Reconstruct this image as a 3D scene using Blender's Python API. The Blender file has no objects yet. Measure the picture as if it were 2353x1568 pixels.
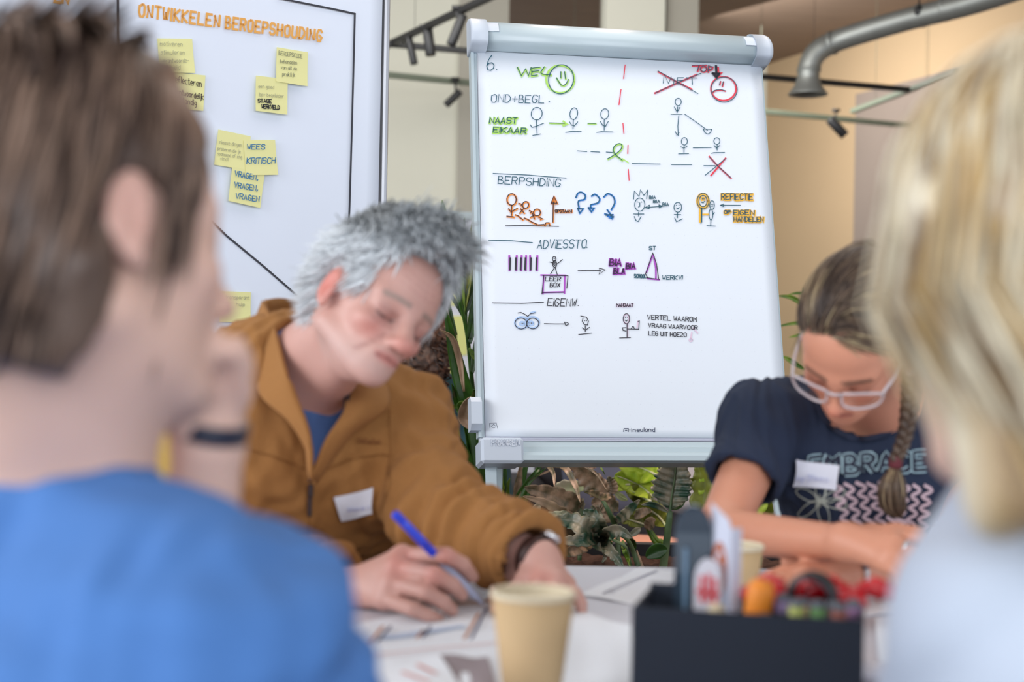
import bpy, math, random
import numpy as np
from mathutils import Vector, Matrix
from mathutils.bvhtree import BVHTree
random.seed(7)
rng = np.random.default_rng(7)
sc = bpy.context.scene
C = sc.collection

# ------------------------------------------------------------------ camera
FPX = 3268.0                       # 50 mm lens, in pixels of a 2353 px wide frame
ROLL = math.radians(0.95)
CAM = np.array([0.0, 0.0, 1.08])
RV = np.array([math.cos(ROLL), 0, math.sin(ROLL)])
UV = np.array([-math.sin(ROLL), 0, math.cos(ROLL)])
FV = np.array([0.0, 1.0, 0.0])
cam = bpy.data.cameras.new('camera')
co = bpy.data.objects.new('camera', cam)
C.objects.link(co)
sc.camera = co
cam.sensor_width = 36
cam.lens = 50.0
cam.clip_start = 0.05
co.matrix_world = Matrix(((RV[0], UV[0], 0, CAM[0]), (RV[1], UV[1], -1, CAM[1]), (RV[2], UV[2], 0, CAM[2]), (0, 0, 0, 1)))
cam.dof.use_dof = True
cam.dof.focus_distance = 3.2
cam.dof.aperture_fstop = 3.0
cam.dof.aperture_blades = 0


def P(px, py, D):
    """world point seen at pixel (px, py) at distance D along the view axis"""
    return CAM + D * (FV + (px - 1176.5) / FPX * RV - (py - 784) / FPX * UV)


def lin(c):
    r = []
    for v in c[:3]:
        v = v / 255.0
        r.append(v / 12.92 if v <= 0.04045 else ((v + 0.055) / 1.055) ** 2.4)
    return (r[0], r[1], r[2], 1.0)


def area(name, loc, target, sx, sy, power, col):
    l = bpy.data.lights.new(name, 'AREA')
    l.shape = 'RECTANGLE'
    l.size, l.size_y, l.energy, l.color = sx, sy, power, col
    o = bpy.data.objects.new(name, l)
    C.objects.link(o)
    o.location = loc
    o.rotation_euler = (Vector(target) - Vector(loc)).to_track_quat('-Z', 'Y').to_euler()
    return o


# world, lights, exposure
w = bpy.data.worlds.new('world')
sc.world = w
w.use_nodes = True
w.node_tree.nodes['Background'].inputs[0].default_value = (0.80, 0.88, 1.0, 1)
w.node_tree.nodes['Background'].inputs[1].default_value = 1.0
area('daylight_left', (-3.9, 0.6, 2.3), (0, 2.4, 1.0), 4.0, 2.0, 120, (0.95, 0.97, 1.0))
area('daylight_behind', (1.2, -2.8, 2.5), (0.2, 3.0, 1.1), 5.0, 2.4, 95, (0.93, 0.96, 1.0))
area('ceiling_glow', (0.6, 3.0, 3.25), (0.6, 3.0, 0), 3.0, 2.0, 30, (1.0, 0.97, 0.93))
area('back_room_light', (-0.5, 6.6, 3.2), (0.3, 9.0, 1.2), 4.0, 1.5, 72, (1.0, 0.99, 0.96))
area('right_wall_light', (1.55, 9.9, 3.2), (3.0, 10.9, 1.2), 1.4, 1.4, 55, (1.0, 0.98, 0.95))  # unseen area light added to brighten the right wall
for k_, (x_, pw_) in enumerate(((-0.35, 44), (0.35, 58), (1.1, 44))):       # unseen warm spots added over the planter to brighten the plants
    l_ = bpy.data.lights.new('planter_fill', 'SPOT')
    l_.energy, l_.color, l_.spot_size, l_.spot_blend, l_.shadow_soft_size = pw_, (1.0, 0.76, 0.62), math.radians(62), 0.7, 0.05
    o_ = bpy.data.objects.new('planter_fill', l_)
    C.objects.link(o_)
    o_.location = (x_, 4.35, 3.1)
    o_.rotation_euler = (Vector((x_ + 0.05, 3.7, 0.6)) - Vector((x_, 4.35, 3.1))).to_track_quat('-Z', 'Y').to_euler()
sc.view_settings.view_transform = 'Standard'
sc.view_settings.look = 'None'
sc.view_settings.gamma = 1
sc.view_settings.use_curve_mapping = False
sc.view_settings.exposure = 0.32

# ------------------------------------------------------------------ materials
_m = {}


def mat(name, col, rough=0.6, noise=0.06, scale=30.0, bump=0.0, metal=0.0, emis=None, sss=0.0, spec=None, attr=False, coat=0.0, stretch=None, trans=0.0):
    if name in _m:
        return _m[name]
    m = bpy.data.materials.new(name)
    _m[name] = m
    m.use_nodes = True
    nt = m.node_tree
    b = nt.nodes['Principled BSDF']
    N = nt.nodes.new
    L = nt.links.new
    tc = N('ShaderNodeTexCoord')
    mp = N('ShaderNodeMapping')
    if stretch:
        mp.inputs['Scale'].default_value = stretch
    L(tc.outputs['Object'], mp.inputs[0])
    nz = N('ShaderNodeTexNoise')
    nz.inputs['Scale'].default_value = scale
    nz.inputs['Detail'].default_value = 4
    L(mp.outputs[0], nz.inputs[0])
    mr = N('ShaderNodeMapRange')
    mr.inputs[3].default_value = 1 - noise
    mr.inputs[4].default_value = 1 + noise
    L(nz.outputs[0], mr.inputs[0])
    mx = N('ShaderNodeVectorMath')
    mx.operation = 'SCALE'
    if attr:
        at = N('ShaderNodeAttribute')
        at.attribute_name = 'Col'
        L(at.outputs['Color'], mx.inputs[0])
    else:
        mx.inputs[0].default_value = lin(col)[:3]
    L(mr.outputs[0], mx.inputs['Scale'])
    L(mx.outputs[0], b.inputs['Base Color'])
    b.inputs['Roughness'].default_value = rough
    b.inputs['Metallic'].default_value = metal
    if spec is not None:
        b.inputs['Specular IOR Level'].default_value = spec
    if coat:
        b.inputs['Coat Weight'].default_value = coat
    if trans:
        b.inputs['Transmission Weight'].default_value = trans
    if sss:
        b.inputs['Subsurface Weight'].default_value = sss
        b.inputs['Subsurface Radius'].default_value = (1, 0.35, 0.2)
        b.inputs['Subsurface Scale'].default_value = 0.012
    if bump:
        bp = N('ShaderNodeBump')
        bp.inputs['Strength'].default_value = bump
        bp.inputs['Distance'].default_value = 0.003
        L(nz.outputs[0], bp.inputs['Height'])
        L(bp.outputs[0], b.inputs['Normal'])
    if emis:
        b.inputs['Emission Color'].default_value = lin(emis[0])
        b.inputs['Emission Strength'].default_value = emis[1]
    return m


# ------------------------------------------------------------------ object helpers
WL = {}


def empty(name, loc, label=None, cat=None, group=None, kind=None, parent=None):
    o = bpy.data.objects.new(name, None)
    C.objects.link(o)
    loc = np.array(loc, float)
    if parent:
        o.parent = parent
        o.location = loc - WL[parent.name]
    else:
        o.location = loc
    o.empty_display_size = 0.05
    WL[o.name] = loc
    tag(o, label, cat, group, kind)
    return o


def tag(o, label=None, cat=None, group=None, kind=None):
    for k, v in (('label', label), ('category', cat), ('group', group), ('kind', kind)):
        if v:
            o[k] = v
    return o


def mesh(name, V, Fs, m, parent=None, col=None, smooth=True, label=None):
    """link one mesh object; V are world coordinates"""
    V = np.asarray(V, dtype=np.float64).reshape(-1, 3)
    base = WL[parent.name] if parent else (V.min(0) + V.max(0)) / 2
    if not parent:
        base = base.copy()
        base[2] = V[:, 2].min()
    me = bpy.data.meshes.new(name)
    if isinstance(Fs, np.ndarray) and Fs.ndim == 2:
        n, k = Fs.shape
        me.vertices.add(len(V))
        me.vertices.foreach_set('co', (V - base).astype(np.float32).ravel())
        me.loops.add(n * k)
        me.loops.foreach_set('vertex_index', Fs.astype(np.int32).ravel())
        me.polygons.add(n)
        me.polygons.foreach_set('loop_start', np.arange(0, n * k, k, dtype=np.int32))
        try:
            me.polygons.foreach_set('loop_total', np.full(n, k, dtype=np.int32))
        except Exception:
            pass
        me.update(calc_edges=True)
        me.validate()
    else:
        me.from_pydata([tuple(v) for v in (V - base)], [], [tuple(int(i) for i in f) for f in Fs])
        me.update()
    if smooth:
        me.polygons.foreach_set('use_smooth', [True] * len(me.polygons))
    if m:
        me.materials.append(m)
    if col is not None and len(me.vertices) == len(V):
        a = me.color_attributes.new('Col', 'FLOAT_COLOR', 'POINT')
        c4 = np.ones((len(V), 4), np.float32)
        c4[:, :3] = col
        a.data.foreach_set('color', c4.ravel())
    o = bpy.data.objects.new(name, me)
    C.objects.link(o)
    if parent:
        o.parent = parent
        WL[o.name] = base
    else:
        o.location = base
        WL[o.name] = base
    if label:
        o['label'] = label
    return o


def merge(parts):
    Vs, Fl, off = [], [], 0
    for V, Fs in parts:
        V = np.asarray(V, float).reshape(-1, 3)
        Vs.append(V)
        Fl += [tuple(int(i) + off for i in f) for f in Fs]
        off += len(V)
    return np.vstack(Vs), Fl


def frame3(d):
    d = np.asarray(d, float)
    d = d / (np.linalg.norm(d) + 1e-12)
    a = np.array([0, 0, 1.0]) if abs(d[2]) < 0.9 else np.array([1.0, 0, 0])
    u = np.cross(a, d)
    u /= np.linalg.norm(u)
    return d, u, np.cross(d, u)


def box(c, s, ax=None, bev=0.0):
    """box centred c with size s along axes ax (rows); chamfered by bev"""
    c = np.array(c, float)
    A = np.eye(3) if ax is None else np.array(ax, float)
    h = np.array(s, float) / 2
    if bev <= 0:
        V = [c + A.T @ (h * np.array([i, j, k])) for i in (-1, 1) for j in (-1, 1) for k in (-1, 1)]
        return V, [(0, 1, 3, 2), (4, 6, 7, 5), (0, 4, 5, 1), (2, 3, 7, 6), (0, 2, 6, 4), (1, 5, 7, 3)]
    bev = min(bev, h.min() * 0.9)
    V, idx = [], {}
    for i in (-1, 1):
        for j in (-1, 1):
            for k in (-1, 1):
                for ax_i in range(3):
                    q = h * np.array([i, j, k]) - bev * np.array([i, j, k])
                    q[ax_i] = h[ax_i] * (i, j, k)[ax_i]
                    idx[(i, j, k, ax_i)] = len(V)
                    V.append(c + A.T @ q)
    Fs = []
    g = idx
    for a in range(3):
        b, d = (a + 1) % 3, (a + 2) % 3
        for s_ in (-1, 1):
            f = []
            for (p, q) in ((-1, -1), (1, -1), (1, 1), (-1, 1)):
                t = [0, 0, 0]
                t[a], t[b], t[d] = s_, p, q
                f.append(g[(t[0], t[1], t[2], a)])
            Fs.append(tuple(f if s_ > 0 else f[::-1]))
        for p in (-1, 1):
            for q in (-1, 1):
                t0, t1 = [0, 0, 0], [0, 0, 0]
                t0[a], t1[a] = -1, 1
                t0[b] = t1[b] = p
                t0[d] = t1[d] = q
                f = [g[tuple(t0) + (b,)], g[tuple(t1) + (b,)], g[tuple(t1) + (d,)], g[tuple(t0) + (d,)]]
                Fs.append(tuple(f if p * q < 0 else f[::-1]))
    for i in (-1, 1):
        for j in (-1, 1):
            for k in (-1, 1):
                f = [g[(i, j, k, 0)], g[(i, j, k, 1)], g[(i, j, k, 2)]]
                Fs.append(tuple(f if i * j * k > 0 else f[::-1]))
    return V, Fs


def tube(pts, r, n=10, cap=True, flat=1.0):
    """tube through pts, radius number or list; flat squashes the second axis"""
    pts = np.asarray(pts, float)
    m = len(pts)
    rr = np.full(m, r, float) if np.isscalar(r) else np.asarray(r, float)
    V, Fs = [], []
    d0 = pts[1] - pts[0]
    _, u, v = frame3(d0)
    for i in range(m):
        d = pts[min(i + 1, m - 1)] - pts[max(i - 1, 0)]
        d = d / (np.linalg.norm(d) + 1e-12)
        u = u - d * np.dot(u, d)
        u /= np.linalg.norm(u) + 1e-12
        v = np.cross(d, u)
        for k in range(n):
            a = 2 * math.pi * k / n
            V.append(pts[i] + rr[i] * (math.cos(a) * u + flat * math.sin(a) * v))
    for i in range(m - 1):
        for k in range(n):
            a, b = i * n + k, i * n + (k + 1) % n
            Fs.append((a, b, b + n, a + n))
    if cap:
        Fs.append(tuple(range(n))[::-1])
        Fs.append(tuple((m - 1) * n + k for k in range(n)))
    return V, Fs


def lathe(c, prof, n=40, axis=(0, 0, 1), close=False):
    """profile [(r, h)] turned about axis through c"""
    d, u, v = frame3(axis)
    c = np.array(c, float)
    V, Fs = [], []
    m = len(prof)
    for (r, h) in prof:
        for k in range(n):
            a = 2 * math.pi * k / n
            V.append(c + d * h + r * (math.cos(a) * u + math.sin(a) * v))
    for i in range(m - 1):
        for k in range(n):
            a, b = i * n + k, i * n + (k + 1) % n
            Fs.append((a, b, b + n, a + n))
    if close:
        Fs.append(tuple(range(n))[::-1])
        Fs.append(tuple((m - 1) * n + k for k in range(n)))
    return V, Fs


def catmull(pts, n=6):
    p = np.asarray(pts, float)
    if len(p) < 3:
        t = np.linspace(0, 1, n + 1)[:, None]
        return p[0] * (1 - t) + p[-1] * t
    q = np.vstack([2 * p[0] - p[1], p, 2 * p[-1] - p[-2]])
    out = []
    for i in range(1, len(q) - 2):
        for t in np.linspace(0, 1, n, endpoint=False):
            a, b, c, d = q[i - 1], q[i], q[i + 1], q[i + 2]
            out.append(0.5 * ((2 * b) + (c - a) * t + (2 * a - 5 * b + 4 * c - d) * t * t + (3 * b - a - 3 * c + d) * t ** 3))
    out.append(p[-1])
    return np.array(out)


def sheet(rows, thick=0.003, n=4):
    """smooth cloth/paper sheet through a grid of points, with thickness"""
    G = np.array([catmull(r, n) for r in rows])
    G = np.array([catmull(G[:, j], n) for j in range(G.shape[1])])      # (cols, rows, 3)
    a, b = G.shape[:2]
    du = np.gradient(G, axis=0)
    dv = np.gradient(G, axis=1)
    N = np.cross(du, dv)
    N /= np.linalg.norm(N, axis=2, keepdims=True) + 1e-9
    top, bot = (G + N * thick / 2).reshape(-1, 3), (G - N * thick / 2).reshape(-1, 3)
    V = np.vstack([top, bot])
    o = a * b
    Fs = []
    for i in range(a - 1):
        for j in range(b - 1):
            k = i * b + j
            Fs.append((k, k + b, k + b + 1, k + 1))
            Fs.append((o + k, o + k + 1, o + k + b + 1, o + k + b))
    for i in range(a - 1):
        k = i * b
        Fs.append((k, o + k, o + k + b, k + b))
        k = i * b + b - 1
        Fs.append((k, k + b, o + k + b, o + k))
    for j in range(b - 1):
        k = j
        Fs.append((k, k + 1, o + k + 1, o + k))
        k = (a - 1) * b + j
        Fs.append((k, o + k, o + k + 1, k + 1))
    return V, Fs


# ------------------------------------------------------------------ SDF modelling (smooth blended bodies)
class Field:
    def __init__(s, lo, hi, h):
        s.h = h
        s.lo = np.array(lo, float)
        s.n = np.ceil((np.array(hi, float) - s.lo) / h).astype(int) + 1
        s.d = np.full(tuple(s.n), 1.0, np.float32)
        s.inf = 0.0

    def _sl(s, lo, hi):
        a = np.clip(((lo - s.lo) / s.h).astype(int) - 1, 0, s.n)
        b = np.clip(((hi - s.lo) / s.h).astype(int) + 3, 0, s.n)
        if (b - a).min() <= 0:
            return None, None
        ax = [((np.arange(a[i], b[i]) * s.h) + s.lo[i]).astype(np.float32) for i in range(3)]
        return tuple(slice(a[i], b[i]) for i in range(3)), (ax[0][:, None, None], ax[1][None, :, None], ax[2][None, None, :])

    def _op(s, sl, e, k, sub):
        cur = s.d[sl]
        e = e.astype(np.float32)
        if sub:
            e = -e
            if k > 0:
                hh = np.maximum(k - np.abs(cur - e), 0) / k
                s.d[sl] = np.maximum(cur, e) + hh * hh * k * 0.25
            else:
                s.d[sl] = np.maximum(cur, e)
        else:
            if k > 0:
                hh = np.maximum(k - np.abs(cur - e), 0) / k
                s.d[sl] = np.minimum(cur, e) - hh * hh * k * 0.25
            else:
                s.d[sl] = np.minimum(cur, e)

    def ell(s, c, r, R=None, k=0.01, sub=False):
        c = np.array(c, float)
        r = np.array(r, float) + (0 if sub else s.inf)
        e = r.max() + k + 3 * s.h
        sl, g = s._sl(c - e, c + e)
        if sl is None:
            return
        X, Y, Z = g[0] - c[0], g[1] - c[1], g[2] - c[2]
        if R is not None:
            R = np.array(R, float)
            a = X * R[0, 0] + Y * R[0, 1] + Z * R[0, 2]
            b = X * R[1, 0] + Y * R[1, 1] + Z * R[1, 2]
            d = X * R[2, 0] + Y * R[2, 1] + Z * R[2, 2]
        else:
            a, b, d = X, Y, Z
        k0 = np.sqrt((a / r[0]) ** 2 + (b / r[1]) ** 2 + (d / r[2]) ** 2)
        k1 = np.sqrt((a / r[0] ** 2) ** 2 + (b / r[1] ** 2) ** 2 + (d / r[2] ** 2) ** 2) + 1e-9
        s._op(sl, k0 * (k0 - 1) / k1, k, sub)

    def cap(s, a, b, ra, rb, k=0.01, sub=False):
        a, b = np.array(a, float), np.array(b, float)
        ra, rb = ra + (0 if sub else s.inf), rb + (0 if sub else s.inf)
        e = max(ra, rb) + k + 3 * s.h
        sl, g = s._sl(np.minimum(a, b) - e, np.maximum(a, b) + e)
        if sl is None:
            return
        ab = b - a
        L2 = ab @ ab + 1e-12
        X, Y, Z = g[0] - a[0], g[1] - a[1], g[2] - a[2]
        t = np.clip((X * ab[0] + Y * ab[1] + Z * ab[2]) / L2, 0, 1)
        d = np.sqrt((X - t * ab[0]) ** 2 + (Y - t * ab[1]) ** 2 + (Z - t * ab[2]) ** 2) - (ra + (rb - ra) * t)
        s._op(sl, d, k, sub)

    def chain(s, pts, rs, k=0.01, sub=False):
        for i in range(len(pts) - 1):
            s.cap(pts[i], pts[i + 1], rs[i], rs[i + 1], k, sub)

    def cut(s, p0, n, lo=None, hi=None):
        """remove what lies on the side of plane (p0, n) that n points to"""
        n = np.array(n, float)
        n /= np.linalg.norm(n)
        lo = s.lo if lo is None else np.array(lo)
        hi = s.lo + s.n * s.h if hi is None else np.array(hi)
        sl, g = s._sl(np.array(lo, float), np.array(hi, float))
        e = (g[0] - p0[0]) * n[0] + (g[1] - p0[1]) * n[1] + (g[2] - p0[2]) * n[2]
        s.d[sl] = np.maximum(s.d[sl], e.astype(np.float32))

    def mesh(s):
        d = s.d
        d[0], d[-1] = 1, 1
        d[:, 0], d[:, -1] = 1, 1
        d[:, :, 0], d[:, :, -1] = 1, 1
        ins = d < 0
        nx, ny, nz = d.shape
        cnt = np.zeros((nx - 1, ny - 1, nz - 1), np.int8)
        for i in (0, 1):
            for j in (0, 1):
                for k in (0, 1):
                    cnt += ins[i:nx - 1 + i, j:ny - 1 + j, k:nz - 1 + k]
        I, J, K = np.nonzero((cnt > 0) & (cnt < 8))
        cor = [(i, j, k) for i in (0, 1) for j in (0, 1) for k in (0, 1)]
        val = {c: d[I + c[0], J + c[1], K + c[2]] for c in cor}
        acc = np.zeros((len(I), 3))
        num = np.zeros(len(I))
        for c in cor:
            for ax in range(3):
                if c[ax] == 0:
                    c2 = list(c)
                    c2[ax] = 1
                    c2 = tuple(c2)
                    a, b = val[c], val[c2]
                    x = (a < 0) != (b < 0)
                    t = np.where(x, a / (a - b + 1e-20), 0)
                    for q in range(3):
                        acc[:, q] += np.where(x, c[q] + (t if q == ax else 0), 0)
                    num += x
        V = s.lo + (np.stack([I, J, K], 1) + acc / np.maximum(num, 1)[:, None]) * s.h
        idx = np.full(cnt.shape, -1, np.int32)
        idx[I, J, K] = np.arange(len(I))
        Q = []
        for ax in range(3):
            a = np.take(ins, range(0, d.shape[ax] - 1), axis=ax)
            b = np.take(ins, range(1, d.shape[ax]), axis=ax)
            e = np.nonzero(a != b)
            sgn = a[e]
            o1, o2 = (ax + 1) % 3, (ax + 2) % 3
            E = [e[0], e[1], e[2]]

            def at(p, q):
                t = [x.copy() for x in E]
                t[o1] = t[o1] - p
                t[o2] = t[o2] - q
                return idx[t[0], t[1], t[2]]
            f = np.stack([at(0, 0), at(1, 0), at(1, 1), at(0, 1)], 1)
            f[~sgn] = f[~sgn][:, ::-1]
            Q.append(f)
        return V, np.vstack(Q)


def vnormals(V, Fq):
    a, b, c = V[Fq[:, 0]], V[Fq[:, 1]], V[Fq[:, 2]]
    n = np.cross(b - a, c - a)
    N = np.zeros_like(V)
    for k in range(Fq.shape[1]):
        np.add.at(N, Fq[:, k], n)
    return N / (np.linalg.norm(N, axis=1, keepdims=True) + 1e-12)


def wav(V, f, seed=0, st=(1, 1, 1)):
    """cheap smooth noise in [-1, 1] at vertices"""
    r = np.random.default_rng(seed)
    Q = V * np.array(st) * f
    o = np.zeros(len(V))
    Wp = np.stack([np.sin(Q @ r.normal(size=3) + r.uniform(0, 6)) for _ in range(3)], 1)
    Q = Q + 0.9 * Wp
    for i in range(4):
        o += np.sin(Q @ (r.normal(size=3) * (1 + 0.4 * i)) + r.uniform(0, 6))
    return o / 3.2


def drop_faces(V, Fq, bad, col=None):
    keep = ~bad[Fq].any(axis=1)
    Fq = Fq[keep]
    u = np.unique(Fq)
    mp = np.full(len(V), -1)
    mp[u] = np.arange(len(u))
    return V[u], mp[Fq], u


# ------------------------------------------------------------------ stroke lettering
GL = {
 'A': '02 28 42|14 34', 'B': '02 08 28 37 36 25 05|25 44 43 32 02', 'C': '47 38 18 06 04 12 32 43', 'D': '02 08 28 46 44 22 02',
 'E': '48 08 02 42|05 35', 'F': '48 08 02|05 35', 'G': '47 38 18 06 04 12 32 44 25', 'H': '08 02|48 42|05 45', 'I': '08 02', 'J': '38 33 22 13',
 'K': '08 02|48 05 42', 'L': '08 02 42', 'M': '02 08 25 48 42', 'N': '02 08 42 48', 'O': '28 07 04 12 32 43 47 38 28',
 'P': '02 08 38 47 46 35 05', 'Q': '28 07 04 12 32 43 47 38 28|34 42', 'R': '02 08 38 47 46 35 05|25 42', 'S': '47 38 18 07 06 15 35 44 43 32 12 03',
 'T': '08 48|28 22', 'U': '08 03 12 32 43 48', 'V': '08 22 48', 'W': '08 12 26 32 48', 'X': '08 42|02 48', 'Y': '08 25 48|25 22', 'Z': '08 48 02 42',
 'a': '36 16 04 12 22 34|36 32', 'b': '08 02|04 16 26 34 22 02', 'c': '36 16 04 12 32', 'd': '38 32|36 16 04 12 32', 'e': '04 34 35 26 16 04 12 32',
 'f': '38 28 17 12|05 25', 'g': '36 16 04 13 33|36 31 20 10', 'h': '08 02|05 16 26 35 32', 'i': '06 02|08 07', 'j': '26 21 10|28 27', 'k': '08 02|36 04 32',
 'l': '08 02', 'm': '02 06|05 16 22|25 36 42', 'n': '02 06|05 16 26 35 32', 'o': '16 04 12 22 34 26 16', 'p': '06 00|05 26 35 33 22 03',
 'r': '02 06|04 26 36', 's': '36 16 05 34 33 22 02', 't': '18 12 22|06 26', 'u': '06 03 12 22 33|36 32', 'v': '06 12 36', 'w': '06 12 25 32 46',
 'x': '06 32|02 36', 'y': '06 13|36 10', 'z': '06 36 02 32', '6': '38 16 04 03 12 32 43 44 35 15 04', '2': '07 18 38 46 02 42', '0': '28 07 04 12 32 43 47 38 28',
 '.': '02 03', ',': '13 01', '+': '05 45|23 27', '-': '05 35', '!': '08 04|02 03', "'": '08 07'}


def text(s, x, y, hgt, width, slope=0.0, shear=0.0, jit=0.22, gap=1.4):
    """polylines (pixel space, y down) of a string: left x, baseline y, cap height, total width"""
    out, cx_ = [], 0.0
    for ch in s:
        if ch == ' ':
            cx_ += 3
            continue
        g = [[(int(p[0]), int(p[1]) - 2) for p in st.split()] for st in GL[ch].split('|')]
        mx = max(p[0] for st in g for p in st)
        dx, dy = random.uniform(-jit, jit), random.uniform(-jit, jit)
        for st in g:
            out.append([(cx_ + p[0] + shear * p[1] + dx, p[1] + dy) for p in st])
        cx_ += mx + gap
    tot = cx_ - gap
    sx, sy = width / tot, hgt / 6.0
    return [[(x + a * sx, y - b * sy + slope * a * sx) for a, b in st] for st in out]


def ellp(cx_, cy_, rx, ry, n=26, rot=0.0, a0=0.0, a1=2 * math.pi):
    c, s_ = math.cos(rot), math.sin(rot)
    return [(cx_ + rx * math.cos(t) * c - ry * math.sin(t) * s_, cy_ + rx * math.cos(t) * s_ + ry * math.sin(t) * c)
            for t in np.linspace(a0, a1, n)]


def ribbons(lines, wd, to3, nrm, off):
    """flat strokes of width wd (m) lying off metres in front of a surface. to3 maps 2-D points to 3-D"""
    V, Fs = [], []
    for L_ in lines:
        q = np.array([to3(p) for p in L_], float)
        keep = [0] + [i for i in range(1, len(q)) if np.linalg.norm(q[i] - q[i - 1]) > 1e-5]
        q = q[keep]
        if len(q) < 2:
            continue
        m = len(q)
        d = np.diff(q, axis=0)
        d /= np.linalg.norm(d, axis=1, keepdims=True)
        q = q.copy()
        q[0] -= d[0] * wd * 0.35
        q[-1] += d[-1] * wd * 0.35
        o = len(V)
        for i in range(m):
            nn = nrm(q[i]) if callable(nrm) else nrm
            t = d[min(i, m - 2)] + d[max(i - 1, 0)]
            if np.linalg.norm(t) < 0.5:
                t = d[min(i, m - 2)]
            t /= np.linalg.norm(t)
            s_ = np.cross(nn, t)
            s_ /= np.linalg.norm(s_) + 1e-9
            cosb = max(abs(np.dot(t, d[min(i, m - 2)])), 0.6)
            wv = wd * 0.5 / cosb
            V.append(q[i] + nn * off + s_ * wv)
            V.append(q[i] + nn * off - s_ * wv)
        for i in range(m - 1):
            a = o + 2 * i
            Fs.append((a, a + 1, a + 3, a + 2))
    return V, Fs


def ray_plane(p, o, n):
    d = P(p[0], p[1], 1.0) - CAM
    t = np.dot(o - CAM, n) / np.dot(d, n)
    return CAM + d * t
# ================================================================== ROOM
FLOOR_Z = 0.0
CEIL = 3.55
M_cream = mat('cream_plaster', (214, 212, 196), 0.9, 0.03, 3)
M_wallgrey = mat('grey_plaster', (168, 163, 150), 0.9, 0.03, 3)
M_beige = mat('beige_plaster', (194, 167, 132), 0.9, 0.04, 2)
M_ceil = mat('wood_wool_ceiling', (138, 116, 98), 0.95, 0.22, 2.2, 0.4, stretch=(1, 5, 1))
M_floor = mat('dark_floor', (84, 74, 68), 0.7, 0.15, 6)
M_mauve = mat('taupe_panel', (140, 126, 116), 0.85, 0.05, 3)
M_black = mat('black_metal', (26, 26, 28), 0.45, 0.1, 40)
M_green = mat('grey_green_metal', (104, 112, 96), 0.5, 0.06, 40)
M_frame = mat('white_window_frame', (225, 226, 224), 0.5, 0.03)


def slab(name, c, s, m, **k):
    V, Fs = box(c, s)
    o = mesh(name, V, Fs, m, smooth=False, **k)
    o['kind'] = 'structure'
    return o


slab('floor', (0.4, 5.0, -0.05), (12.0, 17.0, 0.1), M_floor)
slab('ceiling', (0.4, 5.0, CEIL + 0.05), (12.0, 17.0, 0.1), M_ceil)
slab('wall_back_left', (-2.85, 9.6, CEIL / 2), (5.5, 0.2, CEIL), M_cream)
slab('trim_1', (-0.22, 9.47, CEIL / 2 - .02), (0.33, 0.08, CEIL - 0.04), M_wallgrey)
slab('wall_back', (1.5, 12.6, CEIL / 2), (3.4, 0.2, CEIL), M_cream)
slab('wall_column', (0.727, 9.0, CEIL / 2 - 0.004), (0.385, 0.3, CEIL - 0.01), M_cream)
slab('trim_2', (1.035, 9.03, CEIL / 2 - 0.004), (0.20, 0.24, CEIL - 0.01), M_wallgrey)
slab('wall_left', (-5.55, 9.0, CEIL / 2), (0.1, 3.0, CEIL), M_cream)
# right wall runs towards the camera
a0, a1 = np.array([2.2, 12.5, 0]), np.array([5.7, 4.0, 0])
dw = (a1 - a0) / np.linalg.norm(a1 - a0)
nw = np.array([dw[1], -dw[0], 0])
mid = (a0 + a1) / 2
V, Fs = box(mid - nw * 0.1 * np.sign(np.dot(nw, mid)) * -1 + [0, 0, CEIL / 2], (np.linalg.norm(a1 - a0), 0.2, CEIL), [dw, [-dw[1], dw[0], 0], [0, 0, 1]])
mesh('wall_right', V, Fs, M_beige, smooth=False)['kind'] = 'structure'
inw = np.array([-dw[1], dw[0], 0])
if np.dot(inw, -mid) < 0:
    inw = -inw
V, Fs = box(a0 + dw * 2.97 + inw * 0.06 + [0, 0, 1.53], (3.0, 0.12, 3.04), [dw, inw, [0, 0, 1]])
mesh('trim_3', V, Fs, M_mauve, smooth=False)['kind'] = 'structure'
# glazed front on the left: mullions of the window the daylight comes through
parts = [box((-4.3, y, CEIL / 2), (0.08, 0.07, CEIL)) for y in (-3, -1.4, 0.2, 1.8, 3.4, 5.0, 7.4)]
parts += [box((-4.3, 2.2, z), (0.07, 10.4, 0.07)) for z in (0.05, 1.0, 2.9, CEIL - 0.05)]
V, Fs = merge(parts)
mesh('window_1', V, Fs, M_frame, smooth=False)['kind'] = 'structure'

# ================================================================== LIGHT TRACKS
def track(a, b, m, label, wd=0.034):
    a, b = np.array(a), np.array(b)
    b[2] = a[2]
    root = empty('light_track', (a + b) / 2, label, 'light track')
    d, u, v = frame3(b - a)
    V, Fs = box((a + b) / 2, (np.linalg.norm(b - a), wd, wd), [d, u, v], 0.004)
    mesh('rail', V, Fs, m, root, smooth=False)
    n = max(2, int(np.linalg.norm(b - a) / 1.4))
    for i in range(n):
        p = a + (b - a) * (i + 0.5) / n
        V, Fs = tube([p, [p[0], p[1], CEIL]], 0.0015, 5)
        mesh('hanger_wire', V, Fs, m, root)
    return root


track(P(560, 72, 7.73), P(2090, 203, 9.15), M_black, 'black lighting track, the upper of the two long ones crossing behind the flipchart')
track(P(560, 140, 8.4), P(2300, 287, 10.8), M_green, 'grey-green lighting track, the lower of the two long ones crossing behind the flipchart', 0.036)
track(P(886, 106, 8.1), P(1200, -70, 6.6), M_black, 'black lighting track slanting up to the top of the frame, carrying three spotlights')
track(P(1958, 256, 10.1), P(2200, 178, 8.6), M_green, 'short grey-green track branching off beside the silver duct outlet')


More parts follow.
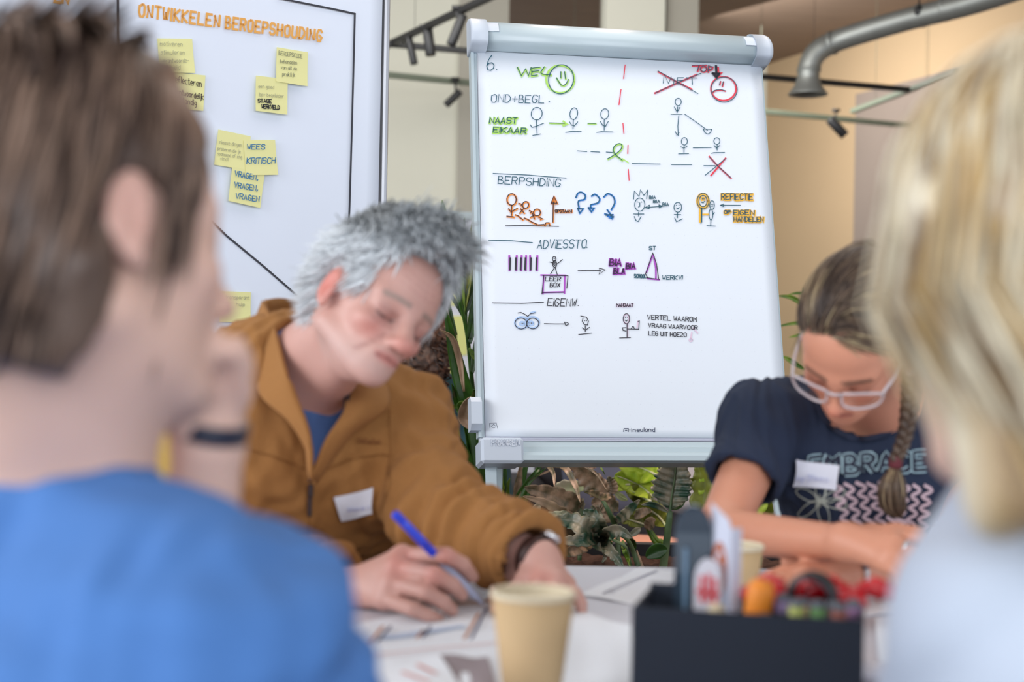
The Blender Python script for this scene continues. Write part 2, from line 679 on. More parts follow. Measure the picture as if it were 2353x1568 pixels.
def spot(mount, a, b, r, label, lit=False, pink=False):
    mount, a, b = np.array(mount), np.array(a), np.array(b)
    root = empty('track_spotlight', (a + b) / 2, label, 'spotlight', 'black track spotlights')
    d = (b - a) / np.linalg.norm(b - a)
    L_ = np.linalg.norm(b - a)
    V, Fs = lathe(a, [(0.0005, 0), (r * 0.9, 0), (r, 0.006), (r, L_ - 0.004), (r * 0.93, L_), (r * 0.9, L_ - 0.012), (r * 0.82, L_ - 0.02)], 24, d)
    mesh('lamp_body', V, Fs, M_black, root)
    em = mat('lit_lens', (255, 236, 200), 0.3, 0, emis=((255, 226, 170), 9.0)) if lit else mat('lens_pink' if pink else 'lens_dark', (170, 120, 130) if pink else (60, 60, 60), 0.2, 0)
    V, Fs = lathe(a, [(0.0005, L_ - 0.010), (r * 0.82, L_ - 0.010), (r * 0.86, L_ - 0.014)], 24, d)
    mesh('lens', V, Fs, em, root)
    mdl = a + (b - a) * 0.3
    V, Fs = merge([tube([mount + [0, 0, 0.0], mount - [0, 0, 0.03], mdl + (mount - mdl) * 0.25, mdl], 0.007, 8), box(mount, (0.05, 0.03, 0.02))])
    mesh('mount_arm', V, Fs, M_black, root)


spot(P(928, 88, 7.9), P(938, 80, 7.8), P(952, 148, 7.8), 0.021, 'narrow black spotlight pointing down, nearest the pinboard edge')
spot(P(975, 62, 7.6), P(981, 60, 7.6), P(990, 128, 7.6), 0.028, 'black spotlight with its lamp glowing, pointing straight down', True)
spot(P(1050, 18, 7.2), P(1064, 34, 7.2), P(1036, 104, 7.2), 0.025, 'slanted black spotlight beside the flipchart corner, pinkish lens', False, True)
spot(P(1046, 182, 8.9), P(1058, 210, 8.9), P(1024, 242, 8.9), 0.023, 'small black spotlight hanging below the grey-green track')
spot(P(1921, 254, 9.9), P(1906, 274, 9.9), P(1942, 312, 9.9), 0.034, 'black spotlight aimed down beneath the silver duct outlet')

# ================================================================== DUCT
M_galv = mat('galvanised_steel', (150, 152, 148), 0.5, 0.16, 9, 0.1, metal=0.7)
root = empty('ventilation_duct', P(1900, 120, 8), 'silver galvanised ventilation duct with an elbow and flared outlet', 'duct')
path = catmull([P(2520, -88, 7.0), P(2250, 2, 7.5), P(2080, 46, 7.8), P(1940, 88, 8.0), P(1882, 116, 8.02), P(1860, 152, 8.02), P(1858, 192, 8.02)], 8)
V, Fs = tube(path, 0.062, 28)
mesh('pipe', V, Fs, M_galv, root)
base = P(1857, 184, 8.02)
V, Fs = lathe(base, [(0.064, 0.01), (0.066, 0), (0.078, -0.035), (0.108, -0.075), (0.112, -0.084), (0.1, -0.082), (0.07, -0.03), (0.05, 0.0)], 36)
mesh('flared_outlet', V, Fs, M_galv, root)
for (px, py, D, q) in ((1912, 99, 8.01, 1), (2170, 22, 7.65, 1), (1859, 160, 8.02, 0), (2116, 36, 7.75, 1)):
    c = P(px, py, D)
    d = (path[8] - path[30]) if q else np.array([0, 0, 1.0])
    d = d / np.linalg.norm(d)
    V, Fs = lathe(c, [(0.06, -0.012), (0.067, -0.01), (0.067, 0.01), (0.06, 0.012)], 28, d)
    mesh('joint_ring', V, Fs, M_galv, root)
V, Fs = merge([box(P(2112, 26, 7.70), (0.05, 0.05, 0.05), bev=0.01), tube([P(2112, 26, 7.70), [P(2112, 26, 7.7)[0], P(2112, 26, 7.7)[1], CEIL]], 0.004, 6)])
mesh('bracket', V, Fs, M_black, root)

# ================================================================== BACKGROUND FURNITURE
M_dark = mat('charcoal_upholstery', (44, 40, 44), 0.85, 0.15, 20)
root = empty('sofa', (1.0, 5.4, 0), 'dark charcoal sofa in the lounge behind the planter', 'sofa')
for nm, c, s in (('seat', (1.0, 5.35, 0.28), (1.8, 0.8, 0.26)), ('backrest', (1.0, 5.8, 0.5), (1.8, 0.2, 0.5)), ('armrest', (0.05, 5.35, 0.35), (0.18, 0.85, 0.4)), ('armrest', (1.95, 5.35, 0.35), (0.18, 0.85, 0.4))):
    V, Fs = box(c, s, bev=0.04)
    mesh(nm, V, Fs, M_dark, root)
for x in (0.15, 1.85):
    for y in (5.0, 5.7):
        V, Fs = tube([(x, y, 0), (x, y, 0.17)], 0.02, 8)
        mesh('leg', V, Fs, M_black, root)


def cushion(c, s, m, name, label, cat, rot=0.3):
    F = np.array([[math.cos(rot), 0, -math.sin(rot)], [0, 1, 0], [math.sin(rot), 0, math.cos(rot)]])
    n = 14
    V, Fs = [], []
    for sd in (1, -1):
        for i in range(n + 1):
            for j in range(n + 1):
                a, b = i / n * 2 - 1, j / n * 2 - 1
                t = ((1 - a ** 4) * (1 - b ** 4)) ** 0.5
                pin = 1 - 0.08 * (abs(a * b))
                V.append(np.array(c) + F.T @ np.array([a * pin * s[0] / 2, sd * t * s[1] / 2, b * pin * s[2] / 2]))
    o = (n + 1) ** 2
    for sd in (0, 1):
        for i in range(n):
            for j in range(n):
                k = sd * o + i * (n + 1) + j
                f = (k, k + 1, k + n + 2, k + n + 1)
                Fs.append(f if sd else f[::-1])
    return tag(mesh(name, V, Fs, m), label, cat)


cushion((0.70, 5.16, 0.615), (0.36, 0.14, 0.34), mat('white_linen', (226, 216, 214), 0.9, 0.05), 'cushion', 'white cushion on the dark sofa, behind the leaves under the flipchart', 'cushion', 0.2)
cushion((0.33, 5.08, 0.585), (0.28, 0.13, 0.28), mat('blue_grey_linen', (112, 116, 134), 0.9, 0.05), 'cushion', 'blue-grey cushion on the dark sofa, behind the leaves', 'cushion', -0.2)

M_salm = mat('peach_lit_salmon', (236, 168, 140), 0.8, 0.05)  # stand-in body; its salmon colour paints in the peach-lit planter rim
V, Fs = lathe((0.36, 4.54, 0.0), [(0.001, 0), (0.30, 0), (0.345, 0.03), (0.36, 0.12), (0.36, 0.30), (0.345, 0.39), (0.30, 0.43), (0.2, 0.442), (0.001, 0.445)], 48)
tag(mesh('rim_stand_in', V, Fs, M_salm), 'round salmon stand-in for the peach-lit planter rim, behind the trough', 'rim_stand_in')

# white board with yellow sheets far behind the man
root = empty('poster_stand', (-0.15, 6.2, 0), 'white board with yellow sheets far behind the grey-haired man', 'board')
V, Fs = box((-0.05, 6.2, 1.02), (0.62, 0.03, 1.18), bev=0.004)
mesh('panel', V, Fs, mat('white_panel', (232, 232, 240), 0.5, 0.01), root, smooth=False)
V, Fs = merge([box((-0.05, 6.19, 1.62), (0.66, 0.05, 0.035)), box((-0.38, 6.19, 1.02), (0.035, 0.05, 1.2)), box((0.28, 6.19, 1.02), (0.035, 0.05, 1.2))])
mesh('frame', V, Fs, mat('pale_grey_frame', (190, 202, 204), 0.5, 0.02), root, smooth=False)
M_ysheet = mat('yellow_sheet', (238, 238, 150), 0.8, 0.02)
for (x, z, a, b) in ((-0.26, 1.33, 0.17, 0.2), (-0.27, 1.10, 0.15, 0.17), (-0.05, 1.3, 0.15, 0.2), (0.1, 1.05, 0.15, 0.15), (-0.3, 0.9, 0.1, 0.12)):
    V, Fs = box((x, 6.18, z), (a, 0.004, b))
    mesh('yellow_sheet', V, Fs, M_ysheet, root, smooth=False)
for x in (-0.36, 0.26):
    V, Fs = merge([tube([(x, 6.2, 0.02), (x, 6.2, 0.45)], 0.015, 8), tube([(x, 5.95, 0.02), (x, 6.45, 0.02)], 0.016, 8)])
    mesh('leg', V, Fs, mat('pale_grey_frame', (190, 202, 204)), root)

# ================================================================== EASEL (flipchart stand)
YW, TL = math.radians(9.97), math.radians(13.9)
ex = np.array([math.cos(YW), math.sin(YW), 0])
ny_ = np.array([-math.sin(YW), math.cos(YW), 0])
ez = np.array([0, 0, 1.0]) * math.cos(TL) + ny_ * math.sin(TL)
nb = np.cross(ex, ez)                 # faces the camera
O = np.array([-0.053, 3.098, 0.870])
H, W = 0.914, 0.69


def B(u, v, w_=0.0):
    return O + ex * u + ez * v + nb * w_


def extr(prof, u0, u1, inset=0.0, vc=0.0, wc=0.0):
    """profile [(v, w)] extruded along the easel's width"""
    n = len(prof)
    V = [B(u0, v, w_) for v, w_ in prof] + [B(u1, v, w_) for v, w_ in prof]
    Fs = [(i, (i + 1) % n, (i + 1) % n + n, i + n) for i in range(n)] + [tuple(range(n))[::-1], tuple(range(n, 2 * n))]
    return V, Fs


M_alu = mat('light_grey_enamel', (190, 206, 213), 0.3, 0.015, 8)
M_plast = mat('pale_grey_plastic', (203, 213, 226), 0.42, 0.015, 20)
M_board = mat('white_board', (236, 240, 246), 0.3, 0.01)
ea = empty('flipchart_easel', (0.35, 3.0, 0), 'pale grey flipchart easel holding the big paper pad', 'easel')
V, Fs = box(B(W / 2 - 0.002, H / 2 + 0.01, -0.022), (W + 0.02, H + 0.1, 0.018), [ex, ez, nb])
mesh('back_panel', V, Fs, M_board, ea, smooth=False)
V, Fs = merge([extr([(-0.0, -0.035), (H, -0.035), (H, 0.0), (-0.0, 0.0)], -0.0165, -0.0095), extr([(-0.0, -0.03), (H, -0.03), (H, -0.004), (-0.0, -0.004)], -0.0095, -0.002)])
mesh('side_rail', V, Fs, M_alu, ea, smooth=False)
V, Fs = extr([(-0.0, -0.035), (H, -0.035), (H, -0.004), (-0.0, -0.004)], W + 0.0005, W + 0.006)
mesh('side_rail', V, Fs, M_alu, ea, smooth=False)


def smooth_prof(p, n=5):
    q = catmull([(a, b, 0) for a, b in p] , n)
    return [(x[0], x[1]) for x in q]


hp = [(0.000, 0.010), (0.006, 0.034), (0.016, 0.041), (0.030, 0.0425), (0.046, 0.036), (0.060, 0.024), (0.071, 0.008), (0.078, -0.010), (0.078, -0.03), (0.0, -0.032)]
hps = smooth_prof(hp[:8]) + hp[8:]
V, Fs = extr([(H + a - 0.002, b) for a, b in hps], -0.004, W + 0.006)
o = mesh('clamp_bar', V, Fs, M_alu, ea)
big = [(H - 0.002 + (a - 0.037) * 1.13 + 0.037, b * 1.06 + 0.003) for a, b in hps]
for s_, (u0, u1) in ((-1, (-0.022, 0.018)), (1, (W - 0.024, W + 0.021))):
    # end cap with a rounded outer side
    n = len(big)
    V, Fs = [], []
    steps = [(u1, 0.997), (u0 + 0.006, 1.0), (u0 + 0.001, 0.95), (u0, 0.86)] if s_ < 0 else [(u0, 0.997), (u1 - 0.014, 1.0), (u1 - 0.005, 0.93), (u1, 0.76)]
    cv, cw = H + 0.036, 0.004
    for (u, k) in steps:
        V += [B(u, cv + (a - cv) * k, cw + (b - cw) * k) for a, b in big]
    for q in range(len(steps) - 1):
        Fs += [(q * n + i, q * n + (i + 1) % n, (q + 1) * n + (i + 1) % n, (q + 1) * n + i) for i in range(n)]
    Fs += [tuple(range(n)), tuple(range((len(steps) - 1) * n, len(steps) * n))]
    parts = [(V, Fs)]
    uu = 0.031 if s_ < 0 else W - 0.035
    mesh('end_cap', *merge(parts), M_plast, ea)
    V, Fs = extr([(H - 0.002 + a, b + 0.0022) for a, b in smooth_prof(hp[3:6])] + [(H + 0.04, 0.03), (H + 0.03, 0.03)], uu - 0.013, uu + 0.013)
    mesh('cap_catch', V, Fs, M_plast, ea, smooth=False)
tp = [(-0.0095, 0.001), (-0.013, 0.004), (-0.022, 0.007), (-0.0245, 0.018), (-0.036, 0.021), (-0.0385, 0.032), (-0.046, 0.035), (-0.0475, 0.046), (-0.058, 0.046), (-0.062, 0.03), (-0.062, -0.03), (-0.0095, -0.03)]
V, Fs = extr(tp, 0.06, W - 0.04)
mesh('pen_tray', V, Fs, M_alu, ea, smooth=False)
for (u0, u1) in ((-0.019, 0.074), (W - 0.062, W + 0.014)):
    V, Fs = box(B((u0 + u1) / 2, -0.0370, 0.006), (u1 - u0, 0.056, 0.088), [ex, ez, nb], 0.006)
    mesh('tray_end', V, Fs, M_plast, ea, smooth=False)
M_emb = mat('embossed_rim_shade', (186, 198, 216), 0.4, 0.01)
M_emb2 = mat('embossed_face_light', (218, 226, 238), 0.4, 0.01)
ls = text('FRANKEN', 0.0, 0.0, 0.0125, 0.060)
for k, (mm, wd, off) in enumerate(((M_emb, 0.0036, 0.0508), (M_emb2, 0.0021, 0.0514))):  # darker rim and paler face paint in the relief shading
    V, Fs = ribbons([[(a + 0.004, -b - 0.027) for a, b in l] for l in ls], wd, lambda p: B(p[0], p[1], 0), nb, off)
    mesh('embossed_lettering', V, Fs, mm, ea, smooth=False)
# side clamp on the left rail
V, Fs = extr([(0.012, 0.014), (0.024, 0.03), (0.072, 0.03), (0.085, 0.016), (0.085, -0.02), (0.012, -0.02)], -0.036, -0.012)
mesh('side_clamp', V, Fs, M_plast, ea, smooth=False)


def leg(a, b, wd, dp, m, nm='leg'):
    a, b = np.array(a), np.array(b)
    d = (b - a) / np.linalg.norm(b - a)
    u = np.array([1.0, 0, 0])
    u -= d * (u @ d)
    u /= np.linalg.norm(u)
    V, Fs = box((a + b) / 2, (np.linalg.norm(b - a), wd, dp), [d, u, np.cross(d, u)], 0.002)
    mesh(nm, V, Fs, m, ea, smooth=False)


leg(P(1128, 1045, 3.11), P(1151, 1996, 2.92), 0.026, 0.02, M_alu)
leg(P(1768, 1040, 3.22), P(1940, 1960, 3.0), 0.026, 0.02, M_alu)
leg(P(1147, 1040, 3.17), P(1122, 1775, 3.54), 0.02, 0.02, M_alu)

# ------------------------------------------------------------------ the paper pad and its drawings
pad = empty('flipchart_pad', B(W / 2, 0, 0), 'large white flipchart pad covered in marker drawings, clamped in the easel', 'paper pad')
rows = [[B(u, v, w_ + (0.004 if v < 0.02 and u < 0.05 else 0)) for u in (0.0, 0.03, 0.35, 0.66, W)] for v, w_ in ((H - 0.003, 0.0), (0.6, 0.0), (0.1, 0.001), (0.0, 0.003))]
M_paper = mat('white_paper', (236, 243, 252), 0.75, 0.006, 6)
V, Fs = sheet(rows, 0.001, 3)
mesh('top_sheet', V, Fs, M_paper, pad)
for i, (dv, w_) in enumerate(((0.004, -0.002), (0.007, -0.004), (0.002, -0.006))):
    V, Fs = box(B(W / 2 - 0.001 * i, H / 2 - dv, w_), (W - 0.002, H, 0.0008), [ex, ez, nb])
    mesh('under_sheet', V, Fs, mat('paper_edge', (226, 226, 240), 0.8, 0.01), pad, smooth=False)
PO = B(0, 0, 0.0022)


def Z1(L_):
    return [(1080 + a / 3.1797, 20 + b / 3.1797) for a, b in L_]


def Z2(L_):
    return [(1080 + a / 3.1797, 380 + b / 3.1797) for a, b in L_]


INK = {}


def ink(key, lines, z, wd=2.1, off=0.0008):
    off = 0.0032 if key == 'navy' else off
    wd = wd * 0.88 if off > 0.0005 else wd
    INK.setdefault((key, wd, off), []).extend([z(l) for l in lines])


tl, gr, rd, bk, og, bl, am, pu, lb, pk = 'teal', 'green', 'red', 'black', 'orange', 'blue', 'amber', 'purple', 'light_blue', 'pink'
HI = 0.0003


def both(lines, z, hi, hw, wd=2.1, k=tl, dx=3, dy=3):
    ink(k, lines, z, wd)
    ink(hi, [[(a + dx, b + dy) for a, b in l] for l in lines], z, hw, HI)


def stick(x, y, rx, ry, body, arms, base, z, k=tl):
    ink(k, [ellp(x, y, rx, ry, 22, 0.15), body, arms, base], z)


# upper half
ink(tl, [[(160, 340), (135, 375), (122, 420), (130, 448), (150, 452), (172, 435), (176, 412), (160, 395), (138, 400), (126, 415)], [(194, 443), (196, 446)]], Z1, 2.4)
both([[(345, 428), (375, 490), (405, 440), (427, 490), (446, 430)], [(510, 428), (452, 435), (450, 490), (490, 485)], [(450, 460), (500, 455)], [(543, 425), (515, 465), (530, 480), (590, 485)]], Z1, gr, 5.5)
ink(tl, [ellp(665, 517, 90, 107, 36, 0.2)], Z1, 2.4)
ink(gr, [ellp(660, 515, 103, 101, 36, 0.2)], Z1, 5.0, HI)
both([[(663, 460), (663, 505)], [(690, 460), (697, 512)], [(630, 505), (648, 535), (665, 558), (685, 563), (705, 545), (718, 517)]], Z1, gr, 4.5)
ink(tl, text('OND+BEGL', 155, 683, 56, 385, 0.02, 0.1), Z1, 2.1)
ink(tl, [[(577, 678), (581, 682)]], Z1, 2.6)
both(text('NAAST', 140, 835, 42, 200, 0.02, 0.1), Z1, gr, 6, 2.4)
both(text('ElKAAR', 168, 903, 38, 235, 0.03, 0.1), Z1, gr, 6, 2.4)
stick(487, 768, 40, 46, [(485, 812), (490, 912)], [(440, 850), (453, 868), (485, 860), (538, 838)], [(458, 927), (515, 917)], Z1)
both([[(580, 835), (690, 838)]], Z1, gr, 4)
ink(gr, [[(680, 822), (712, 845), (680, 856)]], Z1, 4, HI)
stick(758, 768, 28, 43, [(755, 812), (752, 880)], [(727, 828), (742, 852), (762, 858), (787, 828)], [(698, 905), (735, 899), (812, 897)], Z1)
both([[(860, 838), (918, 839)]], Z1, gr, 4)
stick(984, 770, 29, 38, [(980, 808), (980, 888)], [(952, 825), (970, 855), (990, 860), (1010, 825)], [(925, 905), (960, 900), (1045, 902)], Z1)
ink(tl, [[(785, 1040), (853, 1045)], [(882, 1045), (948, 1049)], [(995, 1049), (1040, 1052)]], Z1)
both([catmull([(1005, 1097, 0), (1060, 1065, 0), (1100, 1030, 0), (1110, 1000, 0), (1090, 986, 0), (1060, 1000, 0), (1046, 1030, 0), (1060, 1065, 0), (1112, 1108, 0)], 4)[:, :2].tolist()], Z1, gr, 5)
ink(gr, [[(1112, 1095), (1160, 1128)]], Z1, 2.4, HI)
ink(rd, [[(1133, 412), (1122, 512)], [(1103, 590), (1088, 703)], [(1117, 838), (1124, 912)], [(1154, 998), (1152, 1060)], [(1156, 1175), (1162, 1255)]], Z1, 2.6)
ink(tl, [[(1412, 545), (1418, 478), (1450, 548), (1470, 500)], [(1490, 515), (1488, 550)], [(1560, 505), (1515, 505), (1512, 550), (1560, 552)], [(1515, 528), (1550, 525)], [(1580, 505), (1658, 508)], [(1622, 508), (1625, 555)], [(1372, 455), (1520, 540), (1665, 622)], [(1350, 618), (1520, 540), (1688, 472)]], Z1)
ink(rd, [[(1375, 460), (1520, 540), (1622, 590)], [(1350, 618), (1500, 550), (1655, 483)]], Z1, 4.5, HI)
both([[(1622, 415), (1725, 412)], [(1672, 415), (1660, 455)], ellp(1705, 440, 22, 20), [(1738, 462), (1742, 418), (1770, 425), (1765, 443), (1742, 448)]], Z1, rd, 4.5)
ink(bk, [[(1797, 420), (1801, 480)]], Z1, 6.5)
ink(bk, [[(1770, 472), (1800, 506), (1824, 476)], [(1780, 474), (1800, 496), (1814, 478)], [(1770, 472), (1824, 474)]], Z1, 5)
ink(rd, [[(1812, 430), (1815, 470), (1838, 470), (1806, 500)]], Z1, 5, HI)
ink(tl, [ellp(1856, 592, 96, 92, 36)], Z1)
ink(rd, [ellp(1852, 584, 92, 87, 36)], Z1, 4.2, HI)
both([[(1828, 530), (1822, 555)], [(1850, 533), (1842, 566)], [(1772, 612), (1782, 600), (1800, 594), (1835, 592), (1864, 600)]], Z1, rd, 3.6)
ink(tl, [ellp(1521, 682, 22, 27), [(1517, 718), (1513, 760)], [(1492, 718), (1508, 748), (1518, 748), (1534, 720)], [(1467, 772), (1550, 772)],
         [(1525, 782), (1518, 860), (1522, 930)], [(1500, 900), (1512, 925), (1528, 905)], [(1568, 772), (1650, 828), (1735, 890)],
         [(1703, 880), (1765, 882), (1758, 905), (1738, 918), (1718, 908), (1703, 880)],
         ellp(1566, 970, 22, 27), [(1564, 998), (1563, 1050)], [(1540, 1010), (1560, 1020), (1585, 1008)], [(1523, 1062), (1597, 1060)], [(1630, 1018), (1762, 1015)],
         ellp(1803, 968, 22, 24), [(1805, 993), (1805, 1035)], [(1783, 1000), (1800, 1020), (1825, 1000)], [(1765, 1058), (1780, 1053), (1860, 1052)],
         [(1185, 1133), (1390, 1137)], [(1470, 1140), (1620, 1140)], [(1708, 1148), (1790, 1148)], [(1868, 1095), (1790, 1160), (1718, 1218)], [(1750, 1085), (1810, 1150), (1905, 1236)]], Z1)
ink(rd, [[(1748, 1080), (1810, 1150), (1908, 1240)], [(1868, 1092), (1760, 1220)]], Z1, 4.0, HI)
# lower half
ink(tl, [[(168, 60), (300, 66), (430, 72), (560, 84), (702, 94)]] + text('BERPS+HDiNG'.replace('+', ''), 205, 135, 55, 455, 0.05, 0.1), Z2)
of = [ellp(303, 250, 34, 42), [(303, 290), (302, 368)], [(280, 318), (298, 340), (345, 315)], [(268, 372), (320, 378)], [(355, 278), (380, 286), (372, 296)], ellp(405, 290, 22, 25, 20, 0.3), [(395, 312), (362, 350)], [(368, 318), (395, 350)],
      [(432, 330), (452, 340), (440, 348)], ellp(488, 345, 25, 25), [(470, 365), (440, 380)], [(455, 350), (470, 390)], [(500, 378), (528, 390), (512, 395)], [(330, 362), (350, 370), (385, 398)], [(395, 385), (420, 395), (450, 415), (490, 432)], [(500, 435), (540, 432)],
      [(545, 440), (555, 420), (575, 420), (582, 440)], [(605, 415), (608, 270)], [(592, 277), (612, 225), (636, 278), (592, 277)]]
both(of, Z2, og, 4.5, 2.1, bk)
ink(og, [[(604, 268), (614, 240), (624, 270), (604, 268)], [(612, 240), (614, 272)]], Z2, 5, HI)
ink(bk, [[(260, 443), (400, 440), (647, 447)]], Z2)
both(text('OPSTAAN!', 622, 345, 20, 120), Z2, og, 3, 2.0, bk)
q1 = [catmull([(772, 235, 0), (785, 205, 0), (812, 197, 0), (840, 220, 0), (832, 250, 0), (790, 262, 0), (795, 318, 0)], 4)[:, :2].tolist(), [(785, 315), (825, 318), (800, 350), (785, 315)],
      catmull([(885, 225, 0), (912, 212, 0), (945, 245, 0), (930, 275, 0), (880, 290, 0), (884, 315, 0)], 4)[:, :2].tolist(), [(862, 310), (905, 312), (885, 340), (862, 310)],
      catmull([(975, 232, 0), (1005, 207, 0), (1045, 230, 0), (1055, 275, 0), (1030, 325, 0)], 4)[:, :2].tolist(), [(1000, 325), (1020, 352), (1030, 375)]]
ink(tl, q1, Z2)
ink(bl, [[(a + 3, b + 1) for a, b in l] for l in q1], Z2, 4.2, HI)
ink(bl, [[(985, 355), (1050, 362), (1000, 370), (1050, 378), (1020, 385), (1042, 392)]], Z2, 4.5, HI)
ink(tl, [[(985, 355), (1050, 375), (1030, 390)], [(992, 368), (1040, 360)]], Z2)
ink(tl, [[(1195, 248), (1200, 188), (1235, 230), (1245, 180), (1270, 220), (1299, 180), (1290, 245)], ellp(1240, 288, 37, 48), [(1226, 268), (1228, 271)], [(1252, 268), (1254, 271)], [(1240, 275), (1240, 300), (1230, 306)], [(1232, 343), (1232, 372)], [(1195, 357), (1270, 357)], [(1200, 375), (1213, 405), (1228, 412), (1250, 376)],
         [(1278, 310), (1405, 300)], [(1310, 292), (1278, 310), (1308, 318), (1310, 292)], [(1380, 290), (1405, 300), (1382, 312), (1380, 290)],
         ellp(1518, 308, 28, 36), [(1508, 292), (1509, 295)], [(1526, 290), (1527, 293)], [(1508, 312), (1518, 320), (1528, 308)], [(1515, 346), (1515, 385)], [(1492, 360), (1540, 362)], [(1495, 385), (1508, 413), (1552, 392)]]
    + text('BIA', 1312, 245, 22, 42) + text('BIA', 1340, 274, 20, 46) + text('BIA', 1408, 298, 24, 42), Z2)
ink(am, [ellp(1702, 262, 38, 50, 30)], Z2, 8, HI)
ink(am, [[(1680, 310), (1680, 415)], [(1700, 360), (1745, 360)], [(1692, 235), (1694, 258)], [(1712, 235), (1712, 255)]], Z2, 4.5, HI)
ink(tl, [ellp(1702, 262, 30, 41, 26), ellp(1702, 262, 43, 57, 30), [(1690, 270), (1702, 277), (1716, 262)], [(1697, 240), (1697, 248)], [(1709, 240), (1709, 248)], [(1690, 310), (1688, 425)], [(1694, 312), (1693, 415)],
         ellp(1768, 292, 17, 32), ellp(1760, 360, 14, 40), [(1785, 345), (1775, 360)], [(1760, 400), (1758, 442)], [(1730, 442), (1792, 445)], [(1762, 285), (1763, 288)], [(1774, 285), (1775, 288)], [(1763, 298), (1769, 302), (1775, 296)],
         [(1975, 293), (1832, 293)], [(1853, 283), (1828, 293), (1853, 303), (1853, 283)]], Z2)
for s, x, y, h_, w_ in (('REFlECTiE', 1838, 250, 42, 226), ('OP', 1858, 353, 24, 44), ('EiGEN', 1926, 362, 34, 150), ('HANDELEN', 1928, 410, 34, 215)):
    both(text(s, x, y, h_, w_, 0.01), Z2, am, 6, 2.2, tl)
ink(tl, [[(133, 548), (300, 552), (456, 566)]] + text('ADViESSTO', 490, 607, 62, 355, 0, 0.15) + [[(852, 600), (855, 603)]], Z2)
for x in (293, 335, 371, 404, 445, 486):
    ink(bk, [[(x + 1, 678), (x - 2, 765)]], Z2, 4.4)
    ink(pu, [[(x + 6 - (12 if x in (293, 445) else 0), 662), (x + 3 - (8 if x in (293, 445) else 0), 768)]], Z2, 4.6, HI)
ink(bk, [ellp(615, 685, 12, 18), ellp(618, 722, 14, 25), [(583, 708), (605, 715)], [(636, 722), (675, 690)], [(618, 748), (588, 795)], [(622, 748), (637, 800)], [(606, 712), (630, 728)], [(606, 722), (630, 740)], [(608, 705), (632, 718)], [(611, 680), (612, 682)], [(619, 680), (620, 682)],
         [(530, 805), (715, 808)], [(538, 810), (525, 942)], [(525, 930), (685, 928)], [(715, 810), (707, 900)]]
    + text('LEER', 548, 846, 30, 112, 0, 0.15) + text('BOX', 585, 890, 30, 70, 0, 0.1) + [[(788, 772), (860, 768), (945, 770)], [(945, 752), (988, 765), (942, 797), (952, 772), (945, 752)]], Z2)
ink(pu, [[(518, 803), (700, 805)], [(538, 810), (532, 940)], [(693, 810), (690, 935)], [(530, 930), (690, 926)]], Z2, 3.8, HI)
for s, x, y, h_, w_ in (('BIA', 1018, 733, 45, 84), ('BLA', 1050, 793, 40, 76), ('BIA', 1140, 755, 36, 62)):
    both(text(s, x, y, h_, w_, 0, 0.1), Z2, pu, 6, 2.2, bk, 1, 1)
ink(tl, text('ST', 1308, 619, 26, 50) + text('SCHOOL', 1200, 823, 26, 85, 0.02) + text('WERKVl', 1405, 836, 30, 145, 0, 0.1), Z2)
ink(bk, [[(1335, 640), (1282, 795), (1300, 825)], [(1338, 648), (1362, 720), (1378, 830)], [(1290, 822), (1385, 835)]], Z2)
ink(pu, [[(1335, 655), (1288, 785)], [(1343, 670), (1358, 755), (1358, 830)], [(1298, 828), (1382, 836)]], Z2, 4, HI)
ink(bk, [[(162, 1007), (380, 1010), (537, 1002)]] + text('EiGENW', 565, 1028, 54, 210, 0.02, 0.15) + [[(788, 1024), (791, 1027)]], Z2)
ink(bk, [ellp(372, 1157, 44, 40, 30, 0.2), ellp(458, 1157, 44, 39, 30), [(380, 1156), (384, 1158)], [(446, 1154), (450, 1156)], [(350, 1080), (372, 1076), (400, 1090), (422, 1106), (440, 1086), (475, 1078)], [(542, 1158), (620, 1160), (695, 1160)], [(690, 1147), (712, 1150), (720, 1162), (700, 1173), (690, 1147)],
         [(808, 1102), (850, 1110), (865, 1140), (858, 1168), (835, 1165), (820, 1140), (826, 1116)], [(838, 1136), (839, 1138)], [(852, 1136), (853, 1138)], [(842, 1172), (842, 1218)], [(820, 1188), (842, 1207), (872, 1185)], [(793, 1238), (887, 1228)],
         ellp(1142, 1122, 23, 37), [(1135, 1112), (1136, 1114)], [(1149, 1110), (1150, 1112)], [(1132, 1132), (1142, 1140), (1152, 1130)], [(1147, 1160), (1147, 1262)], [(1092, 1263), (1172, 1260)], [(1140, 1187), (1114, 1188), (1118, 1208), (1140, 1213)], [(1150, 1197), (1233, 1199), (1237, 1138), (1226, 1142)], [(1178, 1195), (1185, 1180), (1196, 1182), (1200, 1197)]]
    + text('MANDAAT', 1070, 1033, 22, 122) + text('VERTEL WAAROM', 1297, 1126, 32, 358, 0.05) + text('VRAAG WAARVOOR', 1303, 1184, 28, 358, 0.05) + text('LEG UiT HOE20', 1305, 1242, 29, 275, 0.05), Z2, 2.0)
ink(lb, [ellp(378, 1150, 50, 42, 30), ellp(455, 1148, 50, 42, 30), ellp(380, 1157, 14, 14), ellp(448, 1155, 14, 14), [(445, 1078), (475, 1070)]], Z2, 4, HI)
ink(pk, text('MANDAAT', 1070, 1035, 22, 122) + [ellp(1142, 1124, 20, 34), [(1152, 1160), (1152, 1260)], [(1220, 1190), (1228, 1140)], ellp(1613, 1277, 10, 10), [(1620, 1222), (1612, 1265)], [(1630, 1190), (1664, 1228)]], Z2, 3.2, HI)
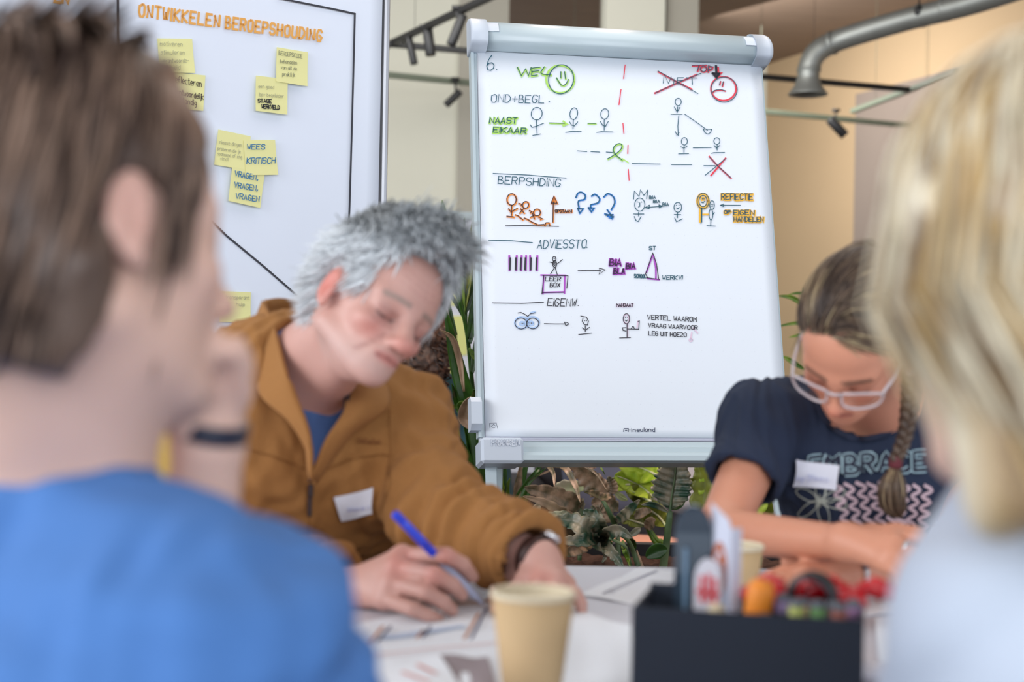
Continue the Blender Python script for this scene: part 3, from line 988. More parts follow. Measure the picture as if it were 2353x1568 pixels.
# printed marks on the sheet
ink('navy', [[(1124, 974), (1140, 973), (1144, 990), (1126, 992), (1124, 974)], [(1128, 982), (1134, 976), (1139, 981)], [(1131, 984), (1137, 984)], [(1130, 987), (1140, 987)]], lambda l: l, 0.9)
ink('navy', text('neuland', 1454, 993, 8.6, 50), lambda l: l, 1.7)
ink('navy', [[(1432, 993), (1433, 986), (1443, 986), (1443, 993)], [(1436, 990), (1440, 990)], [(1446, 989), (1447, 989)]], lambda l: l, 1.8)
ink('navy', [[(1450, 985), (1450, 994)]], lambda l: l, 0.7)
INKC = {'teal': (38, 92, 110), 'green': (178, 226, 104), 'red': (232, 62, 82), 'black': (44, 44, 56), 'orange': (246, 150, 66), 'blue': (34, 128, 214), 'amber': (246, 190, 66), 'purple': (178, 78, 196),
        'light_blue': (178, 206, 244), 'pink': (232, 206, 226), 'navy': (56, 64, 92)}
for (k, wd, off), ls in INK.items():
    V, Fs = ribbons(ls, wd / 1010.0, lambda p: ray_plane(p, PO, nb), nb, off)
    mesh(k + '_marker_lettering', V, Fs, mat(k + '_marker_ink', INKC[k], 0.6, 0.02), pad, smooth=False)['kind'] = 'stuff'
# faint dot grid printed on the sheet
V, Fs = [], []
for i in range(1, 28):
    for j in range(1, 37):
        c = B(i * 0.025, j * 0.025, 0.0028)
        k = len(V)
        V += [c - ex * 0.0005, c - ez * 0.0005, c + ex * 0.0005, c + ez * 0.0005]
        Fs.append((k, k + 1, k + 2, k + 3))
mesh('dot_grid', V, Fs, mat('dot_print', (196, 202, 214), 0.8, 0), pad, smooth=False)['kind'] = 'stuff'

# ================================================================== PINBOARD WITH POSTER
AY = math.radians(34)
bd = np.array([math.cos(AY), math.sin(AY), 0])
bn = np.array([math.sin(AY), -math.cos(AY), 0])
R0 = np.array([-0.2937, 3.237, 0])
zz = np.array([0, 0, 1.0])


def Q(s, z, w_=0.0):
    return R0 + bd * s + zz * z + bn * w_


M_felt = mat('slate_felt', (88, 98, 114), 0.95, 0.12, 90, 0.4)
M_silver = mat('silver_frame', (188, 190, 196), 0.35, 0.03, 12, metal=0.5)
pb = empty('pinboard', Q(-0.6, 0), 'slate grey pinboard with silver frame and the printed poster on it', 'pinboard')
V, Fs = box(Q(-0.62, 1.25, -0.012), (1.2, 0.02, 1.45), [bd, bn, zz])
mesh('felt_panel', V, Fs, M_felt, pb, smooth=False)
for s0 in (-0.006, -1.234):
    V, Fs = box(Q(s0, 1.25, -0.008), (0.014, 0.036, 1.47), [bd, bn, zz], 0.004)
    mesh('side_frame', V, Fs, M_silver, pb, smooth=False)
for z in (0.52, 1.985):
    V, Fs = box(Q(-0.62, z, -0.008), (1.24, 0.034, 0.02), [bd, bn, zz], 0.003)
    mesh('cross_frame', V, Fs, M_silver, pb, smooth=False)
for s0 in (-0.02, -1.22):
    V, Fs = merge([box(Q(s0, 0.28, -0.01), (0.03, 0.03, 0.5), [bd, bn, zz], 0.003), box(Q(s0, 0.02, -0.01), (0.04, 0.5, 0.035), [bd, bn, zz], 0.006)])
    mesh('leg', V, Fs, M_silver, pb, smooth=False)
po = empty('poster', Q(-0.6, 0.72), 'white poster with orange title and black frame lines, on the pinboard', 'poster')
rows = [[Q(s, z, 0.0035 + 0.0025 * math.sin(s * 9 + z * 4)) for s in (-1.22, -0.9, -0.6, -0.3, -0.15, -0.019)] for z in (1.965, 1.6, 1.2, 0.72)]
V, Fs = sheet(rows, 0.0012, 4)
mesh('poster_sheet', V, Fs, mat('poster_paper', (232, 240, 254), 0.6, 0.008, 4), po)
PQ = Q(0, 1.2, 0.0065)
tq = lambda p: ray_plane(p, PQ, bn)
sc1 = 1 / 1010.0
tt = []
x0, y0 = 318, 37
for wd_, xa, xb in (('ONTWIKKELEN', 319, 503), ('BEROEPSHOUDING', 518, 738)):
    a = text(wd_, 0, 0, 28, xb - xa, 0, 0.13, 0, 2.3)
    tt += [[(xa + x * 1.0, y0 + (xa + x - 318) * 0.137 + y * (1 - 0.0003 * (xa + x - 318))) for x, y in l] for l in a]
V, Fs = ribbons(tt, 4.9 * sc1, tq, bn, 0.0008)
M_or = mat('orange_print', (236, 172, 86), 0.6, 0.02)
mesh('title_lettering', V, Fs, M_or, po, smooth=False)
V, Fs = ribbons([[(128, -14), (125, 4), (138, 6)], [(127, -5), (137, -3)], [(143, 6), (146, -12), (156, 8), (160, -10)]], 5.5 * sc1, tq, bn, 0.0008)
mesh('title_lettering', V, Fs, M_or, po, smooth=False)
circ_c, circ_r = tq((338, 362)), 0.0
e1 = tq((441, 350)) - circ_c
circ_r = np.linalg.norm(e1)
cp = [circ_c + circ_r * (math.cos(a) * bd + math.sin(a) * zz * 1.15) for a in np.linspace(0, 2 * math.pi, 60)]
bl_ = [[(270, -40), (271, 60), (271, 200), (272, 250)], [(640, -4), (700, 8), (760, 20), (815, 32), (812, 150), (808, 300), (803, 470), (797, 620), (795, 760)], [(430, 452), (520, 542), (600, 608), (690, 686), (760, 746)], [(240, 440), (100, 560), (-60, 690)]]
V, Fs = merge([ribbons(bl_, 4.6 * sc1, tq, bn, 0.0010), ribbons([cp], 4.6 * sc1, lambda p: p, bn, 0.0010)])
mesh('black_lines', V, Fs, mat('black_print', (52, 54, 64), 0.6, 0.02), po, smooth=False)

# ------------------------------------------------------------------ sticky notes, each a thing of its own
M_note = mat('yellow_note_paper', (236, 233, 166), 0.8, 0.015)
M_pencil = mat('faint_pencil', (168, 170, 142), 0.8, 0)
M_pen = mat('pale_pen', (128, 132, 112), 0.8, 0)
M_mk = mat('dark_marker', (34, 38, 44), 0.6, 0)
M_mkb = mat('blue_marker', (32, 116, 172), 0.6, 0)


def n5(p):
    return (340 + p[0] / 3.6475, 70 + p[1] / 3.6475)


def note(cor, label, writ, lift=0.002):
    o3 = Q(0, 1.2, 0.0068 + lift)
    c = [ray_plane(n5(p), o3, bn) for p in cor]            # TL TR BR BL
    rows = []
    for t in (0, 0.5, 1):
        r = []
        for s in (0, 0.5, 1):
            p = (c[0] * (1 - s) + c[1] * s) * (1 - t) + (c[3] * (1 - s) + c[2] * s) * t
            r.append(p + bn * (0.004 * t * t))
        rows.append(r)
    root = empty('sticky_note', (c[0] + c[2]) / 2, label, 'sticky note', 'yellow sticky notes on the poster')
    V, Fs = sheet(rows, 0.0004, 3)
    mesh('note_paper', V, Fs, M_note, root, smooth=False)
    nt = np.cross(c[1] - c[0], c[3] - c[0])
    nt /= np.linalg.norm(nt)
    o4 = c[0] + bn * 0.001
    n4 = np.cross(c[1] - c[0], (c[3] + bn * 0.004) - c[0])
    n4 /= np.linalg.norm(n4)
    if n4 @ bn < 0:
        n4 = -n4
    for (m, wd, lines) in writ:
        V, Fs = ribbons([[n5(p) for p in l] for l in lines], wd * sc1, lambda p: ray_plane(p, o4, n4), n4, 0.0006)
        mesh('handwriting', V, Fs, m, root, smooth=False)


note([(78, 66), (370, 70), (390, 360), (96, 352)], 'sticky note with faint pencil words, top left under the first half of the title',
     [(M_pencil, 0.9, text('motiveren', 102, 128, 36, 186, 0.03) + text('stimuleren', 108, 198, 34, 198, 0.02) + text('verantwoorde-', 112, 270, 34, 230) + text('lijkheid', 130, 325, 34, 140))])
note([(185, 348), (482, 377), (458, 676), (160, 648)], 'sticky note in dark pen partly hidden behind the brown-haired woman, overlapping the note above',
     [(mat('brown_pen', (70, 62, 56), 0.7, 0), 1.5, text('reflecteren', 205, 425, 50, 242, 0.2) + text('verantwoordelijk', 190, 525, 44, 275, 0.2) + text('zelfstandig', 185, 590, 44, 222, 0.18))], 0.004)
note([(1080, 140), (1340, 183), (1330, 470), (1068, 430)], 'sticky note in small green capitals, highest on the right under the title',
     [(M_pen, 0.9, text('BEROEPSCODE', 1097, 205, 34, 195, 0.15) + text('behandelen', 1110, 272, 30, 138, 0.1) + text('van uit de', 1115, 322, 28, 132, 0.1) + text('praktijk', 1127, 380, 32, 104, 0.1))])
note([(905, 378), (1172, 410), (1162, 708), (897, 675)], 'sticky note with two faint lines above two black words',
     [(M_pencil, 0.8, text('een goed', 925, 480, 28, 130, 0.08) + text('bpv begeleider', 935, 550, 30, 202, 0.08)), (M_mk, 2.0, text('STAGE', 922, 603, 30, 112, 0.05) + text('WERKVELD', 952, 652, 32, 150, 0.07))], 0.004)
note([(590, 830), (860, 888), (838, 1175), (550, 1127)], 'sticky note with four lines of faint pencil script, left in the lower trio',
     [(M_pencil, 0.8, text('nieuwe dingen', 600, 950, 30, 185, 0.15) + text('proberen die je', 585, 1003, 28, 190, 0.15) + text('spannend of eng', 582, 1045, 28, 205, 0.15) + text('vindt', 607, 1088, 28, 68, 0.1))])
note([(802, 918), (1065, 918), (1085, 1212), (815, 1215)], 'sticky note with two words in blue capitals, right in the lower trio',
     [(M_mkb, 1.8, text('WEES', 828, 995, 40, 148, 0, 0.1) + text('KRiTiSCH', 826, 1118, 48, 240, -0.02, 0.1))], 0.004)
note([(708, 1140), (980, 1195), (935, 1490), (668, 1430)], 'sticky note with one word written three times in blue capitals',
     [(M_mkb, 1.9, text('VRAGEN,', 728, 1222, 44, 192, 0.18, 0.1) + text('VRAGEN,', 723, 1316, 44, 196, 0.15, 0.1) + text('VRAGEN', 735, 1408, 44, 196, 0.15, 0.1))], 0.006)
note([(602, 2184), (862, 2196), (854, 2452), (594, 2444)], "sticky note low on the poster, just above the man's raised collar",
     [(M_pencil, 0.8, text('transparant', 650, 2250, 30, 200, 0.03) + text('hulp', 740, 2310, 30, 70, 0.03))])
# ================================================================== PLANTER AND PLANTS
M_soil = mat('soil', (74, 50, 40), 0.95, 0.5, 60, 1.0)
M_trough = mat('black_trough', (34, 33, 38), 0.6, 0.1, 10)
pl = empty('planter_trough', (0.3, 3.78, 0), 'long black planter trough filled with soil, behind the easel', 'planter')
V, Fs = merge([box((0.3, 3.60, 0.25), (2.9, 0.02, 0.5), bev=0.004), box((0.3, 3.97, 0.262), (2.9, 0.02, 0.524), bev=0.004), box((-1.14, 3.785, 0.25), (0.02, 0.35, 0.5), bev=0.004), box((1.74, 3.785, 0.25), (0.02, 0.35, 0.5), bev=0.004), box((0.3, 3.785, 0.03), (2.88, 0.35, 0.02))])
mesh('trough', V, Fs, M_trough, pl, smooth=False)
n, m_ = 150, 26
V, Fs = [], []
for i in range(n):
    for j in range(m_):
        V.append((-1.13 + 2.86 * i / (n - 1), 3.612 + 0.346 * j / (m_ - 1), 0.485))
V = np.array(V)
V[:, 2] += 0.010 * wav(V, 60, 3) + 0.010 * wav(V, 170, 4)
Fs = [(i * m_ + j, (i + 1) * m_ + j, (i + 1) * m_ + j + 1, i * m_ + j + 1) for i in range(n - 1) for j in range(m_ - 1)]
mesh('soil', V, Fs, M_soil, pl, smooth=False)['kind'] = 'stuff'


def leafmat(name, a, b, rough=0.32, scale=14, st=(1, 1, 1)):
    if name in _m:
        return _m[name]
    m = bpy.data.materials.new(name)
    _m[name] = m
    m.use_nodes = True
    nt = m.node_tree
    bs = nt.nodes['Principled BSDF']
    N, L = nt.nodes.new, nt.links.new
    tc = N('ShaderNodeTexCoord')
    nz = N('ShaderNodeTexNoise')
    nz.inputs['Scale'].default_value = scale
    nz.inputs['Detail'].default_value = 5
    L(tc.outputs['Object'], nz.inputs[0])
    rp = N('ShaderNodeValToRGB')
    rp.color_ramp.elements[0].position = 0.38
    rp.color_ramp.elements[1].position = 0.62
    rp.color_ramp.elements[0].color = lin(a)
    rp.color_ramp.elements[1].color = lin(b)
    L(nz.outputs[0], rp.inputs[0])
    L(rp.outputs[0], bs.inputs['Base Color'])
    bs.inputs['Roughness'].default_value = rough
    bs.inputs['Transmission Weight'].default_value = 0.0
    bs.inputs['Subsurface Weight'].default_value = 0.0
    return m


L_dark = leafmat('dark_green_leaf', (34, 66, 20), (66, 112, 34), 0.34)
L_teal = leafmat('blue_green_leaf', (42, 76, 58), (150, 140, 118), 0.34, 26)  # the paler taupe end of the mix paints in warm sheen
L_taupe = leafmat('taupe_sheen_leaf', (92, 86, 62), (188, 156, 130), 0.4, 30)  # warm reflected light painted into the green as a taupe tint
L_peach = leafmat('peach_sheen_leaf', (150, 126, 98), (204, 172, 144), 0.5, 16)  # peach tone paints in warm light on the leaves
L_lime = leafmat('lime_leaf', (140, 172, 34), (206, 220, 84), 0.4, 12)
L_mid = leafmat('mid_green_leaf', (62, 96, 26), (120, 146, 44), 0.4, 16)
L_olive = leafmat('olive_leaf', (84, 92, 30), (134, 140, 48), 0.4, 16)
L_var = leafmat('variegated_leaf', (58, 74, 52), (196, 192, 160), 0.4, 40)
L_pale = leafmat('pale_leaf', (222, 214, 190), (190, 204, 150), 0.5, 12)
L_stem = leafmat('stem_green', (70, 96, 60), (118, 136, 96), 0.45, 10)


def leaf(par, pts, wpx, m, kind='blade', twist=0.0, cup=0.25, ruf=0.0, lob=0, D=3.75, mid=None, nu=8, name='leaf'):
    """one leaf: midrib through pixel/depth points, real width, curled in depth"""
    q = [P(p[0], p[1], p[2] if len(p) > 2 else D) for p in pts]
    c = catmull(q, max(5, int(30 / max(1, len(q) - 1))))
    n = len(c)
    wid = wpx * D / FPX
    t = np.linspace(0, 1, n)
    if kind == 'blade':
        pr = np.clip(np.sin(np.pi * np.clip(t * 0.93 + 0.07, 0, 1)) ** 0.75, 0, 1)
    elif kind == 'oval':
        pr = np.sin(np.pi * np.clip(t, 0, 1)) ** 0.55 * (1 - 0.25 * t)
    else:
        pr = (np.sin(np.pi * np.clip(t, 0, 1) ** 0.75) ** 0.6) * (0.78 + 0.22 * np.abs(np.sin(np.pi * t * (lob or 6))))
    V, Fs = [], []
    for i in range(n):
        d = c[min(i + 1, n - 1)] - c[max(i - 1, 0)]
        d /= np.linalg.norm(d) + 1e-9
        view = (c[i] - CAM) / np.linalg.norm(c[i] - CAM)
        s = np.cross(d, view)
        s /= np.linalg.norm(s) + 1e-9
        up = np.cross(s, d)
        s2 = s * math.cos(twist) + up * math.sin(twist)
        up2 = np.cross(s2, d)
        for j in range(nu + 1):
            v = j / nu * 2 - 1
            hw = max(pr[i], 0.02) * wid / 2
            z = -cup * abs(v) ** 1.3 * hw
            if ruf:
                z += ruf * wid * math.sin(t[i] * 2 * math.pi * (lob or 6) + abs(v) * 2.2) * abs(v) ** 0.8 * pr[i]
            z += (0.03 * wid if abs(v) < 0.1 else 0)
            sw = 0.14 * wid * abs(v) if kind == 'lobed' else 0
            V.append(c[i] + s2 * v * hw + up2 * z + d * sw)
    k = nu + 1
    for i in range(n - 1):
        for j in range(nu):
            Fs.append((i * k + j, i * k + j + 1, (i + 1) * k + j + 1, (i + 1) * k + j))
    o = mesh(name, V, Fs, m, par)
    sm = o.modifiers.new('thickness', 'SOLIDIFY')
    sm.thickness = 0.0012
    sm.offset = 0
    if mid is not None:
        V, Fs = tube([x + (CAM - x) / np.linalg.norm(CAM - x) * 0.002 for x in c[:-2]], np.linspace(0.0035, 0.001, n - 2), 6)
        mesh('midrib', V, Fs, mid, o)
    return o


def stem(par, pts, r, m=None, D=3.75, name='stem'):
    q = catmull([P(p[0], p[1], p[2] if len(p) > 2 else D) for p in pts], 6)
    V, Fs = tube(q, np.linspace(r, r * 0.6, len(q)), 8)
    mesh(name, V, Fs, m or L_stem, par)


# tall lance-leaved plant between the man and the easel
p1 = empty('lance_leaf_plant', P(1085, 1290, 3.74), 'tall plant with long dark green lance leaves left of the easel', 'plant')
blades = [([(1108, 1200), (1095, 1010, 3.7), (1052, 850, 3.66), (1022, 705, 3.6)], 40, L_dark), ([(1100, 1150), (1098, 1020), (1096, 935, 3.7), (1088, 895, 3.6)], 62, L_dark),
          ([(1090, 1260), (1078, 1080, 3.7), (1022, 985, 3.62), (976, 950, 3.5)], 34, L_dark), ([(1085, 1240), (1052, 1010, 3.68), (1030, 930, 3.66), (1017, 888, 3.6)], 13, L_mid),
          ([(1090, 1220), (1078, 1000, 3.7), (1052, 930), (1038, 882, 3.6)], 24, L_dark), ([(1092, 1240), (1080, 1130), (1030, 1060, 3.6), (980, 975, 3.5), (966, 945, 3.45)], 22, L_taupe),
          ([(1102, 1210), (1080, 1080), (1045, 1062, 3.6), (1012, 1056, 3.5)], 10, L_taupe), ([(1096, 1290), (1066, 1180, 3.65), (1047, 1080, 3.6), (1032, 1046, 3.6)], 30, L_taupe),
          ([(1086, 1290), (1060, 1210, 3.6), (1022, 1130, 3.56), (1006, 1100, 3.5)], 14, L_peach), ([(1078, 1200), (1070, 1160, 3.6), (1046, 1070, 3.6), (1034, 1050, 3.6)], 26, L_peach),
          ([(1062, 930, 3.7), (1040, 936, 3.6), (1000, 936, 3.5), (970, 950, 3.45)], 11, L_dark), ([(1080, 985, 3.6), (1066, 960, 3.6), (1074, 930, 3.55), (1082, 912, 3.5)], 26, L_peach),
          ([(1056, 948, 3.6), (1062, 932, 3.6), (1078, 926, 3.55)], 22, L_mid), ([(1115, 1290), (1128, 1180), (1132, 1075), (1110, 900)], 30, L_dark),
          ([(1000, 1300), (1008, 1180), (1020, 1010), (988, 950, 3.6)], 26, L_teal), ([(905, 1330), (898, 1250), (884, 1190), (870, 1150)], 46, L_var), ([(930, 1330), (915, 1270), (890, 1225), (872, 1205)], 40, L_var),
          ([(893, 1330), (882, 1290), (872, 1262), (862, 1245)], 26, L_peach), ([(1060, 1310), (1090, 1180), (1078, 1100), (1062, 1080)], 18, L_dark)]
for pts, wp, mm in blades:
    leaf(p1, pts, wp, mm, twist=random.uniform(-0.4, 0.4), cup=0.45, D=3.72)
for pts in ([(1100, 1310), (1106, 1150), (1110, 1000)], [(1090, 1310), (1094, 1200), (1080, 1060)], [(1078, 1310), (1072, 1190), (1056, 1090)], [(1068, 1310), (1060, 1200), (1020, 1040)]):
    stem(p1, pts, 0.006)

# feathery palm with its fronds reaching above the man's shoulder
p2 = empty('palm_plant', P(1112, 1290, 3.85), "slender palm rising behind the man's forehead, fronds beside the easel rail", 'plant')
stem(p2, [(1110, 1290, 3.85), (1102, 1050, 3.8), (1085, 880, 3.72), (1072, 760, 3.68), (1052, 680, 3.64), (1035, 640, 3.6)], 0.007, L_dark)
for pts, wp, mm in [([(1072, 745), (1066, 700), (1052, 680), (1034, 652)], 12, L_dark), ([(1064, 722), (1070, 660), (1085, 560), (1092, 492)], 28, L_olive), ([(1066, 725), (1052, 620), (1026, 520), (1016, 460)], 30, L_mid),
                    ([(1066, 722), (1082, 680), (1095, 640), (1104, 600)], 26, L_dark), ([(1078, 780), (1090, 730), (1098, 690), (1104, 650)], 34, L_dark), ([(1070, 740), (1050, 700), (1036, 680), (1022, 668)], 10, L_dark),
                    ([(1050, 770), (1038, 730), (1030, 695), (1028, 668)], 9, L_dark), ([(1066, 724), (1056, 690), (1046, 664), (1038, 646)], 16, L_olive), ([(1080, 790), (1088, 750), (1100, 720), (1110, 700)], 22, L_dark),
                    ([(1066, 726), (1060, 640), (1058, 560), (1068, 500)], 22, L_dark), ([(1084, 860), (1098, 800), (1108, 760), (1112, 700)], 24, L_dark), ([(1078, 800), (1092, 820), (1103, 800), (1110, 780)], 16, L_mid)]:
    leaf(p2, pts, wp, mm, twist=random.uniform(-0.5, 0.5), cup=0.3, D=3.68)
for pts, wp in [([(1066, 900, 3.6), (1056, 830, 3.6), (1040, 780, 3.55), (1012, 758, 3.5)], 14)]:
    leaf(p2, pts, wp, L_peach, cup=0.5, D=3.6)


# planting below the flipchart; coordinates in a 4.706x enlargement of (1140, 1050)
def z3(L_, d0=3.75):
    return [(1140 + p[0] / 4.706, 1050 + p[1] / 4.706, p[2] if len(p) > 2 else d0) for p in L_]


p3 = empty('grassy_plant', P(1160, 1290, 3.72), 'grassy plant with narrow arching leaves right of the easel leg', 'plant')
for pts, wp, mm in [([(60, 900), (75, 500), (95, 200), (90, 30)], 60, L_dark), ([(110, 900), (160, 600), (330, 300), (540, 120)], 70, L_dark), ([(150, 900), (190, 700), (330, 400), (350, 250)], 80, L_dark),
                    ([(120, 800), (200, 500), (240, 250), (280, 40)], 90, L_taupe), ([(100, 880), (130, 600), (120, 350), (150, 230)], 55, L_mid), ([(330, 260), (420, 180), (500, 90), (640, 60, 3.6)], 50, L_dark),
                    ([(300, 300), (310, 180), (330, 90), (350, 40)], 60, L_dark), ([(480, 40), (560, 90, 3.6), (620, 180, 3.55), (632, 330, 3.5)], 52, L_taupe), ([(590, 90), (740, 120, 3.6), (850, 300, 3.55), (912, 500, 3.5)], 66, L_taupe),
                    ([(600, 80), (820, 60, 3.6), (1060, 170, 3.55), (1210, 380, 3.5)], 20, L_taupe), ([(350, 270), (430, 210), (560, 160), (700, 60)], 20, L_taupe), ([(180, 900), (240, 760), (262, 640), (250, 560)], 40, L_dark),
                    ([(60, 700), (90, 450), (60, 300), (70, 180)], 50, L_lime), ([(20, 860), (30, 640), (10, 400), (40, 60)], 46, L_dark), ([(1090, 60), (1140, 130, 3.6), (1180, 200, 3.6)], 16, L_mid)]:
    leaf(p3, z3(pts), wp / 4.706, mm, twist=random.uniform(-0.4, 0.4), cup=0.45, D=3.75)

p4 = empty('broad_leaf_plant', P(1210, 1290, 3.7), 'small plant with one bright green oval leaf and a cream leaf', 'plant')
leaf(p4, z3([(290, 780), (300, 680), (290, 560), (270, 470)]), 150 / 4.706, L_mid, 'oval', 0.2, 0.3, D=3.7, mid=L_lime)
leaf(p4, z3([(360, 760), (400, 660), (430, 570), (480, 500)]), 130 / 4.706, L_pale, 'oval', -0.2, 0.4, D=3.78)
leaf(p4, z3([(420, 770), (470, 720), (500, 650), (540, 620)]), 70 / 4.706, L_dark, 'oval', 0.3, 0.4, D=3.72)
leaf(p4, z3([(180, 800), (200, 740), (230, 680), (240, 640)]), 90 / 4.706, L_dark, 'oval', 0.3, 0.4, D=3.7)
for x in (290, 380, 430, 200):
    stem(p4, z3([(x, 790), (x + 8, 900), (x - 10, 1090)], 3.74), 0.004)

p5 = empty('philodendron', P(1390, 1290, 3.75), 'large philodendron with wavy lobed green leaves tinted by a warm taupe sheen below the flipchart', 'plant')
ph = [([(1230, 430), (1120, 330), (980, 200), (820, 60)], 300, L_taupe, .5), ([(1250, 420), (1160, 440, 3.7), (1060, 400, 3.66), (960, 380, 3.6)], 90, L_taupe, .3),
      ([(920, 560), (780, 480, 3.7), (560, 400, 3.68), (330, 340, 3.66)], 240, L_taupe, .4), ([(850, 660), (700, 590, 3.62), (520, 500, 3.6), (300, 430, 3.56)], 110, L_peach, .3),
      ([(860, 900), (720, 800, 3.55), (520, 740, 3.5), (270, 790, 3.46)], 210, L_teal, .4), ([(1130, 850), (980, 780, 3.5), (820, 700, 3.5), (640, 680, 3.5)], 220, L_teal, .3),
      ([(1170, 860), (1120, 740, 3.55), (1040, 640, 3.55), (960, 590, 3.55)], 170, L_teal, .5), ([(1140, 870), (1000, 900, 3.5), (850, 910, 3.46), (640, 910, 3.44)], 150, L_teal, .3),
      ([(1150, 890), (1220, 820, 3.5), (1340, 800, 3.46), (1460, 870, 3.44)], 150, L_teal, .4), ([(1160, 880), (1210, 980, 3.5), (1300, 1090, 3.46), (1380, 1220, 3.44)], 130, L_teal, .4),
      ([(1140, 900), (1170, 1000, 3.5), (1180, 1080, 3.5), (1150, 1140, 3.5)], 60, L_teal, .3), ([(1050, 900), (940, 960, 3.55), (820, 1020, 3.5), (700, 1050, 3.46)], 160, L_taupe, .4),
      ([(1330, 600), (1230, 520), (1150, 480), (1060, 500)], 240, L_taupe, .4), ([(1250, 420), (1260, 350), (1240, 280), (1220, 230)], 130, L_taupe, .3), ([(1290, 700), (1380, 640, 3.6), (1460, 560, 3.56), (1550, 470, 3.5)], 120, L_teal, .4),
      ([(950, 620), (880, 560), (800, 520), (700, 500)], 300, L_teal, .5), ([(1010, 120), (1040, 90), (1060, 60), (1070, 20)], 110, L_taupe, .3), ([(1370, 900), (1380, 1000, 3.5), (1420, 1100, 3.5), (1450, 1200, 3.46)], 50, L_mid, .3),
      ([(1180, 500), (1160, 560), (1200, 640), (1300, 690)], 170, L_taupe, .4), ([(480, 700), (560, 660, 3.6), (640, 640, 3.55), (760, 600, 3.55)], 120, L_var, .4), ([(1100, 700), (1120, 640), (1080, 560), (1030, 540)], 80, L_var, .3),
      ([(600, 420, 3.85), (720, 340, 3.85), (860, 330, 3.85), (960, 300, 3.85)], 190, L_pale, .3)]
for k in range(16):
    x0_, y0_ = random.uniform(150, 1750), random.uniform(650, 1100)
    a_ = random.uniform(-2.9, -0.3)
    ln = random.uniform(170, 330)
    ph.append(([(x0_, y0_, 3.82), (x0_ + ln * .35 * math.cos(a_), y0_ + ln * .4 * math.sin(a_), 3.8), (x0_ + ln * .7 * math.cos(a_), y0_ + ln * .62 * math.sin(a_), 3.78), (x0_ + ln * math.cos(a_), y0_ + ln * .7 * math.sin(a_), 3.74)], random.uniform(80, 150), random.choice((L_teal, L_taupe, L_dark, L_taupe, L_mid)), .5))
for pts, wp, mm, tw in ph:
    leaf(p5, z3(pts), wp / 4.706, mm, 'lobed', random.uniform(-tw, tw), 0.3, 0.075, random.choice((5, 6, 7)), D=3.65)
for pts, r in (([(1310, 800), (1240, 640, 3.7), (1170, 500, 3.7), (1110, 430)], 0.0075), ([(1320, 1130), (1315, 900), (1300, 780), (1270, 740)], 0.0075), ([(1450, 1190, 3.6), (1420, 1050, 3.55), (1380, 960, 3.5), (1220, 880, 3.5)], 0.006),
               ([(1540, 1190, 3.6), (1480, 1020, 3.6), (1420, 900, 3.55), (1300, 820, 3.5)], 0.007), ([(900, 1120), (920, 900), (930, 700), (920, 560)], 0.006)):
    stem(p5, z3(pts), r)
V, Fs = tube([P(1140 + 1580 / 4.706, 1050 + 1230 / 4.706, 3.62), P(1140 + 1545 / 4.706, 1050 + 1120 / 4.706, 3.62), P(1140 + 1522 / 4.706, 1050 + 1010 / 4.706, 3.6)], [0.008, 0.006, 0.001], 8)
mesh('new_shoot', V, Fs, L_peach, p5)

p6 = empty('lime_caladium', P(1480, 1290, 3.85), 'plant with big lime green leaves and pale midribs below the flipchart', 'plant')
for pts, wp, mm, tw in [([(1760, 210, 3.75), (1640, 150), (1480, 90), (1300, 20)], 380, L_lime, .2), ([(1700, 440, 3.75), (1580, 330), (1420, 250), (1280, 200)], 300, L_lime, .3), ([(1450, 300), (1350, 300), (1280, 280), (1230, 240)], 190, L_lime, .3),
                        ([(1840, 750, 3.7), (1740, 630), (1600, 560), (1420, 600)], 300, L_olive, .2), ([(1670, 480, 3.7), (1580, 440), (1480, 380), (1400, 350)], 230, L_olive, .4), ([(1780, 130), (1760, 90), (1720, 60), (1690, 30)], 130, L_olive, .4),
                        ([(1620, 740), (1500, 700), (1420, 680), (1360, 720)], 170, L_olive, .3), ([(1420, 470), (1360, 440), (1310, 400), (1290, 360)], 80, L_pale, .3), ([(2180, 100), (2160, 260), (2060, 300), (2020, 460)], 120, L_olive, .3), ([(2080, 260), (2030, 330), (2000, 420), (1980, 520)], 130, L_olive, .3)]:
    leaf(p6, z3(pts, 3.85), wp / 4.706, mm, 'oval', random.uniform(-tw, tw), 0.25, 0.03, 5, D=3.85, mid=L_pale)
for pts in ([(1840, 750), (1850, 950), (1800, 1190)], [(1620, 740), (1740, 900), (1800, 930), (1840, 1190)], [(1640, 760), (1700, 900), (1780, 1000), (1790, 1190)]):
    stem(p6, z3(pts, 3.84), 0.007, L_mid)

p7 = empty('ribbed_leaf_plant', P(1530, 1290, 3.62), 'tall plant with one upright deeply ribbed blue-green leaf on a thick stalk', 'plant')
leaf(p7, z3([(1880, 600, 3.55), (1900, 420, 3.55), (1930, 240, 3.55), (1950, 20, 3.55)]), 460 / 4.706, L_teal, 'lobed', 0.15, 0.5, 0.07, 8, D=3.55, mid=L_stem, nu=12)
leaf(p7, z3([(1860, 600, 3.5), (1760, 540, 3.5), (1660, 510, 3.48), (1570, 520, 3.46)]), 70 / 4.706, L_teal, 'blade', 0.5, 0.3, D=3.5)
leaf(p7, z3([(1890, 560, 3.56), (1960, 520, 3.56), (2010, 460, 3.56), (2080, 400, 3.56)]), 120 / 4.706, L_dark, 'blade', 0.3, 0.3, D=3.55)
leaf(p7, z3([(1850, 1000, 3.5), (1760, 1010, 3.5), (1690, 1040, 3.5), (1620, 1090, 3.5)]), 200 / 4.706, L_dark, 'oval', 0.3, 0.3, D=3.55)
leaf(p7, z3([(1560, 770, 3.6), (1520, 800, 3.6), (1480, 830, 3.6), (1440, 860, 3.6)]), 90 / 4.706, L_teal, 'oval', 0.3, 0.3, D=3.6)
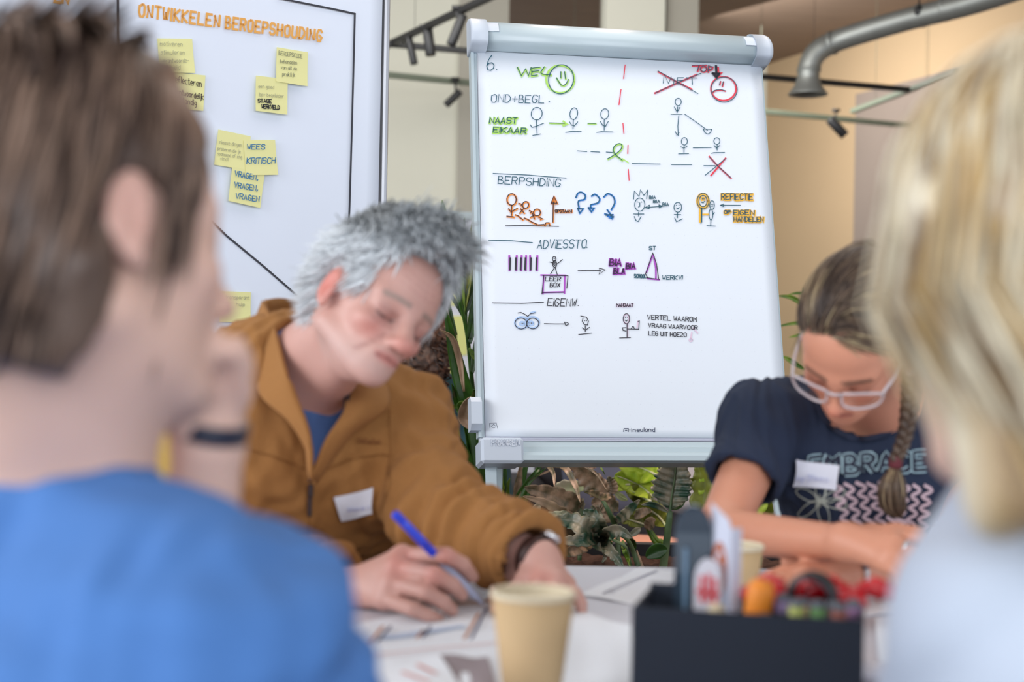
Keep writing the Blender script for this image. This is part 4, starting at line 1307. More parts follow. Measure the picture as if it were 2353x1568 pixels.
stem(p7, z3([(1800, 1240, 3.62), (1840, 950, 3.58), (1870, 700, 3.55), (1880, 590, 3.55)]), 0.011)

p8 = empty('leafy_plant', P(1700, 1290, 3.8), "leafy plant filling the gap under the woman's sleeve, beside the right easel leg", 'plant')
for pts, wp, mm in [([(1700, 1230), (1730, 1180), (1750, 1120), (1762, 1075)], 60, L_lime), ([(1720, 1250), (1745, 1210), (1765, 1150), (1768, 1090)], 50, L_olive), ([(1740, 1260), (1760, 1215), (1790, 1190), (1820, 1170)], 40, L_teal),
                    ([(1690, 1260), (1700, 1215), (1712, 1195), (1730, 1185)], 40, L_teal), ([(1800, 1260), (1812, 1215), (1822, 1180), (1830, 1150)], 36, L_dark), ([(1600, 1270), (1612, 1180), (1618, 1110), (1606, 1070)], 60, L_olive), ([(1640, 1270), (1640, 1180), (1630, 1120), (1625, 1075)], 56, L_lime)]:
    leaf(p8, pts, wp, mm, 'lobed', 0.3, 0.3, 0.04, 6, D=3.8)
for x in (1700, 1745, 1805, 1620):
    stem(p8, [(x, 1320), (x + 4, 1270), (x + 5, 1230)], 0.005, D=3.82)

p9 = empty('areca_palm', P(1960, 1260, 4.6), "thin palm fronds showing between the flipchart and the woman's head", 'plant')
stem(p9, [(1960, 1440, 4.6), (1950, 1100, 4.6), (1900, 850, 4.6), (1870, 700, 4.6)], 0.008)
for pts, wp in [([(1862, 705), (1840, 695), (1815, 683), (1786, 680)], 12), ([(1880, 745), (1850, 742), (1820, 744), (1780, 752)], 9), ([(1880, 770), (1855, 768), (1830, 772), (1812, 776)], 8), ([(1870, 680), (1850, 676), (1830, 674), (1810, 678)], 7),
                ([(1850, 850), (1830, 838), (1812, 826), (1796, 818)], 12), ([(1890, 800), (1870, 740), (1850, 700), (1846, 660)], 12)]:
    leaf(p9, pts, wp, L_mid, 'blade', 0.2, 0.2, D=4.55)
V, Fs = lathe(tuple(P(1960, 1440, 4.6)[:2]) + (0.0,), [(0.001, 0), (0.16, 0), (0.2, 0.34), (0.19, 0.35), (0.17, 0.32), (0.001, 0.31)], 30)
mesh('pot', V, Fs, M_trough, p9)

# ================================================================== TABLE
M_table = mat('pale_grey_laminate', (206, 208, 218), 0.4, 0.01, 6)
tb = empty('meeting_table', (0.15, 1.45, 0), 'pale grey meeting table strewn with papers, everyone sits around it', 'table')
TZ = 0.742
V, Fs = box((0.15, 1.585, TZ - 0.014), (2.3, 1.13, 0.028), bev=0.004)
mesh('tabletop', V, Fs, M_table, tb, smooth=False)
for x in (-0.9, 1.2):
    for y in (1.1, 2.05):
        V, Fs = box((x, y, 0.357), (0.05, 0.05, 0.714), bev=0.004)
        mesh('leg', V, Fs, M_silver, tb, smooth=False)
for c, s in (((0.15, 1.1, 0.69), (2.06, 0.03, 0.05)), ((0.15, 2.05, 0.69), (2.06, 0.03, 0.05)), ((-0.9, 1.575, 0.69), (0.03, 0.92, 0.05)), ((1.2, 1.575, 0.69), (0.03, 0.92, 0.05))):
    V, Fs = box(c, s)
    mesh('rail', V, Fs, M_silver, tb, smooth=False)


def onT(px, py, z=TZ):
    return ray_plane((px, py), np.array([0, 0, z]), zz)


def paper(cor, lift, label, marks=(), m=None):
    c = [onT(a, b, TZ + 0.001 + lift) for a, b in cor]
    rows = [[(c[0] * (1 - s) + c[1] * s) * (1 - t) + (c[3] * (1 - s) + c[2] * s) * t + zz * (0.0015 * math.sin(7 * s + 5 * t)) for s in (0, 0.35, 0.7, 1)] for t in (0, 0.33, 0.66, 1)]
    root = empty('paper_sheet', sum(c) / 4 - zz * 0.001, label, 'paper')
    V, Fs = sheet(rows, 0.0006, 3)
    mesh('sheet', V, Fs, m or M_paper, root, smooth=False)
    for (mm, wd, lines) in marks:
        V, Fs = ribbons(lines, wd, lambda p: onT(p[0], p[1], TZ + 0.0033 + lift), zz, 0.0004)
        mesh('marker_strokes', V, Fs, mm, root, smooth=False)
    return root


M_br = mat('brown_print', (196, 150, 130), 0.7, 0.05)
M_dk = mat('slate_print', (96, 96, 124), 0.7, 0.05)
M_rdp = mat('reddish_print', (214, 150, 140), 0.7, 0.05)
M_lbp = mat('pale_blue_print', (196, 214, 240), 0.7, 0.02)
paper([(800, 1440), (1120, 1372), (1175, 1425), (880, 1545)], 0.0, "white worksheet under the man's writing hand, striped with dark and brown strokes",
      [(M_dk, 0.0035, [[(898, 1440), (862, 1482)], [(990, 1440), (962, 1480)], [(1118, 1398), (1078, 1480)]]), (M_br, 0.004, [[(880, 1440), (846, 1482)], [(974, 1448), (945, 1482)], [(1100, 1410), (1066, 1470)], [(1040, 1390), (1130, 1380)]]), (M_lbp, 0.012, [[(880, 1465), (1060, 1440)]])])
paper([(700, 1500), (1180, 1440), (1330, 1640), (640, 1700)], 0.003, 'large white sheet spread across the front of the table left of the paper cup', [(M_rdp, 0.003, [[(840, 1508), (1000, 1490), (1140, 1478)]])])
paper([(830, 1525), (1010, 1508), (1075, 1600), (800, 1640)], 0.007, 'white sheet with reddish marks lying at the bottom edge of the picture', [(M_rdp, 0.005, [[(925, 1545), (985, 1568)], [(960, 1528), (1000, 1548)]])])
paper([(1010, 1505), (1120, 1512), (1165, 1640), (1060, 1640)], 0.005, 'grey-brown sheet laid in as the dark gap between the white sheets in front of the cup', m=mat('greybrown_gap', (150, 140, 146), 0.7, 0.05))  # dark gap between the sheets built as a flat grey-brown patch
paper([(1300, 1395), (1452, 1440), (1470, 1660), (1260, 1650)], 0.004, 'white sheet between the paper cup and the black box')
paper([(1330, 1368), (1462, 1308), (1562, 1312), (1500, 1398)], 0.0, 'white sheet with a ruled dark line on the far side of the table', [(M_dk, 0.0028, [[(1386, 1364), (1440, 1340), (1510, 1312)]]), (M_dk, 0.002, [[(1398, 1358), (1412, 1362)]])])
paper([(1925, 1330), (2060, 1345), (2150, 1400), (1960, 1420)], 0.0, "white printed sheet under the woman's forearm, right of the black box", [(M_dk, 0.002, [[(2000, 1335), (1990, 1352)], [(2018, 1338), (2008, 1354)]])])
paper([(2010, 1420), (2200, 1410), (2330, 1640), (2030, 1640)], 0.003, 'white sheet beside the right side of the black box')

# ------------------------------------------------------------------ cups
M_kraft = mat('kraft_card', (206, 176, 132), 0.75, 0.05, 40)
M_rim = mat('cup_rim_card', (226, 214, 186), 0.6, 0.02)


def cup(c, k, label):
    root = empty('paper_cup', c, label, 'cup')
    h_ = 0.108 * k
    V, Fs = lathe(c, [(0.001, 0.004), (0.0235 * k, 0.004), (0.0245 * k, 0), (0.0255 * k, 0), (0.0385 * k, h_ - 0.006), (0.0375 * k, h_ - 0.006), (0.0248 * k, 0.006), (0.001, 0.006)], 56)
    mesh('cup_wall', V, Fs, M_kraft, root)
    V, Fs = lathe(c, [(0.0378 * k + 0.0026 * math.cos(a), h_ - 0.004 + 0.003 * math.sin(a)) for a in np.linspace(0, 2 * math.pi, 12)], 56)
    mesh('rolled_rim', V, Fs, M_rim, root)
    V, Fs = lathe(c, [(0.0374 * k, h_ - 0.006), (0.0242 * k, 0.008)], 56)
    mesh('white_lining', V, Fs, M_rim, root)
    V, Fs = lathe(c, [(0.001, h_ * 0.45), (0.0298 * k, h_ * 0.45)], 40)
    mesh('coffee', V, Fs, mat('coffee', (70, 44, 30), 0.15, 0), root)


ct = onT(1221, 1622)
cup(ct, 1.0, 'kraft paper cup with a pale rolled rim, in front of the man')
cup(onT(1682, 1437), 0.92, 'kraft paper cup standing behind the black box and the table card')

# ------------------------------------------------------------------ black pen box
M_box = mat('black_card', (22, 32, 48), 0.7, 0.05, 20)
BA = math.radians(-14)
be, bf = np.array([math.cos(BA), math.sin(BA), 0]), np.array([-math.sin(BA), math.cos(BA), 0])
B0 = onT(1452, 1395, TZ + 0.098)
B0[2] = TZ + 0.0005
LX, LY, LZ, TK = 0.205, 0.115, 0.0975, 0.004
bx = empty('pen_box', B0 + be * LX / 2 + bf * LY / 2, 'black open box of marker pens at the front of the table', 'box')
ax3 = [be, bf, zz]


def bp(a, b, c):
    return B0 + be * a + bf * b + zz * c


for nm, c, s in (('front_wall', (LX / 2, TK / 2, LZ / 2), (LX, TK, LZ)), ('back_wall', (LX / 2, LY - TK / 2, LZ / 2 + 0.002), (LX, TK, LZ + 0.004)), ('side_wall', (TK / 2, LY / 2, LZ / 2), (TK, LY - 2 * TK, LZ)),
                 ('side_wall', (LX - TK / 2, LY / 2, LZ / 2), (TK, LY - 2 * TK, LZ)), ('bottom', (LX / 2, LY / 2, TK / 2), (LX - 2 * TK, LY - 2 * TK, TK)), ('divider', (LX * 0.44, LY / 2, LZ / 2 - 0.006), (TK * 0.7, LY - 2 * TK, LZ - 0.016))):
    V, Fs = box(bp(*c), s, ax3, 0.0008)
    mesh(nm, V, Fs, M_box, bx, smooth=False)
M_mbody = mat('dark_marker_body', (40, 44, 54), 0.4, 0.03)


def marker(a, b, top, colr, label, r=0.0085, lean=(0.0, 0.0), body=None):
    p0 = bp(a, b, TK + 0.0008)
    p1 = bp(a + lean[0], b + lean[1], top)
    d = (p1 - p0) / np.linalg.norm(p1 - p0)
    L_ = np.linalg.norm(p1 - p0)
    root = empty('marker_pen', p0, label, 'marker pen', 'marker pens in the black box')
    V, Fs = lathe(p0, [(0.001, 0), (r * 0.9, 0), (r, 0.003), (r, L_ - 0.03), (r * 0.92, L_ - 0.028), (r * 0.92, L_ - 0.012)], 20, d)
    mesh('barrel', V, Fs, body or M_mbody, root)
    V, Fs = lathe(p0, [(r * 1.02, L_ - 0.017), (r * 1.04, L_ - 0.007), (r * 0.7, L_ - 0.006)], 20, d)
    mesh('colour_cap', V, Fs, mat('cap_%d_%d_%d' % colr, colr, 0.4, 0.02), root)
    V, Fs = lathe(p0, [(r * 0.9, L_ - 0.008), (r * 0.88, L_ - 0.002), (r * 0.6, L_), (0.0005, L_)], 20, d)
    mesh('end_plug', V, Fs, mat('grey_plug', (92, 98, 108), 0.4, 0.03), root)
    return root


marker(0.118, 0.02, 0.094, (232, 120, 40), 'marker pen with an orange cap, front of the box', 0.0085, (0.0, 0.004), mat('orange_barrel', (244, 146, 52), 0.4, 0.02))
for a, b, top, cl, nm in ((0.132, 0.05, 0.109, (150, 132, 180), 'lilac'), (0.146, 0.026, 0.109, (176, 184, 92), 'yellow-green'), (0.151, 0.054, 0.106, (206, 150, 156), 'pink'),
                          (0.164, 0.030, 0.108, (104, 154, 84), 'green'), (0.177, 0.055, 0.105, (60, 58, 70), 'charcoal'), (0.183, 0.030, 0.107, (150, 78, 62), 'brick-brown'), (0.1955, 0.052, 0.107, (160, 120, 164), 'mauve')):
    marker(a, b, top, cl, 'dark marker pen with a %s cap in the black box' % nm, 0.0072)
# orange cap highlighter standing tall
root = empty('highlighter', bp(0.112, 0.045, TK + 0.001), 'stubby bright orange highlighter sticking up beside the marker pens', 'highlighter')
q0, q1, q2 = bp(0.106, 0.052, TK + 0.001), bp(0.110, 0.045, 0.094), bp(0.114, 0.042, 0.122)
V, Fs = tube(catmull([q0, q1], 6), 0.0105, 16)
mesh('barrel', V, Fs, mat('orange_barrel', (244, 146, 52)), root)
V, Fs = lathe(q1, [(0.0112, -0.03), (0.0125, -0.028), (0.0125, 0.018), (0.010, 0.026), (0.001, 0.028)], 20, q2 - q1)
mesh('cap', V, Fs, mat('orange_cap', (250, 150, 48), 0.45, 0.02), root)
# rolled tape
V, Fs = lathe(bp(0.158, 0.066, 0.105), [(0.017, -0.008), (0.023, -0.008), (0.023, 0.008), (0.017, 0.008), (0.017, -0.008)], 36, be * 0.25 + bf * 0.95 + zz * 0.05)
tag(mesh('tape_roll', V, Fs, mat('black_tape', (36, 36, 42), 0.35, 0.05)), 'black roll of tape standing on edge among the marker pens', 'tape')
# wooden pin and brass ferrule in the front slot
root = empty('wooden_peg', bp(0.075, 0.012, TK + 0.001), 'pale round-headed wooden peg in the front slot of the black box', 'peg')
V, Fs = tube([bp(0.075, 0.012, TK + 0.001), bp(0.075, 0.012, 0.094)], 0.003, 10)
mesh('pin', V, Fs, mat('brass', (170, 140, 80), 0.35, 0.05, metal=0.6), root)
V, Fs = lathe(bp(0.075, 0.012, 0.0955), [(0.0075 * math.sin(a) + 0.0003, -0.0075 * math.cos(a)) for a in np.linspace(0, math.pi, 12)], 20)
mesh('round_head', V, Fs, mat('pale_wood', (222, 204, 168), 0.5, 0.05), root)
# dark glossy stand
root = empty('card_holder', bp(0.045, 0.09, TK + 0.001), 'tall dark glossy rounded plastic holder standing in the box, left of the number card', 'card holder')
M_gloss = mat('dark_gloss_plastic', (58, 72, 86), 0.12, 0.05, coat=0.6)
c0 = bp(0.043, 0.100, 0)
prof = [(-0.018, 0.004), (-0.018, 0.14), (-0.016, 0.164), (-0.009, 0.177), (0.0, 0.181), (0.009, 0.177), (0.016, 0.164), (0.0185, 0.14), (0.0185, 0.004)]
pr = smooth_prof(prof, 4)
V = [c0 + be * a + zz * b - bf * 0.005 + bf * 0.006 * (a / 0.018) ** 2 for a, b in pr] + [c0 + be * a + zz * b + bf * 0.005 + bf * 0.006 * (a / 0.018) ** 2 for a, b in pr]
n = len(pr)
Fs = [(i, i + 1, i + 1 + n, i + n) for i in range(n - 1)] + [tuple(range(n))[::-1], tuple(range(n, 2 * n)), (n - 1, 0, n, 2 * n - 1)]
mesh('holder_shell', V, Fs, M_gloss, root, smooth=False)
V, Fs = box(c0 + zz * 0.085 - bf * 0.007 - be * 0.006, (0.004, 0.002, 0.11), ax3, 0.0008)  # highlight of the gloss built as a pale strip
mesh('painted_glint', V, Fs, mat('pale_blue_glint', (120, 150, 176), 0.2, 0.02), root, smooth=False)
root = empty('round_badge', bp(0.062, 0.083, TK + 0.001), 'white rounded badge with red stripes standing in front of the dark holder', 'badge')
c1 = bp(0.0595, 0.083, 0)
pr = [(0.0132 * math.cos(a), 0.109 + 0.024 * math.sin(a)) for a in np.linspace(0, math.pi, 16)]
pr = [(0.0132, 0.006)] + pr + [(-0.0132, 0.006)]
n = len(pr)
V = [c1 + be * a + zz * b - bf * 0.0015 for a, b in pr] + [c1 + be * a + zz * b + bf * 0.0015 for a, b in pr]
Fs = [(i, (i + 1) % n, (i + 1) % n + n, i + n) for i in range(n)] + [tuple(range(n))[::-1], tuple(range(n, 2 * n))]
mesh('badge_plate', V, Fs, mat('badge_white', (226, 226, 236), 0.4, 0.01), root, smooth=False)
V, Fs = ribbons([[(-0.0055, 0.115), (-0.0055, 0.092)], [(0.001, 0.117), (0.001, 0.092)], [(0.0072, 0.113), (0.0072, 0.092)], [(-0.009, 0.101), (0.010, 0.099)]], 0.0040, lambda p: c1 + be * p[0] + zz * p[1], -bf, 0.0019)
mesh('red_stripes', V, Fs, mat('badge_red', (226, 50, 62), 0.5, 0.02), root, smooth=False)
# table number card: a folded white card
root = empty('table_number_card', bp(0.083, 0.096, TK + 0.001), 'white table card with the number 6 in an orange-brown oval', 'table card')
c2 = bp(0.0705, 0.095, 0)
cu = (be * 0.66 - bf * 0.75)
cn = np.cross(cu, zz)
cn = cn if cn @ (CAM - c2) > 0 else -cn
prc = [(-0.0165, 0.006), (-0.0165, 0.183), (0.012, 0.170), (0.0165, 0.160), (0.0165, 0.006)]
n = len(prc)
V = [c2 + cu * a + zz * b + cn * 0.0006 for a, b in prc] + [c2 + cu * a + zz * b - cn * 0.0006 for a, b in prc]
Fs = [(i, (i + 1) % n, (i + 1) % n + n, i + n) for i in range(n)] + [tuple(range(n))[::-1], tuple(range(n, 2 * n))]
M_card = mat('white_card', (216, 222, 240), 0.5, 0.01)
mesh('card', V, Fs, M_card, root, smooth=False)
V, Fs = box(c2 + cu * 0.0185 + zz * 0.085 - cn * 0.004, (0.001, 0.012, 0.155), [cu, cn, zz])
mesh('folded_flap', V, Fs, M_card, root, smooth=False)


def disc(cx_, cz_, rx, rz, off, n=36):
    V = [c2 + cu * (cx_ + rx * math.cos(a)) + zz * (cz_ + rz * math.sin(a)) + cn * off for a in np.linspace(0, 2 * math.pi, n, endpoint=False)]
    return V, [tuple(range(n))]


V, Fs = disc(-0.001, 0.1215, 0.0125, 0.026, 0.0011)
mesh('oval_print', V, Fs, mat('rust_print', (188, 102, 62), 0.6, 0.02), root, smooth=False)
six = catmull([(0.003, 0.136, 0), (-0.002, 0.137, 0), (-0.0052, 0.128, 0), (-0.0052, 0.114, 0), (-0.001, 0.107, 0), (0.0035, 0.112, 0), (0.003, 0.122, 0), (-0.001, 0.1255, 0), (-0.0045, 0.120, 0)], 4)
V, Fs = ribbons([[(a, b) for a, b, _ in six]], 0.0034, lambda p: c2 + cu * p[0] + zz * p[1], cn, 0.0016)
mesh('number', V, Fs, M_card, root, smooth=False)


# crumpled red wrappers behind the box
def crumple(cs, rs, m, label, seed, name='foil_wrapper', cat='wrapper'):
    lo, hi = np.min([np.array(c) - r for c, r in zip(cs, rs)], 0) - 0.03, np.max([np.array(c) + r for c, r in zip(cs, rs)], 0) + 0.03
    f = Field(lo, hi, 0.0022)
    for c, r in zip(cs, rs):
        f.ell(c, (r, r * 0.8, r * 0.6), None, 0.01)
    V, Fq = f.mesh()
    N = vnormals(V, Fq)
    V = V + N * (0.0035 * np.abs(wav(V, 130, seed)) - 0.003 * np.abs(wav(V, 260, seed + 1)))[:, None]
    V[:, 2] = np.maximum(V[:, 2], TZ + 0.0008)
    return tag(mesh(name, V, Fq, m), label, cat)


M_red = mat('red_foil', (214, 18, 34), 0.25, 0.15, 60, coat=0.5)
def tb_(px, D, h_=0.0):
    p = P(px, 784, D)
    return np.array([p[0], p[1], TZ + h_])


crumple([bp(0.103, 0.088, 0.100), bp(0.118, 0.098, 0.111), bp(0.126, 0.092, 0.100)], [0.013, 0.012, 0.013], M_red, 'crumpled red wrapper beside the orange highlighter', 11)
crumple([bp(0.150, 0.092, 0.106), bp(0.168, 0.088, 0.112), bp(0.186, 0.090, 0.104), bp(0.197, 0.090, 0.098)], [0.014, 0.016, 0.014, 0.011], M_red, 'large crumpled red wrapper behind the marker pens', 21)
crumple([bp(0.202, 0.104, 0.107), bp(0.217, 0.102, 0.112), bp(0.228, 0.100, 0.106)], [0.010, 0.012, 0.010], M_red, 'small crumpled red wrapper draped over the right rim of the black box', 31)
crumple([tb_(1990, 1.42, 0.012), tb_(2025, 1.42, 0.014)], [0.016, 0.014], mat('clear_crinkle', (220, 220, 232), 0.2, 0.05), 'crinkled clear wrapper beside the black box', 41)
# ================================================================== PEOPLE
def rotf(yaw, pitch, roll, side):
    y, p, r = map(math.radians, (yaw, pitch, roll))
    sy, cy, sp, cp = math.sin(y), math.cos(y), math.sin(p), math.cos(p)
    f = np.array([side * sy * cp, -cy * cp, -sp])
    u = np.array([side * sy * sp, -cy * sp, cp])
    n = np.array([-side * cy, -sy, 0])
    return f, math.cos(r) * n + math.sin(r) * u, math.cos(r) * u - math.sin(r) * n


class Head:
    """head frame: f out of the face, n towards the near ear, u to the crown"""
    def __init__(s, ear, yaw, pitch, roll, side, k, ku=1.0, ear_loc=(-0.01, 0.078, 0)):
        s.f, s.n, s.u = rotf(yaw, pitch, roll, side)
        s.R = np.array([s.f, s.n, s.u])
        s.k = k
        s.ku = ku
        s.c = np.array(ear) - k * (np.array(ear_loc) @ s.R)

    def w(s, *q):
        q = np.array(q, float)
        if q[2] < 0:
            q[2] *= s.ku
        return s.c + s.k * (q @ s.R)

    def loc(s, V):
        q = ((V - s.c) @ s.R.T) / s.k
        q[:, 2] = np.where(q[:, 2] < 0, q[:, 2] / s.ku, q[:, 2])
        return q

    def E(s, F, c, r, k=0.01, sub=False, tilt=None):
        R = s.R
        if tilt is not None:                      # rotate in the f-u plane
            a = math.radians(tilt)
            R = np.array([math.cos(a) * s.f + math.sin(a) * s.u, s.n, -math.sin(a) * s.f + math.cos(a) * s.u])
        F.ell(s.w(*c), np.array(r) * s.k, R, k, sub)

    def Cp(s, F, a, b, ra, rb, k=0.01, sub=False):
        F.cap(s.w(*a), s.w(*b), ra * s.k, rb * s.k, k, sub)


def face(F, h, nose=1.0, jaw=1.0, ears=(1, -1), slim=1.0):
    h.E(F, (-0.012, 0, 0.045), (0.098, 0.077, 0.088), 0.0)
    h.E(F, (0.035, 0, -0.02), (0.060, 0.060 * slim, 0.085), 0.03)
    h.E(F, (0.042, 0, 0.055), (0.050, 0.058, 0.050), 0.02)
    for s in (1, -1):
        h.Cp(F, (-0.004, s * 0.052 * jaw, -0.052), (0.066, s * 0.018, -0.090), 0.020 * jaw, 0.016, 0.017)
        h.Cp(F, (0.089, s * 0.010, 0.024), (0.072, s * 0.046, 0.026), 0.010, 0.009, 0.016)
        h.E(F, (0.063, s * 0.043, -0.020), (0.019, 0.016, 0.014), 0.018)
    h.E(F, (0.082, 0, -0.095), (0.017, 0.020, 0.016), 0.018)
    h.E(F, (0.082, 0, -0.056), (0.018, 0.028, 0.024), 0.018)
    for s in (1, -1):
        h.E(F, (0.098, s * 0.031, 0.004), (0.019, 0.018, 0.013), 0.010, True)
        h.E(F, (0.0755, s * 0.031, 0.003), (0.0145, 0.0150, 0.0125), 0.004)
        h.Cp(F, (0.086, s * 0.016, 0.013), (0.079, s * 0.046, 0.011), 0.0045, 0.0045, 0.006)
    h.Cp(F, (0.092, 0, 0.018), (0.113 * (0.9 + 0.1 * nose), 0, -0.026), 0.0075, 0.0095 * nose, 0.012)
    h.E(F, (0.114 * (0.9 + 0.1 * nose), 0, -0.031), (0.0125, 0.0125 * nose, 0.0105), 0.006)
    for s in (1, -1):
        h.E(F, (0.102, s * 0.013, -0.035), (0.0105, 0.0068, 0.0070), 0.006)
        h.Cp(F, (0.0975, s * 0.004, -0.0560), (0.0870, s * 0.0225, -0.0610), 0.0055, 0.0035, 0.005)
        h.Cp(F, (0.0960, s * 0.003, -0.0675), (0.0865, s * 0.0200, -0.0650), 0.0062, 0.0035, 0.005)
        h.Cp(F, (0.098, s * 0.022, -0.030), (0.084, s * 0.036, -0.064), 0.003, 0.003, 0.008, True)
    h.Cp(F, (0.1045, -0.018, -0.0620), (0.1045, 0.018, -0.0620), 0.0022, 0.0022, 0.003, True)
    for s in ears:
        h.E(F, (-0.010, s * 0.079, 0.004), (0.019, 0.0065, 0.030), 0.008, tilt=-12)
        h.E(F, (-0.006, s * 0.087, 0.004), (0.010, 0.0065, 0.018), 0.004, True, tilt=-12)
        h.E(F, (-0.004, s * 0.078, -0.026), (0.008, 0.0055, 0.009), 0.006)
        h.E(F, (0.004, s * 0.079, -0.004), (0.005, 0.004, 0.007), 0.004)


def skin_col(V, h, base, brow, lip, stub=0.0, rough=1.0, red=(205, 100, 88)):
    q = h.loc(V)
    b = np.tile(np.array(lin(base)[:3]), (len(V), 1))

    near = (np.abs(q) < np.array([0.16, 0.11, 0.16])).all(1)

    def mix(w_, c):
        nonlocal b
        w_ = (np.clip(w_, 0, 1) * near)[:, None]
        b = b * (1 - w_) + np.array(lin(c)[:3]) * w_
    g = lambda c, r: np.exp(-(((q - np.array(c)) / np.array(r)) ** 2).sum(1))
    sy = q.copy()
    sy[:, 1] = np.abs(sy[:, 1])
    gs = lambda c, r: np.exp(-(((sy - np.array(c)) / np.array(r)) ** 2).sum(1))
    mix(0.35 * rough * gs((0.075, 0.040, -0.028), (0.03, 0.02, 0.02)), red)
    mix(0.45 * rough * g((0.120, 0, -0.032), (0.018, 0.018, 0.014)), red)
    mix(0.55 * rough * gs((-0.01, 0.083, 0.004), (0.03, 0.012, 0.04)), red)
    mix(0.50 * rough * gs((0.085, 0.032, 0.000), (0.02, 0.022, 0.013)), (138, 80, 72))  # shade under the brow painted into the eye sockets
    if stub:
        mix(stub * np.clip(1 - np.abs(q[:, 2] + 0.085) / 0.04, 0, 1) * (q[:, 0] > -0.02), (186, 176, 172))
    inl = (np.abs(q[:, 1]) < 0.0245) & (q[:, 0] > 0.08)
    mix(0.8 * np.clip(1.2 - np.abs(q[:, 2] + 0.0625) / (0.0105 * np.sqrt(np.clip(1 - (q[:, 1] / 0.026) ** 2, 0.02, 1))), 0, 1) * inl, lip)
    mix(0.8 * np.clip(1.3 - np.abs(q[:, 2] + 0.0615 + 6 * q[:, 1] ** 2) / 0.0019, 0, 1) * inl, (110, 56, 52))  # dark of the mouth slit painted as a line
    br = (sy[:, 1] > 0.012) & (sy[:, 1] < 0.052) & (q[:, 0] > 0.05)
    mix(0.9 * np.clip(1.5 - np.abs(q[:, 2] - (0.0285 + 0.10 * (sy[:, 1] - 0.012) - 3.2 * (sy[:, 1] - 0.012) ** 2)) / 0.0042, 0, 1) * br, brow)
    ey = (np.abs(sy[:, 1] - 0.031) < 0.0155) & (q[:, 0] > 0.06)
    mix(0.8 * np.clip(1.4 - np.abs(q[:, 2] + 0.0045 - 14 * (sy[:, 1] - 0.031) ** 2) / 0.0019, 0, 1) * ey, (52, 36, 34))
    mix(0.35 * np.clip(1.2 - np.abs(q[:, 2] - 0.0085) / 0.0018, 0, 1) * ey, (130, 72, 62))
    if rough > 1:                                   # the older face: crease shade painted in by nose, eyes and brow
        tt = np.clip((-sy[:, 2] - 0.028) / 0.042, 0, 1)
        ln = np.exp(-((sy[:, 1] - (0.021 + 0.017 * tt)) / 0.0022) ** 2) * (sy[:, 2] < -0.026) * (sy[:, 2] > -0.074) * (q[:, 0] > 0.06)
        mix(0.55 * ln, (140, 84, 76))
        mix(0.45 * np.clip(1.3 - np.abs(q[:, 2] + 0.015 - 10 * (sy[:, 1] - 0.031) ** 2) / 0.0022, 0, 1) * ey, (150, 92, 84))
        mix(0.30 * np.clip(1.3 - np.abs(q[:, 2] + 0.0045) / 0.0042, 0, 1) * ey, (60, 40, 38))
        for hz in (0.050, 0.060, 0.069):
            mix(0.28 * np.exp(-((q[:, 2] - hz - 3 * q[:, 1] ** 2) / 0.0013) ** 2) * (np.abs(q[:, 1]) < 0.04) * (q[:, 0] > 0.05), (150, 96, 86))
    return b


def hand(F, wrist, mcps, fingers, thumb, k=1.0):
    """palm and five separate fingers; every joint a (px, py, D)"""
    T = lambda p: P(*p)
    wr = T(wrist)
    ms = [T(m) for m in mcps]
    for m in ms:
        F.cap(wr, m, 0.021 * k, 0.0115 * k, 0.012)
    for a, b in zip(ms[:-1], ms[1:]):
        F.cap(a, b, 0.0118 * k, 0.0112 * k, 0.010)
    rs = [(0.0106, 0.0098, 0.0088, 0.0078), (0.0108, 0.0100, 0.0090, 0.0078), (0.0104, 0.0094, 0.0085, 0.0074), (0.0094, 0.0084, 0.0076, 0.0066)]
    for m, fs, r in zip(ms, fingers, rs):
        pts = [m] + [T(p) for p in fs]
        F.chain(pts, [x * k for x in r[:len(pts)]], 0.0035)
    t = [T(p) for p in thumb]
    F.chain([wr * 0.55 + t[0] * 0.45] + t, [0.018 * k, 0.0135 * k, 0.0110 * k, 0.0092 * k][:len(t) + 1], 0.008)


def rest_hand(F, el, wr, side, k=0.92):
    """relaxed hand lying palm down beyond the wrist, fingers slightly curled"""
    d = (wr - el) / np.linalg.norm(wr - el)
    d = d * [1, 1, 0.25]
    d /= np.linalg.norm(d)
    s = np.cross(d, zz) * side
    s /= np.linalg.norm(s)
    for i, (o, l_, r) in enumerate(((-0.030, 0.070, 0.0098), (-0.010, 0.078, 0.0102), (0.010, 0.073, 0.0098), (0.029, 0.058, 0.0086))):
        m = wr + (d * 0.085 + s * o) * k
        F.cap(wr, m, 0.021 * k, 0.0115 * k, 0.012)
        a = m + (d * l_ * 0.5 + s * o * 0.15 + zz * 0.004) * k
        b = m + (d * l_ * 0.8 + s * o * 0.2 - zz * 0.006) * k
        c = m + (d * l_ * 1.0 + s * o * 0.2 - zz * 0.016) * k
        F.chain([m, a, b, c], [r * k, r * 0.92 * k, r * 0.84 * k, r * 0.74 * k], 0.0035)
    F.chain([wr + (d * 0.02 - s * 0.02) * k, wr + (d * 0.05 - s * 0.045) * k, wr + (d * 0.085 - s * 0.055 - zz * 0.004) * k, wr + (d * 0.105 - s * 0.052 - zz * 0.010) * k], [0.017 * k, 0.0135 * k, 0.011 * k, 0.009 * k], 0.008)


